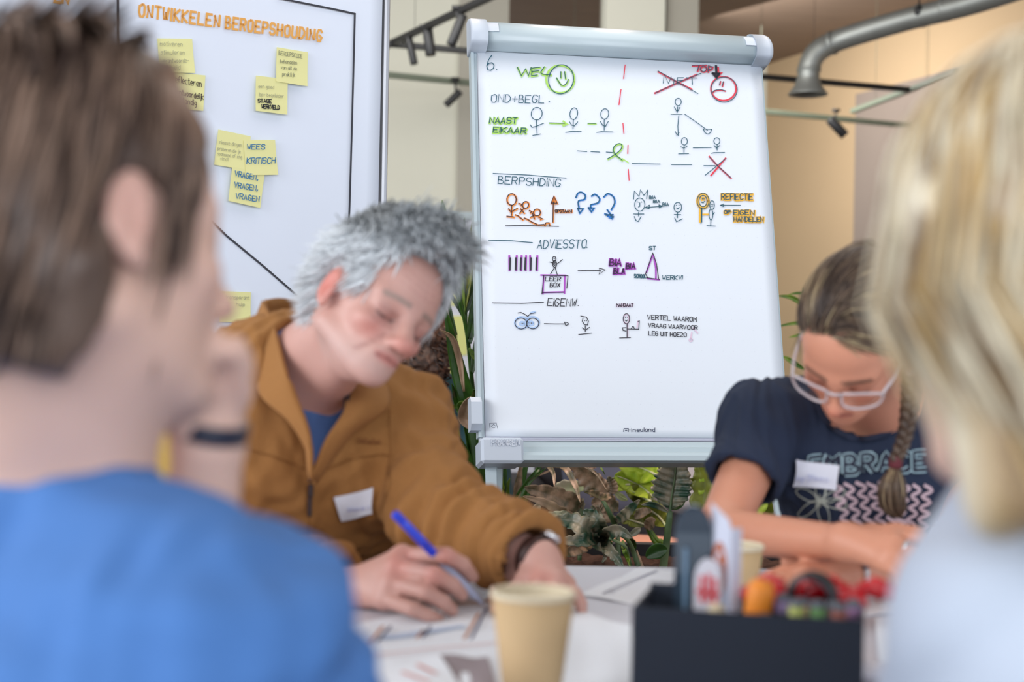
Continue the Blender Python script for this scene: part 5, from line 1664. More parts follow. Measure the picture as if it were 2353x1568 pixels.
def strands(h, roots, dirf, m=7, length=0.05, width=0.0011, lift=None, colf=None, core=None, rad=None, seed=1, jitter=0.25, ear=True):
    """hair locks grown over the skull ellipsoid (local coords); returns verts, tris/quads, colours"""
    r = np.random.default_rng(seed)
    n = len(roots)
    c0 = np.array(core if core is not None else (-0.012, 0, 0.045))
    rr = np.array(rad if rad is not None else (0.098, 0.077, 0.088))
    Pn = roots.copy()
    path = [Pn.copy()]
    jit = r.normal(size=(n, 3)) * jitter
    L_ = length * r.uniform(0.7, 1.25, n) if np.isscalar(length) else length
    lf = r.uniform(0.3, 1.0, n) * (lift if lift is not None else 0.01)
    for i in range(m):
        d = dirf(Pn, i / m, r) + jit
        d /= np.linalg.norm(d, axis=1, keepdims=True) + 1e-9
        Pn = Pn + d * (L_ / m)[:, None]
        e = (Pn - c0) / rr
        q = np.linalg.norm(e, axis=1)
        tgt = 1 + (lf * min(1, (i + 1.5) / 3)) / rr.min()
        s = np.where(q < tgt, tgt / q, 1)
        Pn = c0 + e * s[:, None] * rr
        path.append(Pn.copy())
    A = np.array(path)                                  # (m+1, n, 3)
    if ear:                                             # keep the ears clear
        e = ((A[..., 0] + 0.010) / 0.024) ** 2 + ((A[..., 2] + 0.002) / 0.036) ** 2
        okk = ~((e < 1) & (np.abs(A[..., 1]) > 0.045)).any(0)
        A, L_, lf = A[:, okk], L_[okk], lf[okk]
        n = A.shape[1]
    W_ = h.c + h.k * (A.reshape(-1, 3) @ h.R)
    W_ = W_.reshape(A.shape)
    D_ = np.gradient(W_, axis=0)
    D_ /= np.linalg.norm(D_, axis=2, keepdims=True) + 1e-9
    ref = W_ - h.w(-0.012, 0, 0.045)
    S = np.cross(D_, ref)
    S /= np.linalg.norm(S, axis=2, keepdims=True) + 1e-9
    U = np.cross(S, D_)
    wd = width * r.uniform(0.6, 1.4, n)
    tap = np.sin(np.pi * (0.15 + 0.85 * np.linspace(0, 1, m + 1))) ** 0.6
    tap[-1] = 0.08
    Wd = tap[:, None] * wd[None, :]
    ring = []
    for k in range(3):
        a = 2 * math.pi * k / 3 + math.pi / 2
        ring.append(W_ + (math.cos(a) * S * 1.6 + math.sin(a) * U * 0.8) * Wd[:, :, None])
    V = np.stack(ring, 2)                               # (m+1, n, 3, 3)
    idx = np.arange((m + 1) * n * 3).reshape(m + 1, n, 3)
    Fq = []
    for k in range(3):
        k2 = (k + 1) % 3
        Fq.append(np.stack([idx[:-1, :, k], idx[:-1, :, k2], idx[1:, :, k2], idx[1:, :, k]], -1).reshape(-1, 4))
    col = colf(A, r) if colf else np.ones(A.shape) * 0.5
    col = np.repeat(col[:, :, None, :], 3, axis=2).reshape(-1, 3)
    return V.reshape(-1, 3), np.vstack(Fq), col


def scalp(n, cond, seed=2, core=(-0.012, 0, 0.045), rad=(0.098, 0.077, 0.088), k=1.0):
    r = np.random.default_rng(seed)
    out = []
    tot = 0
    while tot < n:
        v = r.normal(size=(n * 3, 3))
        v /= np.linalg.norm(v, axis=1, keepdims=True)
        p = np.array(core) + v * np.array(rad) * k
        p = p[cond(p)]
        out.append(p)
        tot += len(p)
    return np.vstack(out)[:n]


M_skin = mat('skin', (0, 0, 0), 0.5, 0.03, 60, 0.08, sss=0.12, attr=True)
M_hair = mat('hair', (0, 0, 0), 0.42, 0.12, 120, 0.0, attr=True, stretch=(1, 1, 1))


def body(F, J, arms=True, legs=True, ka=1.0):
    """trunk, limbs; J: joints in world coords"""
    g = J
    F.cap(g['hipR'], g['chR'], 0.105, 0.095, 0.05)
    F.cap(g['hipL'], g['chL'], 0.105, 0.095, 0.06)
    F.cap(g['hipR'], g['hipL'], 0.11, 0.11, 0.05)
    F.cap(g['chR'], g['chL'], 0.09, 0.09, 0.06)
    F.cap(g['chR'], g['shR'], 0.07, 0.052, 0.05)
    F.cap(g['chL'], g['shL'], 0.07, 0.052, 0.05)
    F.cap(g['nb'], g['shR'], 0.045, 0.048, 0.05)
    F.cap(g['nb'], g['shL'], 0.045, 0.048, 0.05)
    F.cap(g['nb'], (g['chR'] + g['chL']) / 2, 0.05, 0.09, 0.05)
    if arms:
        for s in 'RL':
            F.cap(g['sh' + s], g['el' + s], 0.048 * ka, 0.038 * ka, 0.02)
            F.cap(g['el' + s], g['wr' + s], 0.038 * ka, 0.024 * ka, 0.015)
    if legs:
        for s in 'RL':
            F.cap(g['hip' + s], g['kn' + s], 0.080, 0.056, 0.04)
            F.cap(g['kn' + s], g['an' + s], 0.052, 0.036, 0.02)
            F.cap(g['an' + s], g['an' + s] + g['toe'], 0.034, 0.026, 0.02)


def bounds(pts, m):
    a = np.array(pts)
    return a.min(0) - m, a.max(0) + m


def seated(hipR, hipL, fwd, J):
    """knees, ankles and toes of a seated figure facing fwd (+1: away from camera, -1: towards it)"""
    J['hipR'], J['hipL'] = np.array(hipR), np.array(hipL)
    for s in 'RL':
        hp = J['hip' + s]
        J['kn' + s] = hp + np.array([0, 0.42 * fwd, 0.0])
        J['an' + s] = np.array([hp[0], hp[1] + 0.40 * fwd, 0.075])
    J['toe'] = np.array([0, 0.14 * fwd, -0.04])


def stool(x, y, label):
    r = empty('stool', (x, y, 0), label, 'stool')
    V, Fs = lathe((x, y, 0.355), [(0.001, 0), (0.19, 0), (0.2, 0.01), (0.2, 0.03), (0.185, 0.04), (0.001, 0.042)], 36)
    mesh('seat', V, Fs, M_dark, r)
    for a in range(4):
        c, s = math.cos(a * math.pi / 2 + 0.78), math.sin(a * math.pi / 2 + 0.78)
        V, Fs = tube([(x + 0.14 * c, y + 0.14 * s, 0.356), (x + 0.19 * c, y + 0.19 * s, 0.0)], 0.013, 8)
        mesh('leg', V, Fs, M_silver, r)


def rest(V):
    """forearms and hands rest on the table top instead of sinking into it"""
    V = V.copy()
    k = (V[:, 0] > -1.02) & (V[:, 0] < 1.32) & (V[:, 1] > 1.0) & (V[:, 1] < 2.17) & (V[:, 2] > TZ - 0.07) & (V[:, 2] < TZ + 0.0022)
    e = k & (V[:, 1] > 2.06)
    V[e, 1] = 2.153
    k &= ~e
    V[k, 2] = TZ + 0.0012 + 0.0006 * np.random.default_rng(1).uniform(size=k.sum())
    return V


M_trou = mat('dark_trousers', (48, 52, 66), 0.9, 0.08, 30)


def trousers(J, root, h=0.008):
    lo, hi = bounds([J[k] for k in ('hipR', 'hipL', 'knR', 'knL', 'anR', 'anL')] + [J['hipR'] + [0, 0, .1]], 0.16)
    F = Field(lo, hi, h)
    F.inf = 0.012
    F.cap(J['hipR'], J['hipL'], 0.11, 0.11, 0.05)
    for s in 'RL':
        F.cap(J['hip' + s], J['hip' + s] + [0, 0, 0.08], 0.1, 0.09, 0.04)
        F.cap(J['hip' + s], J['kn' + s], 0.080, 0.058, 0.04)
        F.cap(J['kn' + s], J['an' + s] + [0, 0, 0.03], 0.056, 0.046, 0.02)
    V, Fq = F.mesh()
    mesh('trousers', V, Fq, M_trou, root)
    for s in 'RL':
        lo, hi = bounds([J['an' + s], J['an' + s] + J['toe']], 0.08)
        F = Field(lo, hi, 0.006)
        F.cap(J['an' + s] - [0, 0, 0.02], J['an' + s] + J['toe'] * [1, 1, 0.6], 0.046, 0.036, 0.02)
        F.cut(np.array([0, 0, 0.002]), (0, 0, -1))
        V, Fq = F.mesh()
        mesh('shoe', V, Fq, M_black, root)


def torso_cloth(J, h, inf, sleeve, ends=(0.94, 0.94), rin=0.041, rs=(0.053, 0.047, 0.034), extra=None, rc=0.09):
    """garment trunk with open-ended sleeves; ends = how far down the (fore)arm each sleeve reaches"""
    keys = ['hipR', 'hipL', 'chR', 'chL', 'shR', 'shL', 'nb', 'elR', 'elL'] + (['wrR', 'wrL'] if sleeve == 'long' else [])
    lo, hi = bounds([J[k] for k in keys], 0.19)
    F = Field(lo, hi, h)
    F.inf = inf
    g = J
    for s, t in zip('RL', ends):
        sh, el = g['sh' + s], g['el' + s]
        if sleeve == 'long':
            wr = g['wr' + s]
            d = (wr - el) / np.linalg.norm(wr - el)
            c = el + (wr - el) * t
            rr = rs[1] + (rs[2] - rs[1]) * t
            F.cap(sh, el, rs[0], rs[1], 0.0)
            F.cap(el, c + d * 0.01, rs[1], rr, 0.02)
            lo_, hi_ = np.minimum(c, c + d * 0.1) - 0.075, np.maximum(c, c + d * 0.1) + 0.075
            F.cut(c, d, lo_, hi_)
            F.cap(c - d * 0.035, c + d * 0.03, rin, rin * 1.05, 0.004, True)
        else:
            d = (el - sh) / np.linalg.norm(el - sh)
            c = sh + (el - sh) * t
            F.cap(sh, c + d * 0.01, rs[0], rs[1], 0.0)
            F.cut(c, d, *bounds([c, c + d * 0.05], 0.09))
            F.cap(c - d * 0.03, c + d * 0.06, rin, rin, 0.003, True)
    F.cap(g['hipR'], g['chR'], 0.105, 0.095, 0.05)
    F.cap(g['hipL'], g['chL'], 0.105, 0.095, 0.06)
    F.cap(g['chR'], g['chL'], rc, rc, 0.06)
    F.cap(g['chR'], g['shR'], 0.07, 0.050, 0.045)
    F.cap(g['chL'], g['shL'], 0.07, 0.050, 0.045)
    F.cap(g['nb'], g['shR'], 0.045, 0.047, 0.045)
    F.cap(g['nb'], g['shL'], 0.045, 0.047, 0.045)
    F.cap(g['nb'], (g['chR'] + g['chL']) / 2, 0.05, 0.09, 0.05)
    if extra:
        extra(F)
    return F


# ------------------------------------------------------------------ the man in the mustard jacket
man = empty('person', (-0.27, 2.3, 0), 'grey-haired man in a mustard fleece jacket over a blue T-shirt, writing with a blue pen', 'person')
hm = Head(P(755, 660, 1.83), 38, 12, 27, 1, 0.89, 0.84)
J = {'nb': P(692, 850, 2.02), 'shR': P(592, 880, 2.0), 'shL': P(912, 985, 2.12), 'chR': P(650, 1080, 2.07), 'chL': P(792, 1085, 2.13),
     'elR': P(470, 1310, 1.97), 'wrR': P(800, 1354, 1.80), 'elL': P(1012, 1195, 1.97), 'wrL': P(1240, 1288, 1.80)}
seated((-0.47, 2.44, 0.53), (-0.31, 2.48, 0.53), -1, J)
lo, hi = bounds([J[k] for k in J if k != 'toe'] + [hm.w(0, 0, .13), P(1100, 1400, 1.7), P(1340, 1420, 1.7), P(1000, 1430, 1.7)], 0.13)
lo[2] = 0
F = Field(lo, hi, 0.0042)
body(F, J)
face(F, hm, 1.28, 0.98, slim=0.88)
F.cap(hm.w(-0.032, 0, -0.040), J['nb'], 0.050, 0.060, 0.02)
F.cap(hm.w(0.02, 0, -0.075), J['nb'] + [0.03, -0.03, -0.02], 0.026, 0.042, 0.02)
hand(F, (806, 1354, 1.80), [(925, 1277, 1.78), (912, 1305, 1.76), (900, 1342, 1.75), (886, 1378, 1.745)],
     [[(1026, 1277, 1.74), (1064, 1298, 1.76), (1086, 1326, 1.78)], [(1000, 1322, 1.72), (1040, 1345, 1.735), (1062, 1368, 1.75)],
      [(980, 1362, 1.71), (1018, 1384, 1.715), (1040, 1404, 1.73)], [(948, 1400, 1.70), (985, 1415, 1.70), (1008, 1426, 1.71)]],
     [(930, 1330, 1.82), (1010, 1345, 1.83), (1062, 1352, 1.80)], 1.06)
hand(F, (1240, 1288, 1.80), [(1205, 1336, 1.77), (1240, 1334, 1.76), (1275, 1338, 1.76), (1300, 1345, 1.78)],
     [[(1172, 1362, 1.75), (1150, 1385, 1.745), (1138, 1400, 1.74)], [(1218, 1375, 1.72), (1205, 1405, 1.715), (1198, 1428, 1.71)],
      [(1272, 1375, 1.72), (1278, 1405, 1.72), (1276, 1430, 1.71)], [(1322, 1365, 1.76), (1335, 1388, 1.755), (1338, 1410, 1.75)]],
     [(1190, 1320, 1.82), (1150, 1350, 1.83), (1135, 1378, 1.82)], 1.0)
V, Fq = F.mesh()
col = skin_col(V, hm, (203, 158, 146), (146, 126, 116), (190, 108, 100), 0.25, 1.2)
# knuckles a little redder than the arms
for kp in ((925, 1277, 1.76), (1026, 1277, 1.73), (1000, 1322, 1.71), (912, 1305, 1.74), (1240, 1334, 1.75)):
    w_ = np.exp(-(np.linalg.norm(V - P(*kp), axis=1) / 0.018) ** 2)[:, None] * 0.35
    col = col * (1 - w_) + np.array(lin((206, 112, 98))[:3]) * w_
mesh('body', rest(V), Fq, M_skin, man, col)

# hair
def man_cond(p):
    return ((p[:, 0] < 0.055) | (p[:, 2] > 0.102)) & (p[:, 2] > -0.03 + 0.35 * np.clip(p[:, 0] + 0.03, 0, 1)) & ~((p[:, 0] > -0.005) & (p[:, 2] < 0.03)) & ~((np.abs(p[:, 1]) > .06) & (p[:, 2] < 0.022) & (p[:, 0] > -.035))


F = Field(hm.c - 0.2, hm.c + 0.2, 0.0032)
hm.E(F, (-0.018, 0, 0.052), (0.103, 0.083, 0.094), 0)
hm.E(F, (-0.045, 0, -0.005), (0.07, 0.068, 0.055), 0.02)
hm.E(F, (0.04, 0.01, 0.118), (0.056, 0.056, 0.040), 0.03)
hm.E(F, (-0.02, 0.0, 0.125), (0.078, 0.066, 0.042), 0.03)
p0 = hm.w(0.066, 0, 0.100)
F.cut(p0, 0.86 * hm.f - 0.51 * hm.u)
F.cut(hm.w(-0.02, 0, -0.048), -hm.u + 0.35 * hm.f)
for s in (1, -1):
    hm.E(F, (-0.004, s * 0.09, -0.004), (0.030, 0.032, 0.036), 0.01, True)
V, Fq = F.mesh()
N = vnormals(V, Fq)
V = V + N * (0.004 * wav(V, 90, 8, (1, 1, 1)))[:, None]
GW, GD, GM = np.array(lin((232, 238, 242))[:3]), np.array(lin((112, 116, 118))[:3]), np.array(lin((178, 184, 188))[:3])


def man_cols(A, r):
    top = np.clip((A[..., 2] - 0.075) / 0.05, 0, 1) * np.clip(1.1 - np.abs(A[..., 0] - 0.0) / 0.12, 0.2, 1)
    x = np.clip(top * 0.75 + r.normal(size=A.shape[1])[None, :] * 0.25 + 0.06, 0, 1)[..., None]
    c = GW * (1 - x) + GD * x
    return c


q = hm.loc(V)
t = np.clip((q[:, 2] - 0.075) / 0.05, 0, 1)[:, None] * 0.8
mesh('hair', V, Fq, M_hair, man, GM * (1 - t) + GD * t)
R0_ = scalp(7500, man_cond, 3)


def man_dir(p, t, r):
    top = np.clip((p[:, 2] - 0.07) / 0.05, 0, 1)[:, None]
    side = np.sign(p[:, 1])[:, None]
    out = (p - np.array([-0.012, 0, 0.045])) / 0.09
    curl = 0.35 * np.sin(p[:, 1:2] * 90 + p[:, 0:1] * 60 + 4 * t)
    dt = np.array([0.85, 0.25, 0.10]) + out * (0.42 - 0.5 * t) + np.array([0.25, -0.1, -0.5]) * t + np.array([0, 1, 0.2]) * curl
    ds = np.array([-0.75, 0, -0.55]) + out * 0.05 + np.array([0, 0, 0.7]) * curl + np.array([0.0, 0, 0]) * side
    fr = np.clip((p[:, 0] - 0.01) / 0.03, 0, 1)[:, None] * (1 - top)
    ds = ds * (1 - fr) + np.array([-0.5, 0, -0.45]) * fr
    return dt * top + ds * (1 - top)


V, Fq, cc = strands(hm, R0_, man_dir, 8, 0.050, 0.0007, 0.016, man_cols, core=(-0.012, 0, 0.052), rad=(0.101, 0.080, 0.104), seed=4, jitter=0.17)
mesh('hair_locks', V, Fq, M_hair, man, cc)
R1_ = scalp(1100, lambda p: (p[:, 2] > 0.105) & (p[:, 0] > 0.015), 5)
V, Fq, cc = strands(hm, R1_, lambda p, t, r: np.array([0.9, 0.35, 0.35 - 1.1 * t]) + (p - [0, 0, .045]) * (5 - 4 * t), 9, 0.082, 0.0008, 0.030, man_cols, core=(-0.012, 0, 0.052), rad=(0.101, 0.080, 0.104), seed=6, jitter=0.2)
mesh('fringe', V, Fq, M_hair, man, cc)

# jacket, T-shirt
M_must = mat('mustard_fleece', (154, 107, 58), 0.95, 0.07, 160, 0.25)
M_tee = mat('blue_jersey', (76, 108, 164), 0.9, 0.05, 120, 0.1)
F = torso_cloth(J, 0.0046, 0.020, 'long', (0.93, 0.95))
F.cap(J['nb'] + [0, 0, -0.02], hm.w(-0.02, 0, -0.06), 0.072, 0.074, 0.015, True)
V, Fq = F.mesh()
N = vnormals(V, Fq)
arm = lambda a, b: np.clip(1.4 - np.linalg.norm(V - (a + b) / 2, axis=1) / (0.75 * np.linalg.norm(b - a) + 0.02), 0, 1)


def ringfold(V, a, b, freq, seed):
    d = (b - a) / np.linalg.norm(b - a)
    s = (V - a) @ d
    return np.sin(s * freq + 2.2 * wav(V, 9, seed) + 1.2 * wav(V, 26, seed + 1))


dis = 0.0055 * wav(V, 13, 20, (1.6, 1, 0.5)) + 0.0030 * wav(V, 34, 22, (1.4, 1, .7))
for a, b, fq_, sd in ((J['elL'], J['wrL'], 130, 31), (J['shL'], J['elL'], 95, 32), (J['elR'], J['wrR'], 130, 33)):
    dis += 0.0052 * np.clip(arm(a, b), 0, 1) * ringfold(V, a, b, fq_, sd)
V = V + N * dis[:, None]
px = 1176.5 + FPX * ((V - CAM) @ RV) / V[:, 1]
py = 784 - FPX * ((V - CAM) @ UV) / V[:, 1]
tV = np.clip((py - 870) / 235.0, 0, 1)
lft = np.interp(py, [860, 960, 1100], [652, 702, 713])
rgt = np.interp(py, [860, 905, 1000, 1100], [836, 806, 762, 716])
bad = (px > lft) & (px < rgt + 4) & (py > 862) & (py < 1102) & (N[:, 1] < 0.6) & (V[:, 1] < 2.12)
V, Fq, _ = drop_faces(V, Fq, bad)
jk = mesh('jacket', rest(V), Fq, M_must, man)
sm = jk.modifiers.new('cloth_thickness', 'SOLIDIFY')
sm.thickness = 0.004
sm.offset = -1
F = torso_cloth(J, 0.0055, 0.008, 'short', (0.4, 0.4), 0.04)
F.cap(J['nb'] + [0.015, -0.03, 0.0], hm.w(-0.01, 0, -0.10), 0.052, 0.06, 0.01, True)
V, Fq = F.mesh()
N = vnormals(V, Fq)
V = V + N * (0.002 * wav(V, 20, 51, (2, 1, .6)))[:, None]
mesh('shirt', rest(V), Fq, M_tee, man)
rows = [[P(*p) for p in ((592, 795, 2.0), (588, 850, 1.94), (602, 912, 1.905), (664, 968, 1.88), (708, 1040, 1.88), (716, 1105, 1.885))],
        [P(*p) for p in ((590, 738, 2.03), (612, 800, 1.94), (640, 880, 1.895), (684, 940, 1.875), (712, 1010, 1.87), (715, 1100, 1.878))],
        [P(*p) for p in ((606, 692, 2.04), (630, 748, 1.96), (654, 840, 1.895), (676, 905, 1.885), (700, 985, 1.88), (712, 1092, 1.885))]]
V, Fs = sheet(rows, 0.006, 5)
mesh('collar', V, Fs, M_must, man)
rows = [[P(*p) for p in ((612, 690, 2.06), (650, 686, 2.12), (700, 700, 2.14), (752, 760, 2.12))], [P(*p) for p in ((604, 770, 2.08), (650, 760, 2.14), (700, 760, 2.15), (760, 820, 2.13))]]
V, Fs = sheet(rows, 0.006, 5)
mesh('collar_back', V, Fs, M_must, man)
rows = [[P(*p) for p in ((802, 870, 2.0), (797, 905, 1.95), (788, 950, 1.915), (752, 1005, 1.885), (714, 1098, 1.878))],
        [P(*p) for p in ((850, 862, 2.02), (848, 900, 1.955), (836, 946, 1.925), (786, 1000, 1.90), (722, 1104, 1.89))],
        [P(*p) for p in ((886, 880, 2.04), (894, 918, 1.99), (880, 946, 1.965), (806, 1000, 1.925), (724, 1112, 1.90))]]
V, Fs = sheet(rows, 0.005, 5)
mesh('collar', V, Fs, M_must, man)
V, Fs = sheet([[P(*p) for p in ((792, 900, 1.945), (790, 935, 1.93), (794, 964, 1.915))], [P(*p) for p in ((804, 898, 1.945), (803, 935, 1.925), (806, 958, 1.915))]], 0.003, 4)
mesh('collar_binding', V, Fs, mat('navy_binding', (28, 32, 46), 0.8, 0.05), man)


def bvh_of(o):
    dg = bpy.context.evaluated_depsgraph_get()
    me = o.data
    W_ = WL[o.name]
    return BVHTree.FromPolygons([tuple(np.array(v.co) + W_) for v in me.vertices], [tuple(p.vertices) for p in me.polygons])


def onto(bv, px, py, off=0.0015, dflt=2.0):
    """point of a garment's surface seen at a pixel, lifted off along its normal"""
    d = P(px, py, 1.0) - CAM
    d /= np.linalg.norm(d)
    hit = bv.ray_cast(Vector(CAM), Vector(d))
    if hit[0] is None:
        return None, None
    n = np.array(hit[1])
    if n @ d > 0:
        n = -n
    return np.array(hit[0]) + n * off - d * off, n


def patch(bv, cor, nx=8, ny=6, off=0.0025):
    V = []
    c = [np.array(p, float) for p in cor]
    for j in range(ny + 1):
        for i in range(nx + 1):
            s, t = i / nx, j / ny
            p = (c[0] * (1 - s) + c[1] * s) * (1 - t) + (c[3] * (1 - s) + c[2] * s) * t
            q, _ = onto(bv, p[0], p[1], off)
            V.append(q if q is not None else V[-1])
    V = np.array(V).reshape(ny + 1, nx + 1, 3)
    for _ in range(2):
        V[1:-1] = (V[:-2] + 2 * V[1:-1] + V[2:]) / 4
        V[:, 1:-1] = (V[:, :-2] + 2 * V[:, 1:-1] + V[:, 2:]) / 4
    Fs = [(j * (nx + 1) + i, (j + 1) * (nx + 1) + i, (j + 1) * (nx + 1) + i + 1, j * (nx + 1) + i + 1) for j in range(ny) for i in range(nx)]
    return V.reshape(-1, 3), Fs


def surf_ribbons(bv, lines, wpx, off=0.002):
    V, Fs = [], []
    for l in lines:
        l = [np.array(p, float) for p in l]
        d = []
        for a, b in zip(l[:-1], l[1:]):
            n = max(1, int(np.linalg.norm(b - a) / 7))
            d += [a + (b - a) * k / n for k in range(n)]
        d.append(l[-1])
        o = len(V)
        cnt = 0
        for i, p in enumerate(d):
            t = d[min(i + 1, len(d) - 1)] - d[max(i - 1, 0)]
            t = t / (np.linalg.norm(t) + 1e-9)
            s = np.array([-t[1], t[0]]) * wpx / 2
            a, _ = onto(bv, *(p + s), off)
            b, _ = onto(bv, *(p - s), off)
            if a is None or b is None:
                continue
            V += [a, b]
            cnt += 1
        Fs += [(o + 2 * i, o + 2 * i + 1, o + 2 * i + 3, o + 2 * i + 2) for i in range(cnt - 1)]
    return V, Fs


bv = bvh_of(jk)
M_label = mat('white_label', (224, 228, 240), 0.6, 0.01)
V, Fs = patch(bv, [(766, 1143), (857, 1121), (855, 1178), (781, 1196)], off=0.004)
mesh('name_sticker', V, Fs, M_label, man, label='white paper name sticker')
V, Fs = surf_ribbons(bv, text('Johan de V', 795, 1172, 9, 55, -0.05), 1.4, 0.0055)
mesh('sticker_writing', V, Fs, mat('lilac_ink', (176, 184, 222), 0.7, 0), man, smooth=False)
V, Fs = surf_ribbons(bv, text('Craghop', 818, 1020, 9, 58, 0.03) , 1.9, 0.003) if False else surf_ribbons(bv, [[(818, 1012), (826, 1008), (832, 1016), (840, 1010), (848, 1017), (856, 1010), (864, 1018), (874, 1013)], [(818, 1018), (876, 1019)]], 2.6, 0.003)
mesh('embroidery', V, Fs, mat('brown_thread', (112, 62, 30), 0.9, 0.05), man, smooth=False)
M_seam = mat('jacket_seam', (122, 78, 34), 0.95, 0.05)
V, Fs = surf_ribbons(bv, [[(714, 1106), (712, 1180), (704, 1300)], [(560, 1030), (620, 1046), (700, 1078)], [(740, 1082), (800, 1056), (880, 1044), (900, 1050)], [(893, 940), (900, 1040), (890, 1110), (872, 1180)]], 2.4, 0.003)
mesh('seams', V, Fs, M_seam, man, smooth=False)
q, nn = onto(bv, 709, 1128, 0.004)
V, Fs = merge([box(q, (0.007, 0.004, 0.018), bev=0.001), box(q - [0.0005, 0.003, 0.022], (0.006, 0.003, 0.026), bev=0.001)])
mesh('zip_pull', V, Fs, mat('gunmetal', (74, 70, 74), 0.35, 0.05, metal=0.7), man, smooth=False)
# wristwatch on the left wrist
dl = (J['wrL'] - J['elL']) / np.linalg.norm(J['wrL'] - J['elL'])
wc = J['wrL'] - dl * 0.004
V, Fs = lathe(wc, [(0.0275, -0.009), (0.0305, -0.008), (0.0305, 0.008), (0.0275, 0.009)], 32, dl)
mesh('watch_strap', V, Fs, mat('dark_strap', (58, 34, 30), 0.5, 0.05), man)
wd_ = np.array([0.75, -0.2, 0.65])
wd_ -= dl * (wd_ @ dl)
wd_ /= np.linalg.norm(wd_)
V, Fs = lathe(wc + wd_ * 0.030, [(0.001, 0.0), (0.0125, 0.0), (0.0135, 0.003), (0.0135, 0.006), (0.011, 0.008), (0.001, 0.008)], 28, wd_)
mesh('watch_case', V, Fs, mat('polished_steel', (220, 222, 226), 0.12, 0.02, metal=0.9), man)
trousers(J, man)
stool(-0.39, 2.46, 'stool the man in the mustard jacket sits on')

# pen in his hand
pen = empty('ballpoint_pen', P(1110, 1390, 1.795), 'blue ballpoint pen with a pale grip held in the man\'s hand', 'pen')
a, b = P(906, 1180, 1.70), P(1112, 1391, 1.798)
d = b - a
V, Fs = lathe(a, [(0.001, 0), (0.0052, 0.001), (0.0056, 0.006), (0.0056, np.linalg.norm(d) * 0.42)], 18, d)
mesh('barrel', V, Fs, mat('pen_blue', (36, 66, 222), 0.3, 0.02), pen)
V, Fs = sheet([[a + d * 0.10 + np.array([0.004, -0.005, 0.004]), a + d * 0.36 + np.array([0.004, -0.005, 0.004])], [a + d * 0.10 + np.array([-0.001, -0.0062, -0.001]), a + d * 0.36 + np.array([-0.001, -0.0062, -0.001])]], 0.0012, 3)
mesh('clip', V, Fs, mat('pen_clip', (60, 84, 232), 0.3, 0.02), pen)
V, Fs = lathe(a, [(0.0054, np.linalg.norm(d) * 0.40), (0.0054, np.linalg.norm(d) * 0.86), (0.002, np.linalg.norm(d) * 0.97), (0.0006, np.linalg.norm(d))], 18, d)
mesh('grip', V, Fs, mat('pen_grip', (196, 206, 236), 0.3, 0.02), pen)

# ------------------------------------------------------------------ the woman with the braid
wom = empty('person', (0.55, 2.4, 0), 'woman with a braid and clear glasses in a dark printed T-shirt, forearms crossed', 'person')
hw = Head(P(2084, 800, 1.90), 38, 50, -16, -1, 0.87, 0.84)
J = {'nb': P(2035, 905, 2.14), 'shR': P(1762, 982, 2.12), 'shL': P(2215, 945, 2.18), 'chR': P(1966, 1100, 2.17), 'chL': P(2085, 1100, 2.2),
     'elR': P(1655, 1222, 1.98), 'wrR': P(1945, 1246, 1.79), 'elL': P(2210, 1285, 2.02), 'wrL': P(1945, 1322, 1.86)}
seated((0.60, 2.47, 0.53), (0.73, 2.47, 0.53), -1, J)
lo, hi = bounds([J[k] for k in J if k != 'toe'] + [hw.w(0, 0, .13), P(1740, 1340, 1.8), P(2180, 1300, 1.7)], 0.12)
lo[2] = 0
F = Field(lo, hi, 0.0042)
body(F, J, ka=0.88)
face(F, hw, 0.9, 0.92)
F.cap(hw.w(-0.03, 0, -0.045), J['nb'], 0.050, 0.055, 0.03)
F.cap(hw.w(0.02, 0, -0.075), J['nb'] + [-0.02, -0.05, -0.02], 0.032, 0.045, 0.03)
hand(F, (1945, 1246, 1.79), [(2052, 1232, 1.76), (2056, 1252, 1.74), (2050, 1276, 1.73), (2036, 1296, 1.73)],
     [[(2110, 1236, 1.74), (2140, 1250, 1.73), (2156, 1266, 1.73)], [(2104, 1274, 1.72), (2118, 1300, 1.72), (2120, 1322, 1.72)],
      [(2092, 1304, 1.71), (2092, 1330, 1.71), (2086, 1350, 1.72)], [(2068, 1320, 1.71), (2066, 1342, 1.71), (2060, 1358, 1.72)]],
     [(2000, 1228, 1.80), (2060, 1222, 1.79), (2110, 1224, 1.77)], 0.92)
hand(F, (1945, 1322, 1.86), [(1850, 1312, 1.84), (1846, 1324, 1.82), (1848, 1338, 1.81), (1856, 1350, 1.80)],
     [[(1800, 1316, 1.84), (1768, 1326, 1.83), (1745, 1334, 1.83)], [(1794, 1332, 1.81), (1762, 1344, 1.80), (1738, 1352, 1.80)],
      [(1800, 1350, 1.79), (1770, 1360, 1.79), (1750, 1366, 1.79)], [(1812, 1362, 1.79), (1788, 1372, 1.78), (1772, 1378, 1.78)]],
     [(1890, 1300, 1.87), (1845, 1292, 1.88), (1808, 1296, 1.88)], 0.92)
V, Fq = F.mesh()
col = skin_col(V, hw, (214, 150, 122), (96, 70, 56), (196, 112, 104), 0, 0.9)
mesh('body', rest(V), Fq, M_skin, wom, col)


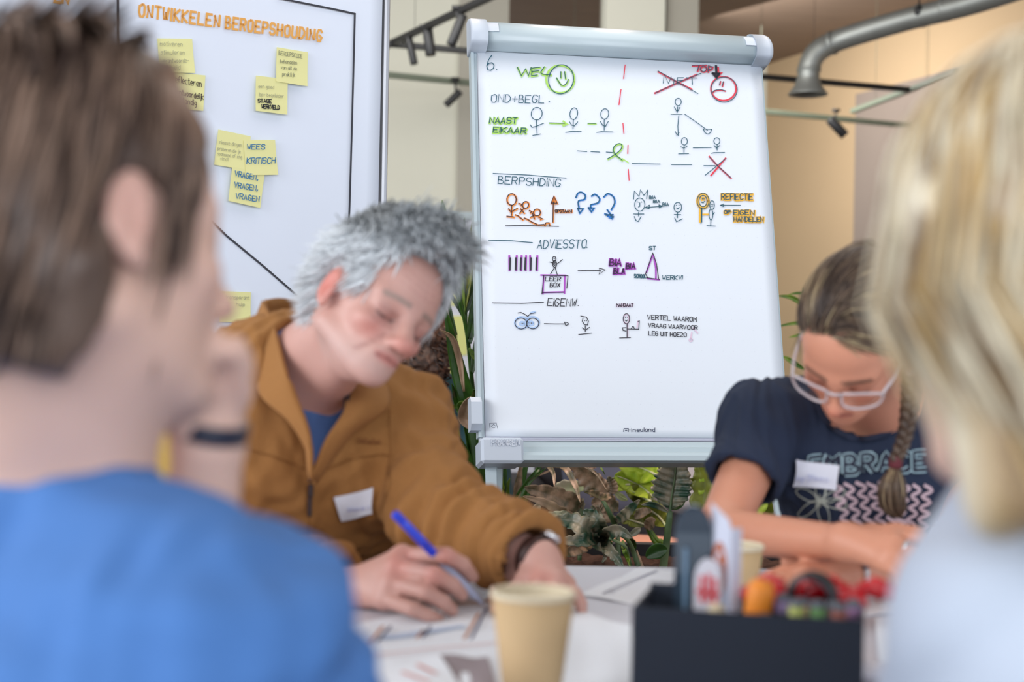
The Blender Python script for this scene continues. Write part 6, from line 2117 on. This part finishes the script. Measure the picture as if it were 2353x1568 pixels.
# hair: pulled back from a parting to the nape on her far side
BR, BL_, BD = np.array(lin((112, 92, 74))[:3]), np.array(lin((186, 166, 130))[:3]), np.array(lin((66, 52, 44))[:3])
F = Field(hw.c - 0.2, hw.c + 0.2, 0.0030)
hw.E(F, (-0.016, 0, 0.050), (0.104, 0.083, 0.094), 0)
hw.E(F, (-0.045, 0.015, 0.0), (0.072, 0.066, 0.058), 0.02)
hw.Cp(F, (-0.05, 0.05, -0.02), (-0.03, 0.082, -0.045), 0.034, 0.02, 0.02)
hw.Cp(F, (0.045, 0.068, 0.040), (-0.02, 0.082, 0.02), 0.013, 0.016, 0.02)
F.cut(hw.w(0.070, 0, 0.088), 0.80 * hw.f - 0.60 * hw.u)
F.cut(hw.w(-0.02, 0, -0.055), -hw.u + 0.25 * hw.f)
for s in (1, -1):
    hw.E(F, (0.002, s * 0.092, -0.012), (0.018, 0.024, 0.026), 0.008, True)
V, Fq = F.mesh()
q = hw.loc(V)
N = vnormals(V, Fq)
ang = np.arctan2(q[:, 1] - 0.01, q[:, 0] + 0.02)
tgtp = np.array([-0.055, 0.078, -0.055])
vv = q - tgtp
e1_ = np.array([0.2, -0.5, 0.84])
e1_ /= np.linalg.norm(e1_)
e2_ = np.cross(np.array([0, 1, 0.0]), e1_)
th = np.arctan2((q - tgtp) @ np.array([1, 0, 0.0]), (q - tgtp) @ np.array([0, -0.35, 0.94]))
ridge = np.sin(th * 42 + 3 * wav(q, 18, 60)) * 0.5 + np.sin(th * 90 + 2 * wav(q, 25, 61)) * 0.5
V = V + N * (0.0022 * ridge)[:, None]
mix_ = np.clip(0.42 + 0.5 * np.sin(th * 30 + 2 * wav(q, 14, 62)) + 0.25 * ridge, 0, 1)[:, None]
cc = BR * (1 - mix_ * 0.6) + BL_ * mix_ * 0.6
dk = np.clip(0.4 - ridge * 0.5, 0, 0.8)[:, None]
cc = cc * (1 - dk * 0.7) + BD * dk * 0.7
mesh('hair', V, Fq, M_hair, wom, cc)


def wom_cond(p):
    return (0.80 * (p[:, 0] - 0.066) - 0.60 * (p[:, 2] - 0.088) < 0) & (p[:, 2] > 0.0) & ~((np.abs(p[:, 1]) > .06) & (p[:, 2] < 0.03) & (p[:, 0] > -.02))


def wom_dir(p, t, r):
    d = tgtp - p
    d /= np.linalg.norm(d, axis=1, keepdims=True)
    return d + np.array([-0.35, 0, 0.05]) + np.array([-0.9, 0, 0.35]) * np.clip(-p[:, 1:2] / 0.05 + 0.2, 0, 1)


def wom_cols(A, r):
    k = r.uniform(0, 1, A.shape[1])
    th_ = wav(A[3], 55, 66) * 0.5 + 0.5
    k = k * 0.35 + th_ * 0.65
    base = np.where(k[:, None] < 0.34, BL_ * 0.9, np.where(k[:, None] < 0.6, BR, BD * 1.1)) * r.uniform(0.85, 1.1, (A.shape[1], 1))
    return np.repeat(base[None], A.shape[0], 0)


V, Fq, cc = strands(hw, scalp(6000, wom_cond, 9), wom_dir, 9, 0.13, 0.0006, 0.007, wom_cols, core=(-0.016, 0, 0.050), rad=(0.103, 0.082, 0.093), seed=10, jitter=0.06)
mesh('hair_locks', V, Fq, M_hair, wom, cc)
# braid
bp_ = catmull([hw.w(-0.035, 0.082, -0.03), P(2094, 868, 1.93), P(2090, 930, 1.93), P(2080, 1000, 1.945), P(2058, 1062, 1.96)], 12)
parts, bc = [], []
for k in range(3):
    pts = []
    n = len(bp_)
    for i in range(n * 3):
        t = i / (n * 3 - 1)
        x = t * (n - 1)
        i0 = min(int(x), n - 2)
        c = bp_[i0] + (bp_[i0 + 1] - bp_[i0]) * (x - i0)
        ph_ = t * 2 * math.pi * 4.3 + k * 2 * math.pi / 3
        rr_ = 0.0088 * (1 - 0.4 * t)
        pts.append(c + np.array([math.sin(ph_) * rr_, math.sin(2 * ph_) * rr_ * 0.55, 0]))
    V, Fs = tube(pts, np.linspace(0.0078, 0.0050, len(pts)), 9)
    parts.append((V, Fs))
    V = np.array(V)
    w_ = (0.5 + 0.5 * np.sin(np.arange(len(V)) % 9 * 1.4 + wav(V, 60, 70 + k) * 2))[:, None]
    bc.append(BD * (1 - w_ * 0.5) + BR * w_ * 0.5)
V, Fs = merge(parts)
mesh('braid', V, Fs, M_hair, wom, np.vstack(bc))
bt = bp_[-1]
V, Fs = lathe(bt, [(0.006, -0.009), (0.0092, -0.008), (0.0092, 0.008), (0.006, 0.009)], 20, P(2056, 1100, 1.96) - bt)
mesh('hair_tie', V, Fs, mat('maroon_band', (104, 44, 52), 0.8, 0.05), wom)
# tassel of loose ends
r_ = np.random.default_rng(77)
parts, bc = [], []
tc_ = [P(2057, 1075, 1.965), P(2050, 1120, 1.96), P(2052, 1165, 1.965), P(2062, 1190, 1.97)]
for i in range(260):
    o_ = r_.normal(size=3) * [1, 0.7, 0.1]
    o_ /= max(1, np.linalg.norm(o_))
    rad_ = [0.006, 0.0175, 0.016, 0.006]
    pts = catmull([c + o_ * rd_ * r_.uniform(0.8, 1.1) for c, rd_ in zip(tc_, rad_)], 3)
    pts = pts[:int(len(pts) * r_.uniform(0.8, 1.0)) + 1]
    V, Fs = tube(pts, np.linspace(0.0016, 0.0004, len(pts)), 3, cap=False)
    parts.append((V, Fs))
    c_ = BD if r_.uniform() < 0.4 else BR if r_.uniform() < 0.7 else BL_
    bc.append(np.tile(c_, (len(V), 1)))
V, Fs = merge(parts)
mesh('braid_tassel', V, Fs, M_hair, wom, np.vstack(bc))
# wisps framing the face
V, Fq, cc = strands(hw, np.array([[0.03 + 0.004 * i, -0.072, 0.06 - 0.004 * i] for i in range(5)] + [[-0.02, 0.085, 0.01 + .004 * i] for i in range(6)]), lambda p, t, r: np.array([-0.2, 0, -1.0]), 8, 0.11, 0.0004, 0.014, wom_cols, seed=12, jitter=0.25)
mesh('loose_strands', V, Fq, M_hair, wom, cc)

# T-shirt
M_dtee = mat('charcoal_navy_jersey', (34, 46, 70), 0.9, 0.06, 140, 0.12)
F = torso_cloth(J, 0.0042, 0.010, 'short', (0.54, 0.54), 0.045, (0.046, 0.047, 0), extra=lambda F: F.cap(P(1960, 1105, 2.10), P(2060, 1105, 2.12), 0.062, 0.062, 0.05))
F.ell(P(1985, 912, 2.07), (0.062, 0.085, 0.056), None, 0.012, True)
F.cap(J['nb'] + [0, -0.02, 0.03], hw.w(-0.02, 0, -0.06), 0.060, 0.065, 0.012, True)
V, Fq = F.mesh()
N = vnormals(V, Fq)
dis = 0.0045 * wav(V, 17, 80, (2.4, 1, 0.35)) + 0.002 * wav(V, 36, 82, (2, 1, .5))
V = V + N * dis[:, None]
tee = mesh('t_shirt', rest(V), Fq, M_dtee, wom)
bv = bvh_of(tee)
V, Fs = surf_ribbons(bv, [catmull([(1872, 925, 0), (1902, 975, 0), (1942, 1003, 0), (1985, 1012, 0), (2030, 1002, 0), (2064, 975, 0)], 6)[:, :2]], 11, 0.003)
mesh('neck_rib', V, Fs, M_dtee, wom)
M_out = mat('print_pale_blue', (168, 198, 208), 0.8, 0.1)
M_inn = mat('print_dark', (40, 44, 62), 0.85, 0.05)
M_pkp = mat('print_dusty_pink', (208, 184, 194), 0.8, 0.12)
em = text('EMBRACE', 1862, 1092, 40, 264, -0.045)
for m_, wpx_, off in ((M_out, 14, 0.003), (M_inn, 7.5, 0.0036)):
    V, Fs = surf_ribbons(bv, em, wpx_, off)
    mesh('shirt_lettering', V, Fs, m_, wom, smooth=False)
wv = []
for i in range(9):
    x = 1920 + i * 26
    pts = []
    for j in range(9):
        yy = 1108 + j * 13 + (i % 2) * 2
        pts.append((x + (13 if j % 2 else -7) + (j * 3.2 if i < 6 else -j * 2.0), yy + 0.25 * (i - 3) ** 2))
    wv.append(catmull([(a, b, 0) for a, b in pts], 3)[:, :2])
V, Fs = surf_ribbons(bv, wv, 7, 0.003)
mesh('wavy_print', V, Fs, M_pkp, wom, smooth=False)
fl = []
for a in np.linspace(0.2, 5.9, 6):
    cx_, cy_ = 1886 + 34 * math.cos(a), 1150 + 30 * math.sin(a)
    fl.append(ellp(cx_, cy_, 27, 11, 14, a))
fl += [[(1886, 1150), (1886 + 14 * math.cos(a), 1150 + 14 * math.sin(a))] for a in np.linspace(0, 6.28, 9)]
V, Fs = surf_ribbons(bv, fl, 2.2, 0.003)
mesh('flower_print', V, Fs, mat('print_cream', (190, 196, 184), 0.8, 0.05), wom, smooth=False)
V, Fs = patch(bv, [(1821, 1055), (1930, 1072), (1928, 1126), (1822, 1112)], off=0.006)
mesh('name_sticker', V, Fs, M_label, wom, label='white paper name sticker')
V, Fs = surf_ribbons(bv, text('Inge Olthoes'.replace('I', 'J'), 1826, 1100, 12, 74, 0.08), 1.3, 0.0085)
mesh('sticker_writing', V, Fs, mat('lilac_ink', (176, 184, 222)), wom, smooth=False)

# glasses with a clear frame
M_clear = mat('clear_acetate', (236, 226, 230), 0.12, 0.02, coat=0.5, trans=0.45)
gl = []
for s in (1, -1):
    rim = [(0.108, s * 0.011, 0.012), (0.107, s * 0.032, 0.018), (0.097, s * 0.066, 0.018), (0.094, s * 0.070, 0.006), (0.100, s * 0.060, -0.012), (0.109, s * 0.034, -0.019), (0.112, s * 0.014, -0.012), (0.108, s * 0.011, 0.012)]
    V, Fs = tube(catmull([hw.w(*p) for p in rim], 4), 0.0019, 8)
    mesh('rim', V, Fs, M_clear, wom)
    V, Fs = tube([hw.w(0.096, s * 0.069, 0.014), hw.w(0.06, s * 0.077, 0.014), hw.w(0.0, s * 0.081, 0.014), hw.w(-0.014, s * 0.083, -0.004)], 0.0022, 8)
    mesh('temple', V, Fs, M_clear, wom)
    V, Fs = [hw.w(*p) for p in rim[:-1]], [tuple(range(7))]
    m_ = _m.get('lens_glass')
    if m_ is None:
        m_ = bpy.data.materials.new('lens_glass')
        _m['lens_glass'] = m_
        m_.use_nodes = True
        nt = m_.node_tree
        for nd in list(nt.nodes):
            nt.nodes.remove(nd)
        out_ = nt.nodes.new('ShaderNodeOutputMaterial')
        mx_ = nt.nodes.new('ShaderNodeMixShader')
        tr_ = nt.nodes.new('ShaderNodeBsdfTransparent')
        gy_ = nt.nodes.new('ShaderNodeBsdfGlossy')
        gy_.inputs['Roughness'].default_value = 0.02
        mx_.inputs[0].default_value = 0.08
        nt.links.new(tr_.outputs[0], mx_.inputs[1])
        nt.links.new(gy_.outputs[0], mx_.inputs[2])
        nt.links.new(mx_.outputs[0], out_.inputs[0])
    mesh('lens', V, Fs, m_, wom, smooth=False)
V, Fs = tube([hw.w(0.108, -0.012, 0.010), hw.w(0.113, 0, 0.013), hw.w(0.108, 0.012, 0.010)], 0.0024, 8)
mesh('bridge', V, Fs, M_clear, wom)
ep = hw.w(0.0, 0.084, -0.036)
V, Fs = merge([lathe(ep, [(0.0045 * math.sin(a) + 0.0002, -0.0045 * math.cos(a)) for a in np.linspace(0, math.pi, 9)], 14), lathe(ep - [0, 0, 0.010], [(0.0055 * math.sin(a) + 0.0002, -0.0055 * math.cos(a)) for a in np.linspace(0, math.pi, 9)], 14), tube([ep, ep + [0, 0, 0.012]], 0.0008, 6)])
mesh('earring', V, Fs, mat('pearl', (232, 226, 220), 0.2, 0.03, metal=0.2), wom)
# bead bracelet, ring
dl = (J['wrL'] - J['elL']) / np.linalg.norm(J['wrL'] - J['elL'])
_, b1, b2 = frame3(dl)
parts_l = []
for i in range(26):
    a = 2 * math.pi * i / 26
    c = J['wrL'] - dl * 0.006 + (b1 * math.cos(a) + b2 * math.sin(a)) * 0.029
    V, Fs = lathe(c, [(0.0042 * math.sin(t) + 0.0002, -0.0042 * math.cos(t)) for t in np.linspace(0, math.pi, 7)], 10)
    mesh('bracelet_bead', V, Fs, (mat('bead_white', (232, 230, 232), 0.25, 0.05), mat('bead_gold', (196, 170, 110), 0.3, 0.05, metal=0.5), mat('bead_grey', (110, 104, 116), 0.3, 0.05))[(0, 0, 2, 0, 1)[i % 5]], wom)
c = P(2082, 1263, 1.73)
d = P(2104, 1274, 1.72) - P(2056, 1252, 1.74)
V, Fs = lathe(c, [(0.0100, -0.0025), (0.0114, -0.002), (0.0114, 0.002), (0.0100, 0.0025)], 26, d)
mesh('finger_ring', V, Fs, mat('polished_steel', (220, 222, 226)), wom)
trousers(J, wom)
stool(0.65, 2.47, 'stool the woman with the braid sits on')
pn = empty('silver_pen', P(2150, 1200, 1.74), "pale pen just showing above the woman's fingers, by the blonde woman's shoulder", 'pen')
V, Fs = lathe(P(2118, 1262, 1.71), [(0.0008, 0), (0.0042, 0.012), (0.0045, 0.06)], 14, P(2154, 1196, 1.76) - P(2118, 1262, 1.71))
mesh('barrel', V, Fs, mat('pen_grip', (196, 206, 236)), pn)
V, Fs = lathe(P(2143, 1216, 1.745), [(0.0047, 0), (0.0047, 0.012), (0.002, 0.016), (0.0003, 0.017)], 14, P(2154, 1196, 1.76) - P(2118, 1262, 1.71))
mesh('cap', V, Fs, mat('polished_steel', (220, 222, 226)), pn)

# ------------------------------------------------------------------ brown-haired woman close to the camera, left
fw = empty('person', (-0.28, 0.82, 0), 'brown-haired woman in a blue knitted top, blurred, chin resting on her hand', 'person')
hf = Head(P(290, 500, 0.86), 136, 4, 12, 1, 0.95)
J = {'nb': P(100, 1235, 0.96), 'shR': P(490, 1505, 0.86), 'shL': P(-60, 1480, 1.06), 'chR': P(330, 1680, 0.88), 'chL': P(40, 1720, 0.92),
     'elR': P(700, 1880, 0.95), 'wrR': P(900, 1740, 1.10), 'elL': P(410, 1770, 1.06), 'wrL': P(478, 1040, 1.0)}
seated((-0.30, 0.82, 0.53), (-0.46, 0.82, 0.53), 1, J)
lo, hi = bounds([J[k] for k in J if k != 'toe'] + [hf.w(0, 0, .13), hf.w(.13, 0, 0)], 0.19)
lo[2] = 0
F = Field(lo, hi, 0.0060)
body(F, J)
rest_hand(F, J['elR'], J['wrR'], 1)
face(F, hf, 1.0, 0.95)
F.cap(hf.w(-0.03, 0, -0.045), J['nb'], 0.052, 0.056, 0.03)
F.cap(hf.w(0.015, 0, -0.075), J['nb'] + [0.02, 0.02, -0.03], 0.034, 0.045, 0.03)
hand(F, (480, 1010, 1.0), [(440, 900, 0.99), (470, 880, 0.985), (505, 880, 0.985), (530, 900, 0.99)],
     [[(455, 830, 0.965), (500, 800, 0.955), (535, 810, 0.955)], [(500, 810, 0.965), (540, 800, 0.96), (560, 830, 0.965)], [(530, 830, 0.97), (555, 850, 0.97), (558, 890, 0.975)], [(548, 870, 0.98), (560, 900, 0.98), (555, 930, 0.985)]],
     [(420, 960, 0.98), (400, 900, 0.97), (430, 860, 0.96)], 0.95)
V, Fq = F.mesh()
mesh('body', rest(V), Fq, M_skin, fw, skin_col(V, hf, (222, 184, 168), (92, 70, 56), (190, 110, 104), 0, 0.55, (224, 150, 142)))
FB, FD, FO = np.array(lin((124, 102, 88))[:3]), np.array(lin((66, 50, 44))[:3]), np.array(lin((170, 116, 74))[:3])
F = Field(hf.c - 0.24, hf.c + 0.24, 0.0055)
hf.E(F, (-0.020, 0, 0.052), (0.108, 0.088, 0.098), 0)
hf.E(F, (-0.060, 0.0, -0.010), (0.072, 0.078, 0.085), 0.03)
hf.Cp(F, (-0.045, 0.055, -0.035), (-0.040, 0.050, -0.080), 0.034, 0.026, 0.02)
hf.Cp(F, (-0.045, -0.055, -0.035), (-0.040, -0.050, -0.080), 0.034, 0.026, 0.02)
hf.Cp(F, (0.030, 0.040, 0.100), (0.040, 0.056, 0.060), 0.026, 0.018, 0.03)
F.cut(hf.w(0.066, 0, 0.072), 0.85 * hf.f - 0.52 * hf.u)
for s in (1, -1):
    hf.E(F, (0.006, s * 0.094, -0.004), (0.034, 0.038, 0.036), 0.01, True)
V, Fq = F.mesh()
N = vnormals(V, Fq)
q = hf.loc(V)
V = V + N * (0.004 * wav(V, 60, 90))[:, None]
x = np.clip(0.5 + 0.5 * wav(q, 30, 91), 0, 1)[:, None]
cc = FD * (1 - x) + FB * x
o_ = np.exp(-(((q - [0.055, 0.03, 0.10]) / [0.03, 0.05, 0.03]) ** 2).sum(1))[:, None]
cc = cc * (1 - 0.7 * o_) + FO * 0.7 * o_  # orange-brown highlight painted in at the front of the crown
mesh('hair', V, Fq, M_hair, fw, cc)


def fw_cols(A, r):
    k = r.uniform(0, 1, A.shape[1])[:, None]
    b_ = np.where(k < 0.4, FB, np.where(k < 0.75, FD, FB * 1.5))
    b_ = np.repeat(b_[None], A.shape[0], 0)
    o_ = np.exp(-(((A - [0.06, 0.03, 0.10]) / [0.03, 0.05, 0.035]) ** 2).sum(-1))[..., None]  # same painted highlight carried onto the locks
    return b_ * (1 - 0.7 * o_) + FO * 0.7 * o_


def fw_dir(p, t, r):
    top = np.clip((p[:, 2] - 0.09) / 0.05, 0, 1)[:, None]
    return (np.array([-0.15, 0, -0.1]) + np.array([0, 0.9, 0]) * np.sign(p[:, 1:2] + 0.02)) * top + np.array([-0.25, 0, -0.9]) * (1 - top)


V, Fq, cc = strands(hf, scalp(1500, lambda p: ((p[:, 0] < 0.05) | (p[:, 2] > 0.1)) & (p[:, 2] > 0.0) & ~((np.abs(p[:, 1]) > .05) & (p[:, 2] < 0.04) & (p[:, 0] > -.03)), 13), fw_dir, 8, 0.09, 0.0016, 0.010, fw_cols, core=(-0.02, 0, 0.05), rad=(0.104, 0.084, 0.094), seed=14, jitter=0.05)
mesh('hair_locks', V, Fq, M_hair, fw, cc)
M_blue = mat('cornflower_knit', (76, 124, 190), 0.9, 0.08, 40, 0.2)
F = torso_cloth(J, 0.0065, 0.018, 'long', (0.93, 0.30), 0.044)
F.cap(J['nb'] + [0, 0, 0.02], hf.w(-0.02, 0, -0.06), 0.056, 0.056, 0.015, True)
V, Fq = F.mesh()
N = vnormals(V, Fq)
V = V + N * (0.011 * wav(V, 13, 95, (.8, .8, 2.2)) + 0.004 * wav(V, 34, 96))[:, None]
mesh('knit_top', rest(V), Fq, M_blue, fw)
dl = (J['wrL'] - J['elL']) / np.linalg.norm(J['wrL'] - J['elL'])
V, Fs = lathe(J['wrL'] + dl * 0.018, [(0.0235, -0.0065), (0.027, -0.006), (0.027, 0.006), (0.0235, 0.0065)], 32, dl + np.array([0.05, 0.1, 0]))
mesh('wristband', V, Fs, mat('navy_band', (34, 38, 58), 0.4, 0.03), fw)
trousers(J, fw, 0.01)
stool(-0.38, 0.80, 'stool the brown-haired woman sits on')

# ------------------------------------------------------------------ blonde woman close to the camera, right
bw = empty('person', (0.43, 0.82, 0), 'blonde woman in a white top, very close and out of focus at the right edge', 'person')
hb = Head(P(2478, 545, 0.79), 148, 8, 2, -1, 0.97, 0.95, (-0.012, 0, 0.03))
J = {'nb': P(2515, 1190, 0.88), 'shR': P(2875, 1440, 0.92), 'shL': P(2393, 1440, 0.82), 'chR': P(2815, 1760, 0.88), 'chL': P(2515, 1760, 0.86),
     'elR': P(2975, 1900, 0.98), 'wrR': P(2755, 1700, 1.2), 'elL': P(2345, 2080, 0.90), 'wrL': P(2455, 1700, 1.16)}
seated((0.34, 0.82, 0.53), (0.52, 0.82, 0.53), 1, J)
lo, hi = bounds([J[k] for k in J if k != 'toe'] + [hb.w(0, 0, .13), hb.w(.13, 0, 0)], 0.2)
lo[2] = 0
F = Field(lo, hi, 0.0065)
body(F, J)
rest_hand(F, J['elR'], J['wrR'], 1)
rest_hand(F, J['elL'], J['wrL'], -1)
face(F, hb, 0.9, 0.92)
F.cap(hb.w(-0.03, 0, -0.045), J['nb'], 0.050, 0.054, 0.03)
V, Fq = F.mesh()
mesh('body', rest(V), Fq, M_skin, bw, skin_col(V, hb, (236, 196, 176), (150, 124, 90), (200, 120, 112), 0, 0.8))
B1, B2, B3 = np.array(lin((232, 222, 196))[:3]), np.array(lin((206, 176, 124))[:3]), np.array(lin((140, 116, 92))[:3])
F = Field(hb.c - [0.26, 0.26, 0.30], hb.c + [0.26, 0.26, 0.24], 0.0055)
hb.E(F, (-0.016, 0, 0.050), (0.106, 0.088, 0.094), 0)
for s in (1, -1):
    for a, b, r0, r1 in (((0.035, 0.060, 0.06), (0.035, 0.068, -0.02), 0.022, 0.018), ((0.01, 0.078, 0.04), (-0.005, 0.074, -0.12), 0.024, 0.024), ((-0.05, 0.068, 0.03), (-0.045, 0.06, -0.12), 0.034, 0.030)):
        hb.Cp(F, (a[0], s * a[1], a[2]), (b[0], s * b[1], b[2]), r0, r1, 0.025)
hb.Cp(F, (-0.085, 0, 0.02), (-0.075, 0, -0.14), 0.04, 0.04, 0.03)
hb.E(F, (0.11, 0, -0.03), (0.075, 0.05, 0.09), 0.01, True)
V, Fq = F.mesh()
N = vnormals(V, Fq)
q = hb.loc(V)
st_ = np.sin((q[:, 0] * 1.2 + 0.35 * q[:, 1]) * 110 + 2.5 * wav(q, 14, 100, (1, 1, .25)))
V = V + N * (0.003 * st_)[:, None]
x = np.clip(0.45 + 0.55 * np.sin(q[:, 0] * 75 + q[:, 1] * 30 + 2.0 * wav(q, 10, 101, (1, 1, .3))), 0, 1)[:, None]
cc = B1 * (1 - x) + B2 * x
y_ = np.clip(np.exp(-((q[:, 0] + 0.035) / 0.022) ** 2) * (q[:, 2] < 0.07), 0, 1)[:, None] * 0.75
cc = cc * (1 - y_) + B3 * y_
mesh('hair', V, Fq, M_hair, bw, cc)


def bw_cols(A, r):
    k = r.uniform(0, 1, A.shape[1])[:, None]
    b_ = np.where(k < 0.5, B1, np.where(k < 0.85, B2, B3))
    return np.repeat(b_[None], A.shape[0], 0)


V, Fq, cc = strands(hb, scalp(2200, lambda p: ((p[:, 0] < 0.06) | (p[:, 2] > 0.09)) & (p[:, 2] > -0.02), 15), lambda p, t, r: np.array([0.0, 0, -1.0]) + np.array([-0.75, 0, 0]) * (p[:, 2:3] < 0.0) + (p - [0, 0, .045]) * np.array([0.5, 2, 0]), 10, 0.15, 0.0018, 0.012, bw_cols, core=(-0.016, 0, 0.05), rad=(0.106, 0.09, 0.095), seed=16, jitter=0.06, ear=False)
mesh('hair_locks', V, Fq, M_hair, bw, cc)
F = torso_cloth(J, 0.007, 0.018, 'long', (0.9, 0.9))
F.cap(J['nb'] + [0, 0, 0.0], hb.w(-0.02, 0, -0.06), 0.062, 0.062, 0.015, True)
V, Fq = F.mesh()
N = vnormals(V, Fq)
V = V + N * (0.004 * wav(V, 16, 105))[:, None]
mesh('white_top', rest(V), Fq, mat('white_cotton', (196, 207, 223), 0.85, 0.03, 40), bw)
trousers(J, bw, 0.01)
stool(0.43, 0.80, 'stool the blonde woman sits on')

# ------------------------------------------------------------------ curly-haired person in the background
cp_ = empty('person', (-0.2, 4.7, 0), "person with dark curly hair and a teal jacket, seen behind the man's nose", 'person')
hc = Head(P(1012, 806, 4.42), 150, 10, 0, 1, 1.08)
J = {'nb': P(990, 900, 4.55), 'shR': P(900, 960, 4.5), 'shL': P(1110, 960, 4.6), 'chR': P(950, 1080, 4.55), 'chL': P(1060, 1080, 4.6), 'elR': P(880, 1150, 4.5), 'wrR': P(950, 1200, 4.75), 'elL': P(1130, 1150, 4.6), 'wrL': P(1100, 1180, 4.85)}
seated((-0.34, 4.55, 0.53), (-0.16, 4.55, 0.53), 1, J)
lo, hi = bounds([J[k] for k in J if k != 'toe'] + [hc.w(0, 0, .13)], 0.2)
lo[2] = 0
F = Field(lo, hi, 0.009)
body(F, J)
rest_hand(F, J['elR'], J['wrR'], 1)
rest_hand(F, J['elL'], J['wrL'], -1)
face(F, hc)
F.cap(hc.w(-0.03, 0, -0.045), J['nb'], 0.052, 0.056, 0.03)
V, Fq = F.mesh()
mesh('body', V, Fq, M_skin, cp_, skin_col(V, hc, (190, 140, 116), (50, 36, 30), (160, 90, 80)))
K1, K2 = np.array(lin((40, 28, 26))[:3]), np.array(lin((104, 74, 58))[:3])
r_ = np.random.default_rng(5)
F = Field(hc.c - 0.26, hc.c + 0.24, 0.006)
hc.E(F, (-0.02, 0, 0.03), (0.115, 0.11, 0.12), 0)
hc.E(F, (-0.05, 0, -0.05), (0.09, 0.115, 0.09), 0.03)
for i in range(60):
    v = r_.normal(size=3)
    v /= np.linalg.norm(v)
    hc.E(F, np.array([-0.03, 0, 0.005]) + v * [0.105, 0.105, 0.13], (0.022, 0.022, 0.022), 0.01)
hc.E(F, (0.11, 0, -0.03), (0.05, 0.05, 0.09), 0.01, True)
V, Fq = F.mesh()
N = vnormals(V, Fq)
V = V + N * (0.006 * wav(V, 90, 110))[:, None]
x = np.clip(0.5 + 0.6 * wav(V, 110, 111), 0, 1)[:, None]
mesh('curly_hair', V, Fq, M_hair, cp_, K1 * (1 - x) + K2 * x)
parts, bc = [], []
for i in range(260):
    v = r_.normal(size=3)
    v /= np.linalg.norm(v)
    if v[0] > 0.5 and v[2] < 0.4:
        continue
    c0_ = hc.w(*(np.array([-0.03, 0, 0.0]) + v * [0.115, 0.115, 0.135]))
    ph_ = r_.uniform(0, 6)
    pts = [c0_ + np.array([0.010 * math.cos(ph_ + t), 0.010 * math.sin(ph_ + t), -0.0045 * t]) for t in np.linspace(0, 9, 16)]
    V, Fs = tube(pts, 0.0026, 4, cap=False)
    parts.append((V, Fs))
    k = r_.uniform()
    bc.append(np.tile(K1 * (1 - k) + K2 * k, (len(V), 1)))
V, Fs = merge(parts)
mesh('curls', V, Fs, M_hair, cp_, np.vstack(bc))
F = torso_cloth(J, 0.009, 0.02, 'long')
V, Fq = F.mesh()
N = vnormals(V, Fq)
V = V + N * (0.006 * wav(V, 14, 115))[:, None]
mesh('jacket', V, Fq, mat('teal_jacket', (24, 66, 76), 0.8, 0.12, 20), cp_)
trousers(J, cp_, 0.012)
stool(-0.25, 4.55, 'stool the curly-haired person sits on')

# orange and yellow bag behind the brown-haired woman's neck
bg = empty('tote_bag', onT(318, 1500), "blurred orange and yellow bag on the table, between the brown-haired woman's neck and forearm", 'bag')
b0 = onT(318, 1500)
rows = []
for z_, hw_, dp_ in ((0.0, 0.08, 0.04), (0.09, 0.09, 0.05), (0.19, 0.08, 0.03), (0.25, 0.07, 0.01)):
    rows.append([b0 + [hw_ * math.cos(a), dp_ * math.sin(a), z_ + 0.002] for a in np.linspace(0, 2 * math.pi, 15)])
V, Fs = sheet(rows, 0.003, 2)
mesh('bag_body', V, Fs, mat('orange_canvas', (236, 138, 82), 0.85, 0.15, 12), bg)
V, Fs = sheet([[b0 + [x, -0.055 - 0.01 * math.cos(x * 20), z_] for x in (0.01, 0.05, 0.085)] for z_ in (0.12, 0.18, 0.25)], 0.003, 3)
mesh('yellow_panel', V, Fs, mat('yellow_canvas', (214, 176, 84), 0.85, 0.1, 12), bg)
V, Fs = tube(catmull([b0 + [-0.05, 0.0, 0.24], b0 + [-0.06, 0.03, 0.26], b0 + [-0.02, 0.04, 0.27], b0 + [0.02, 0.02, 0.24]], 5), 0.006, 8)
mesh('handle', V, Fs, mat('orange_canvas', (236, 138, 82)), bg)
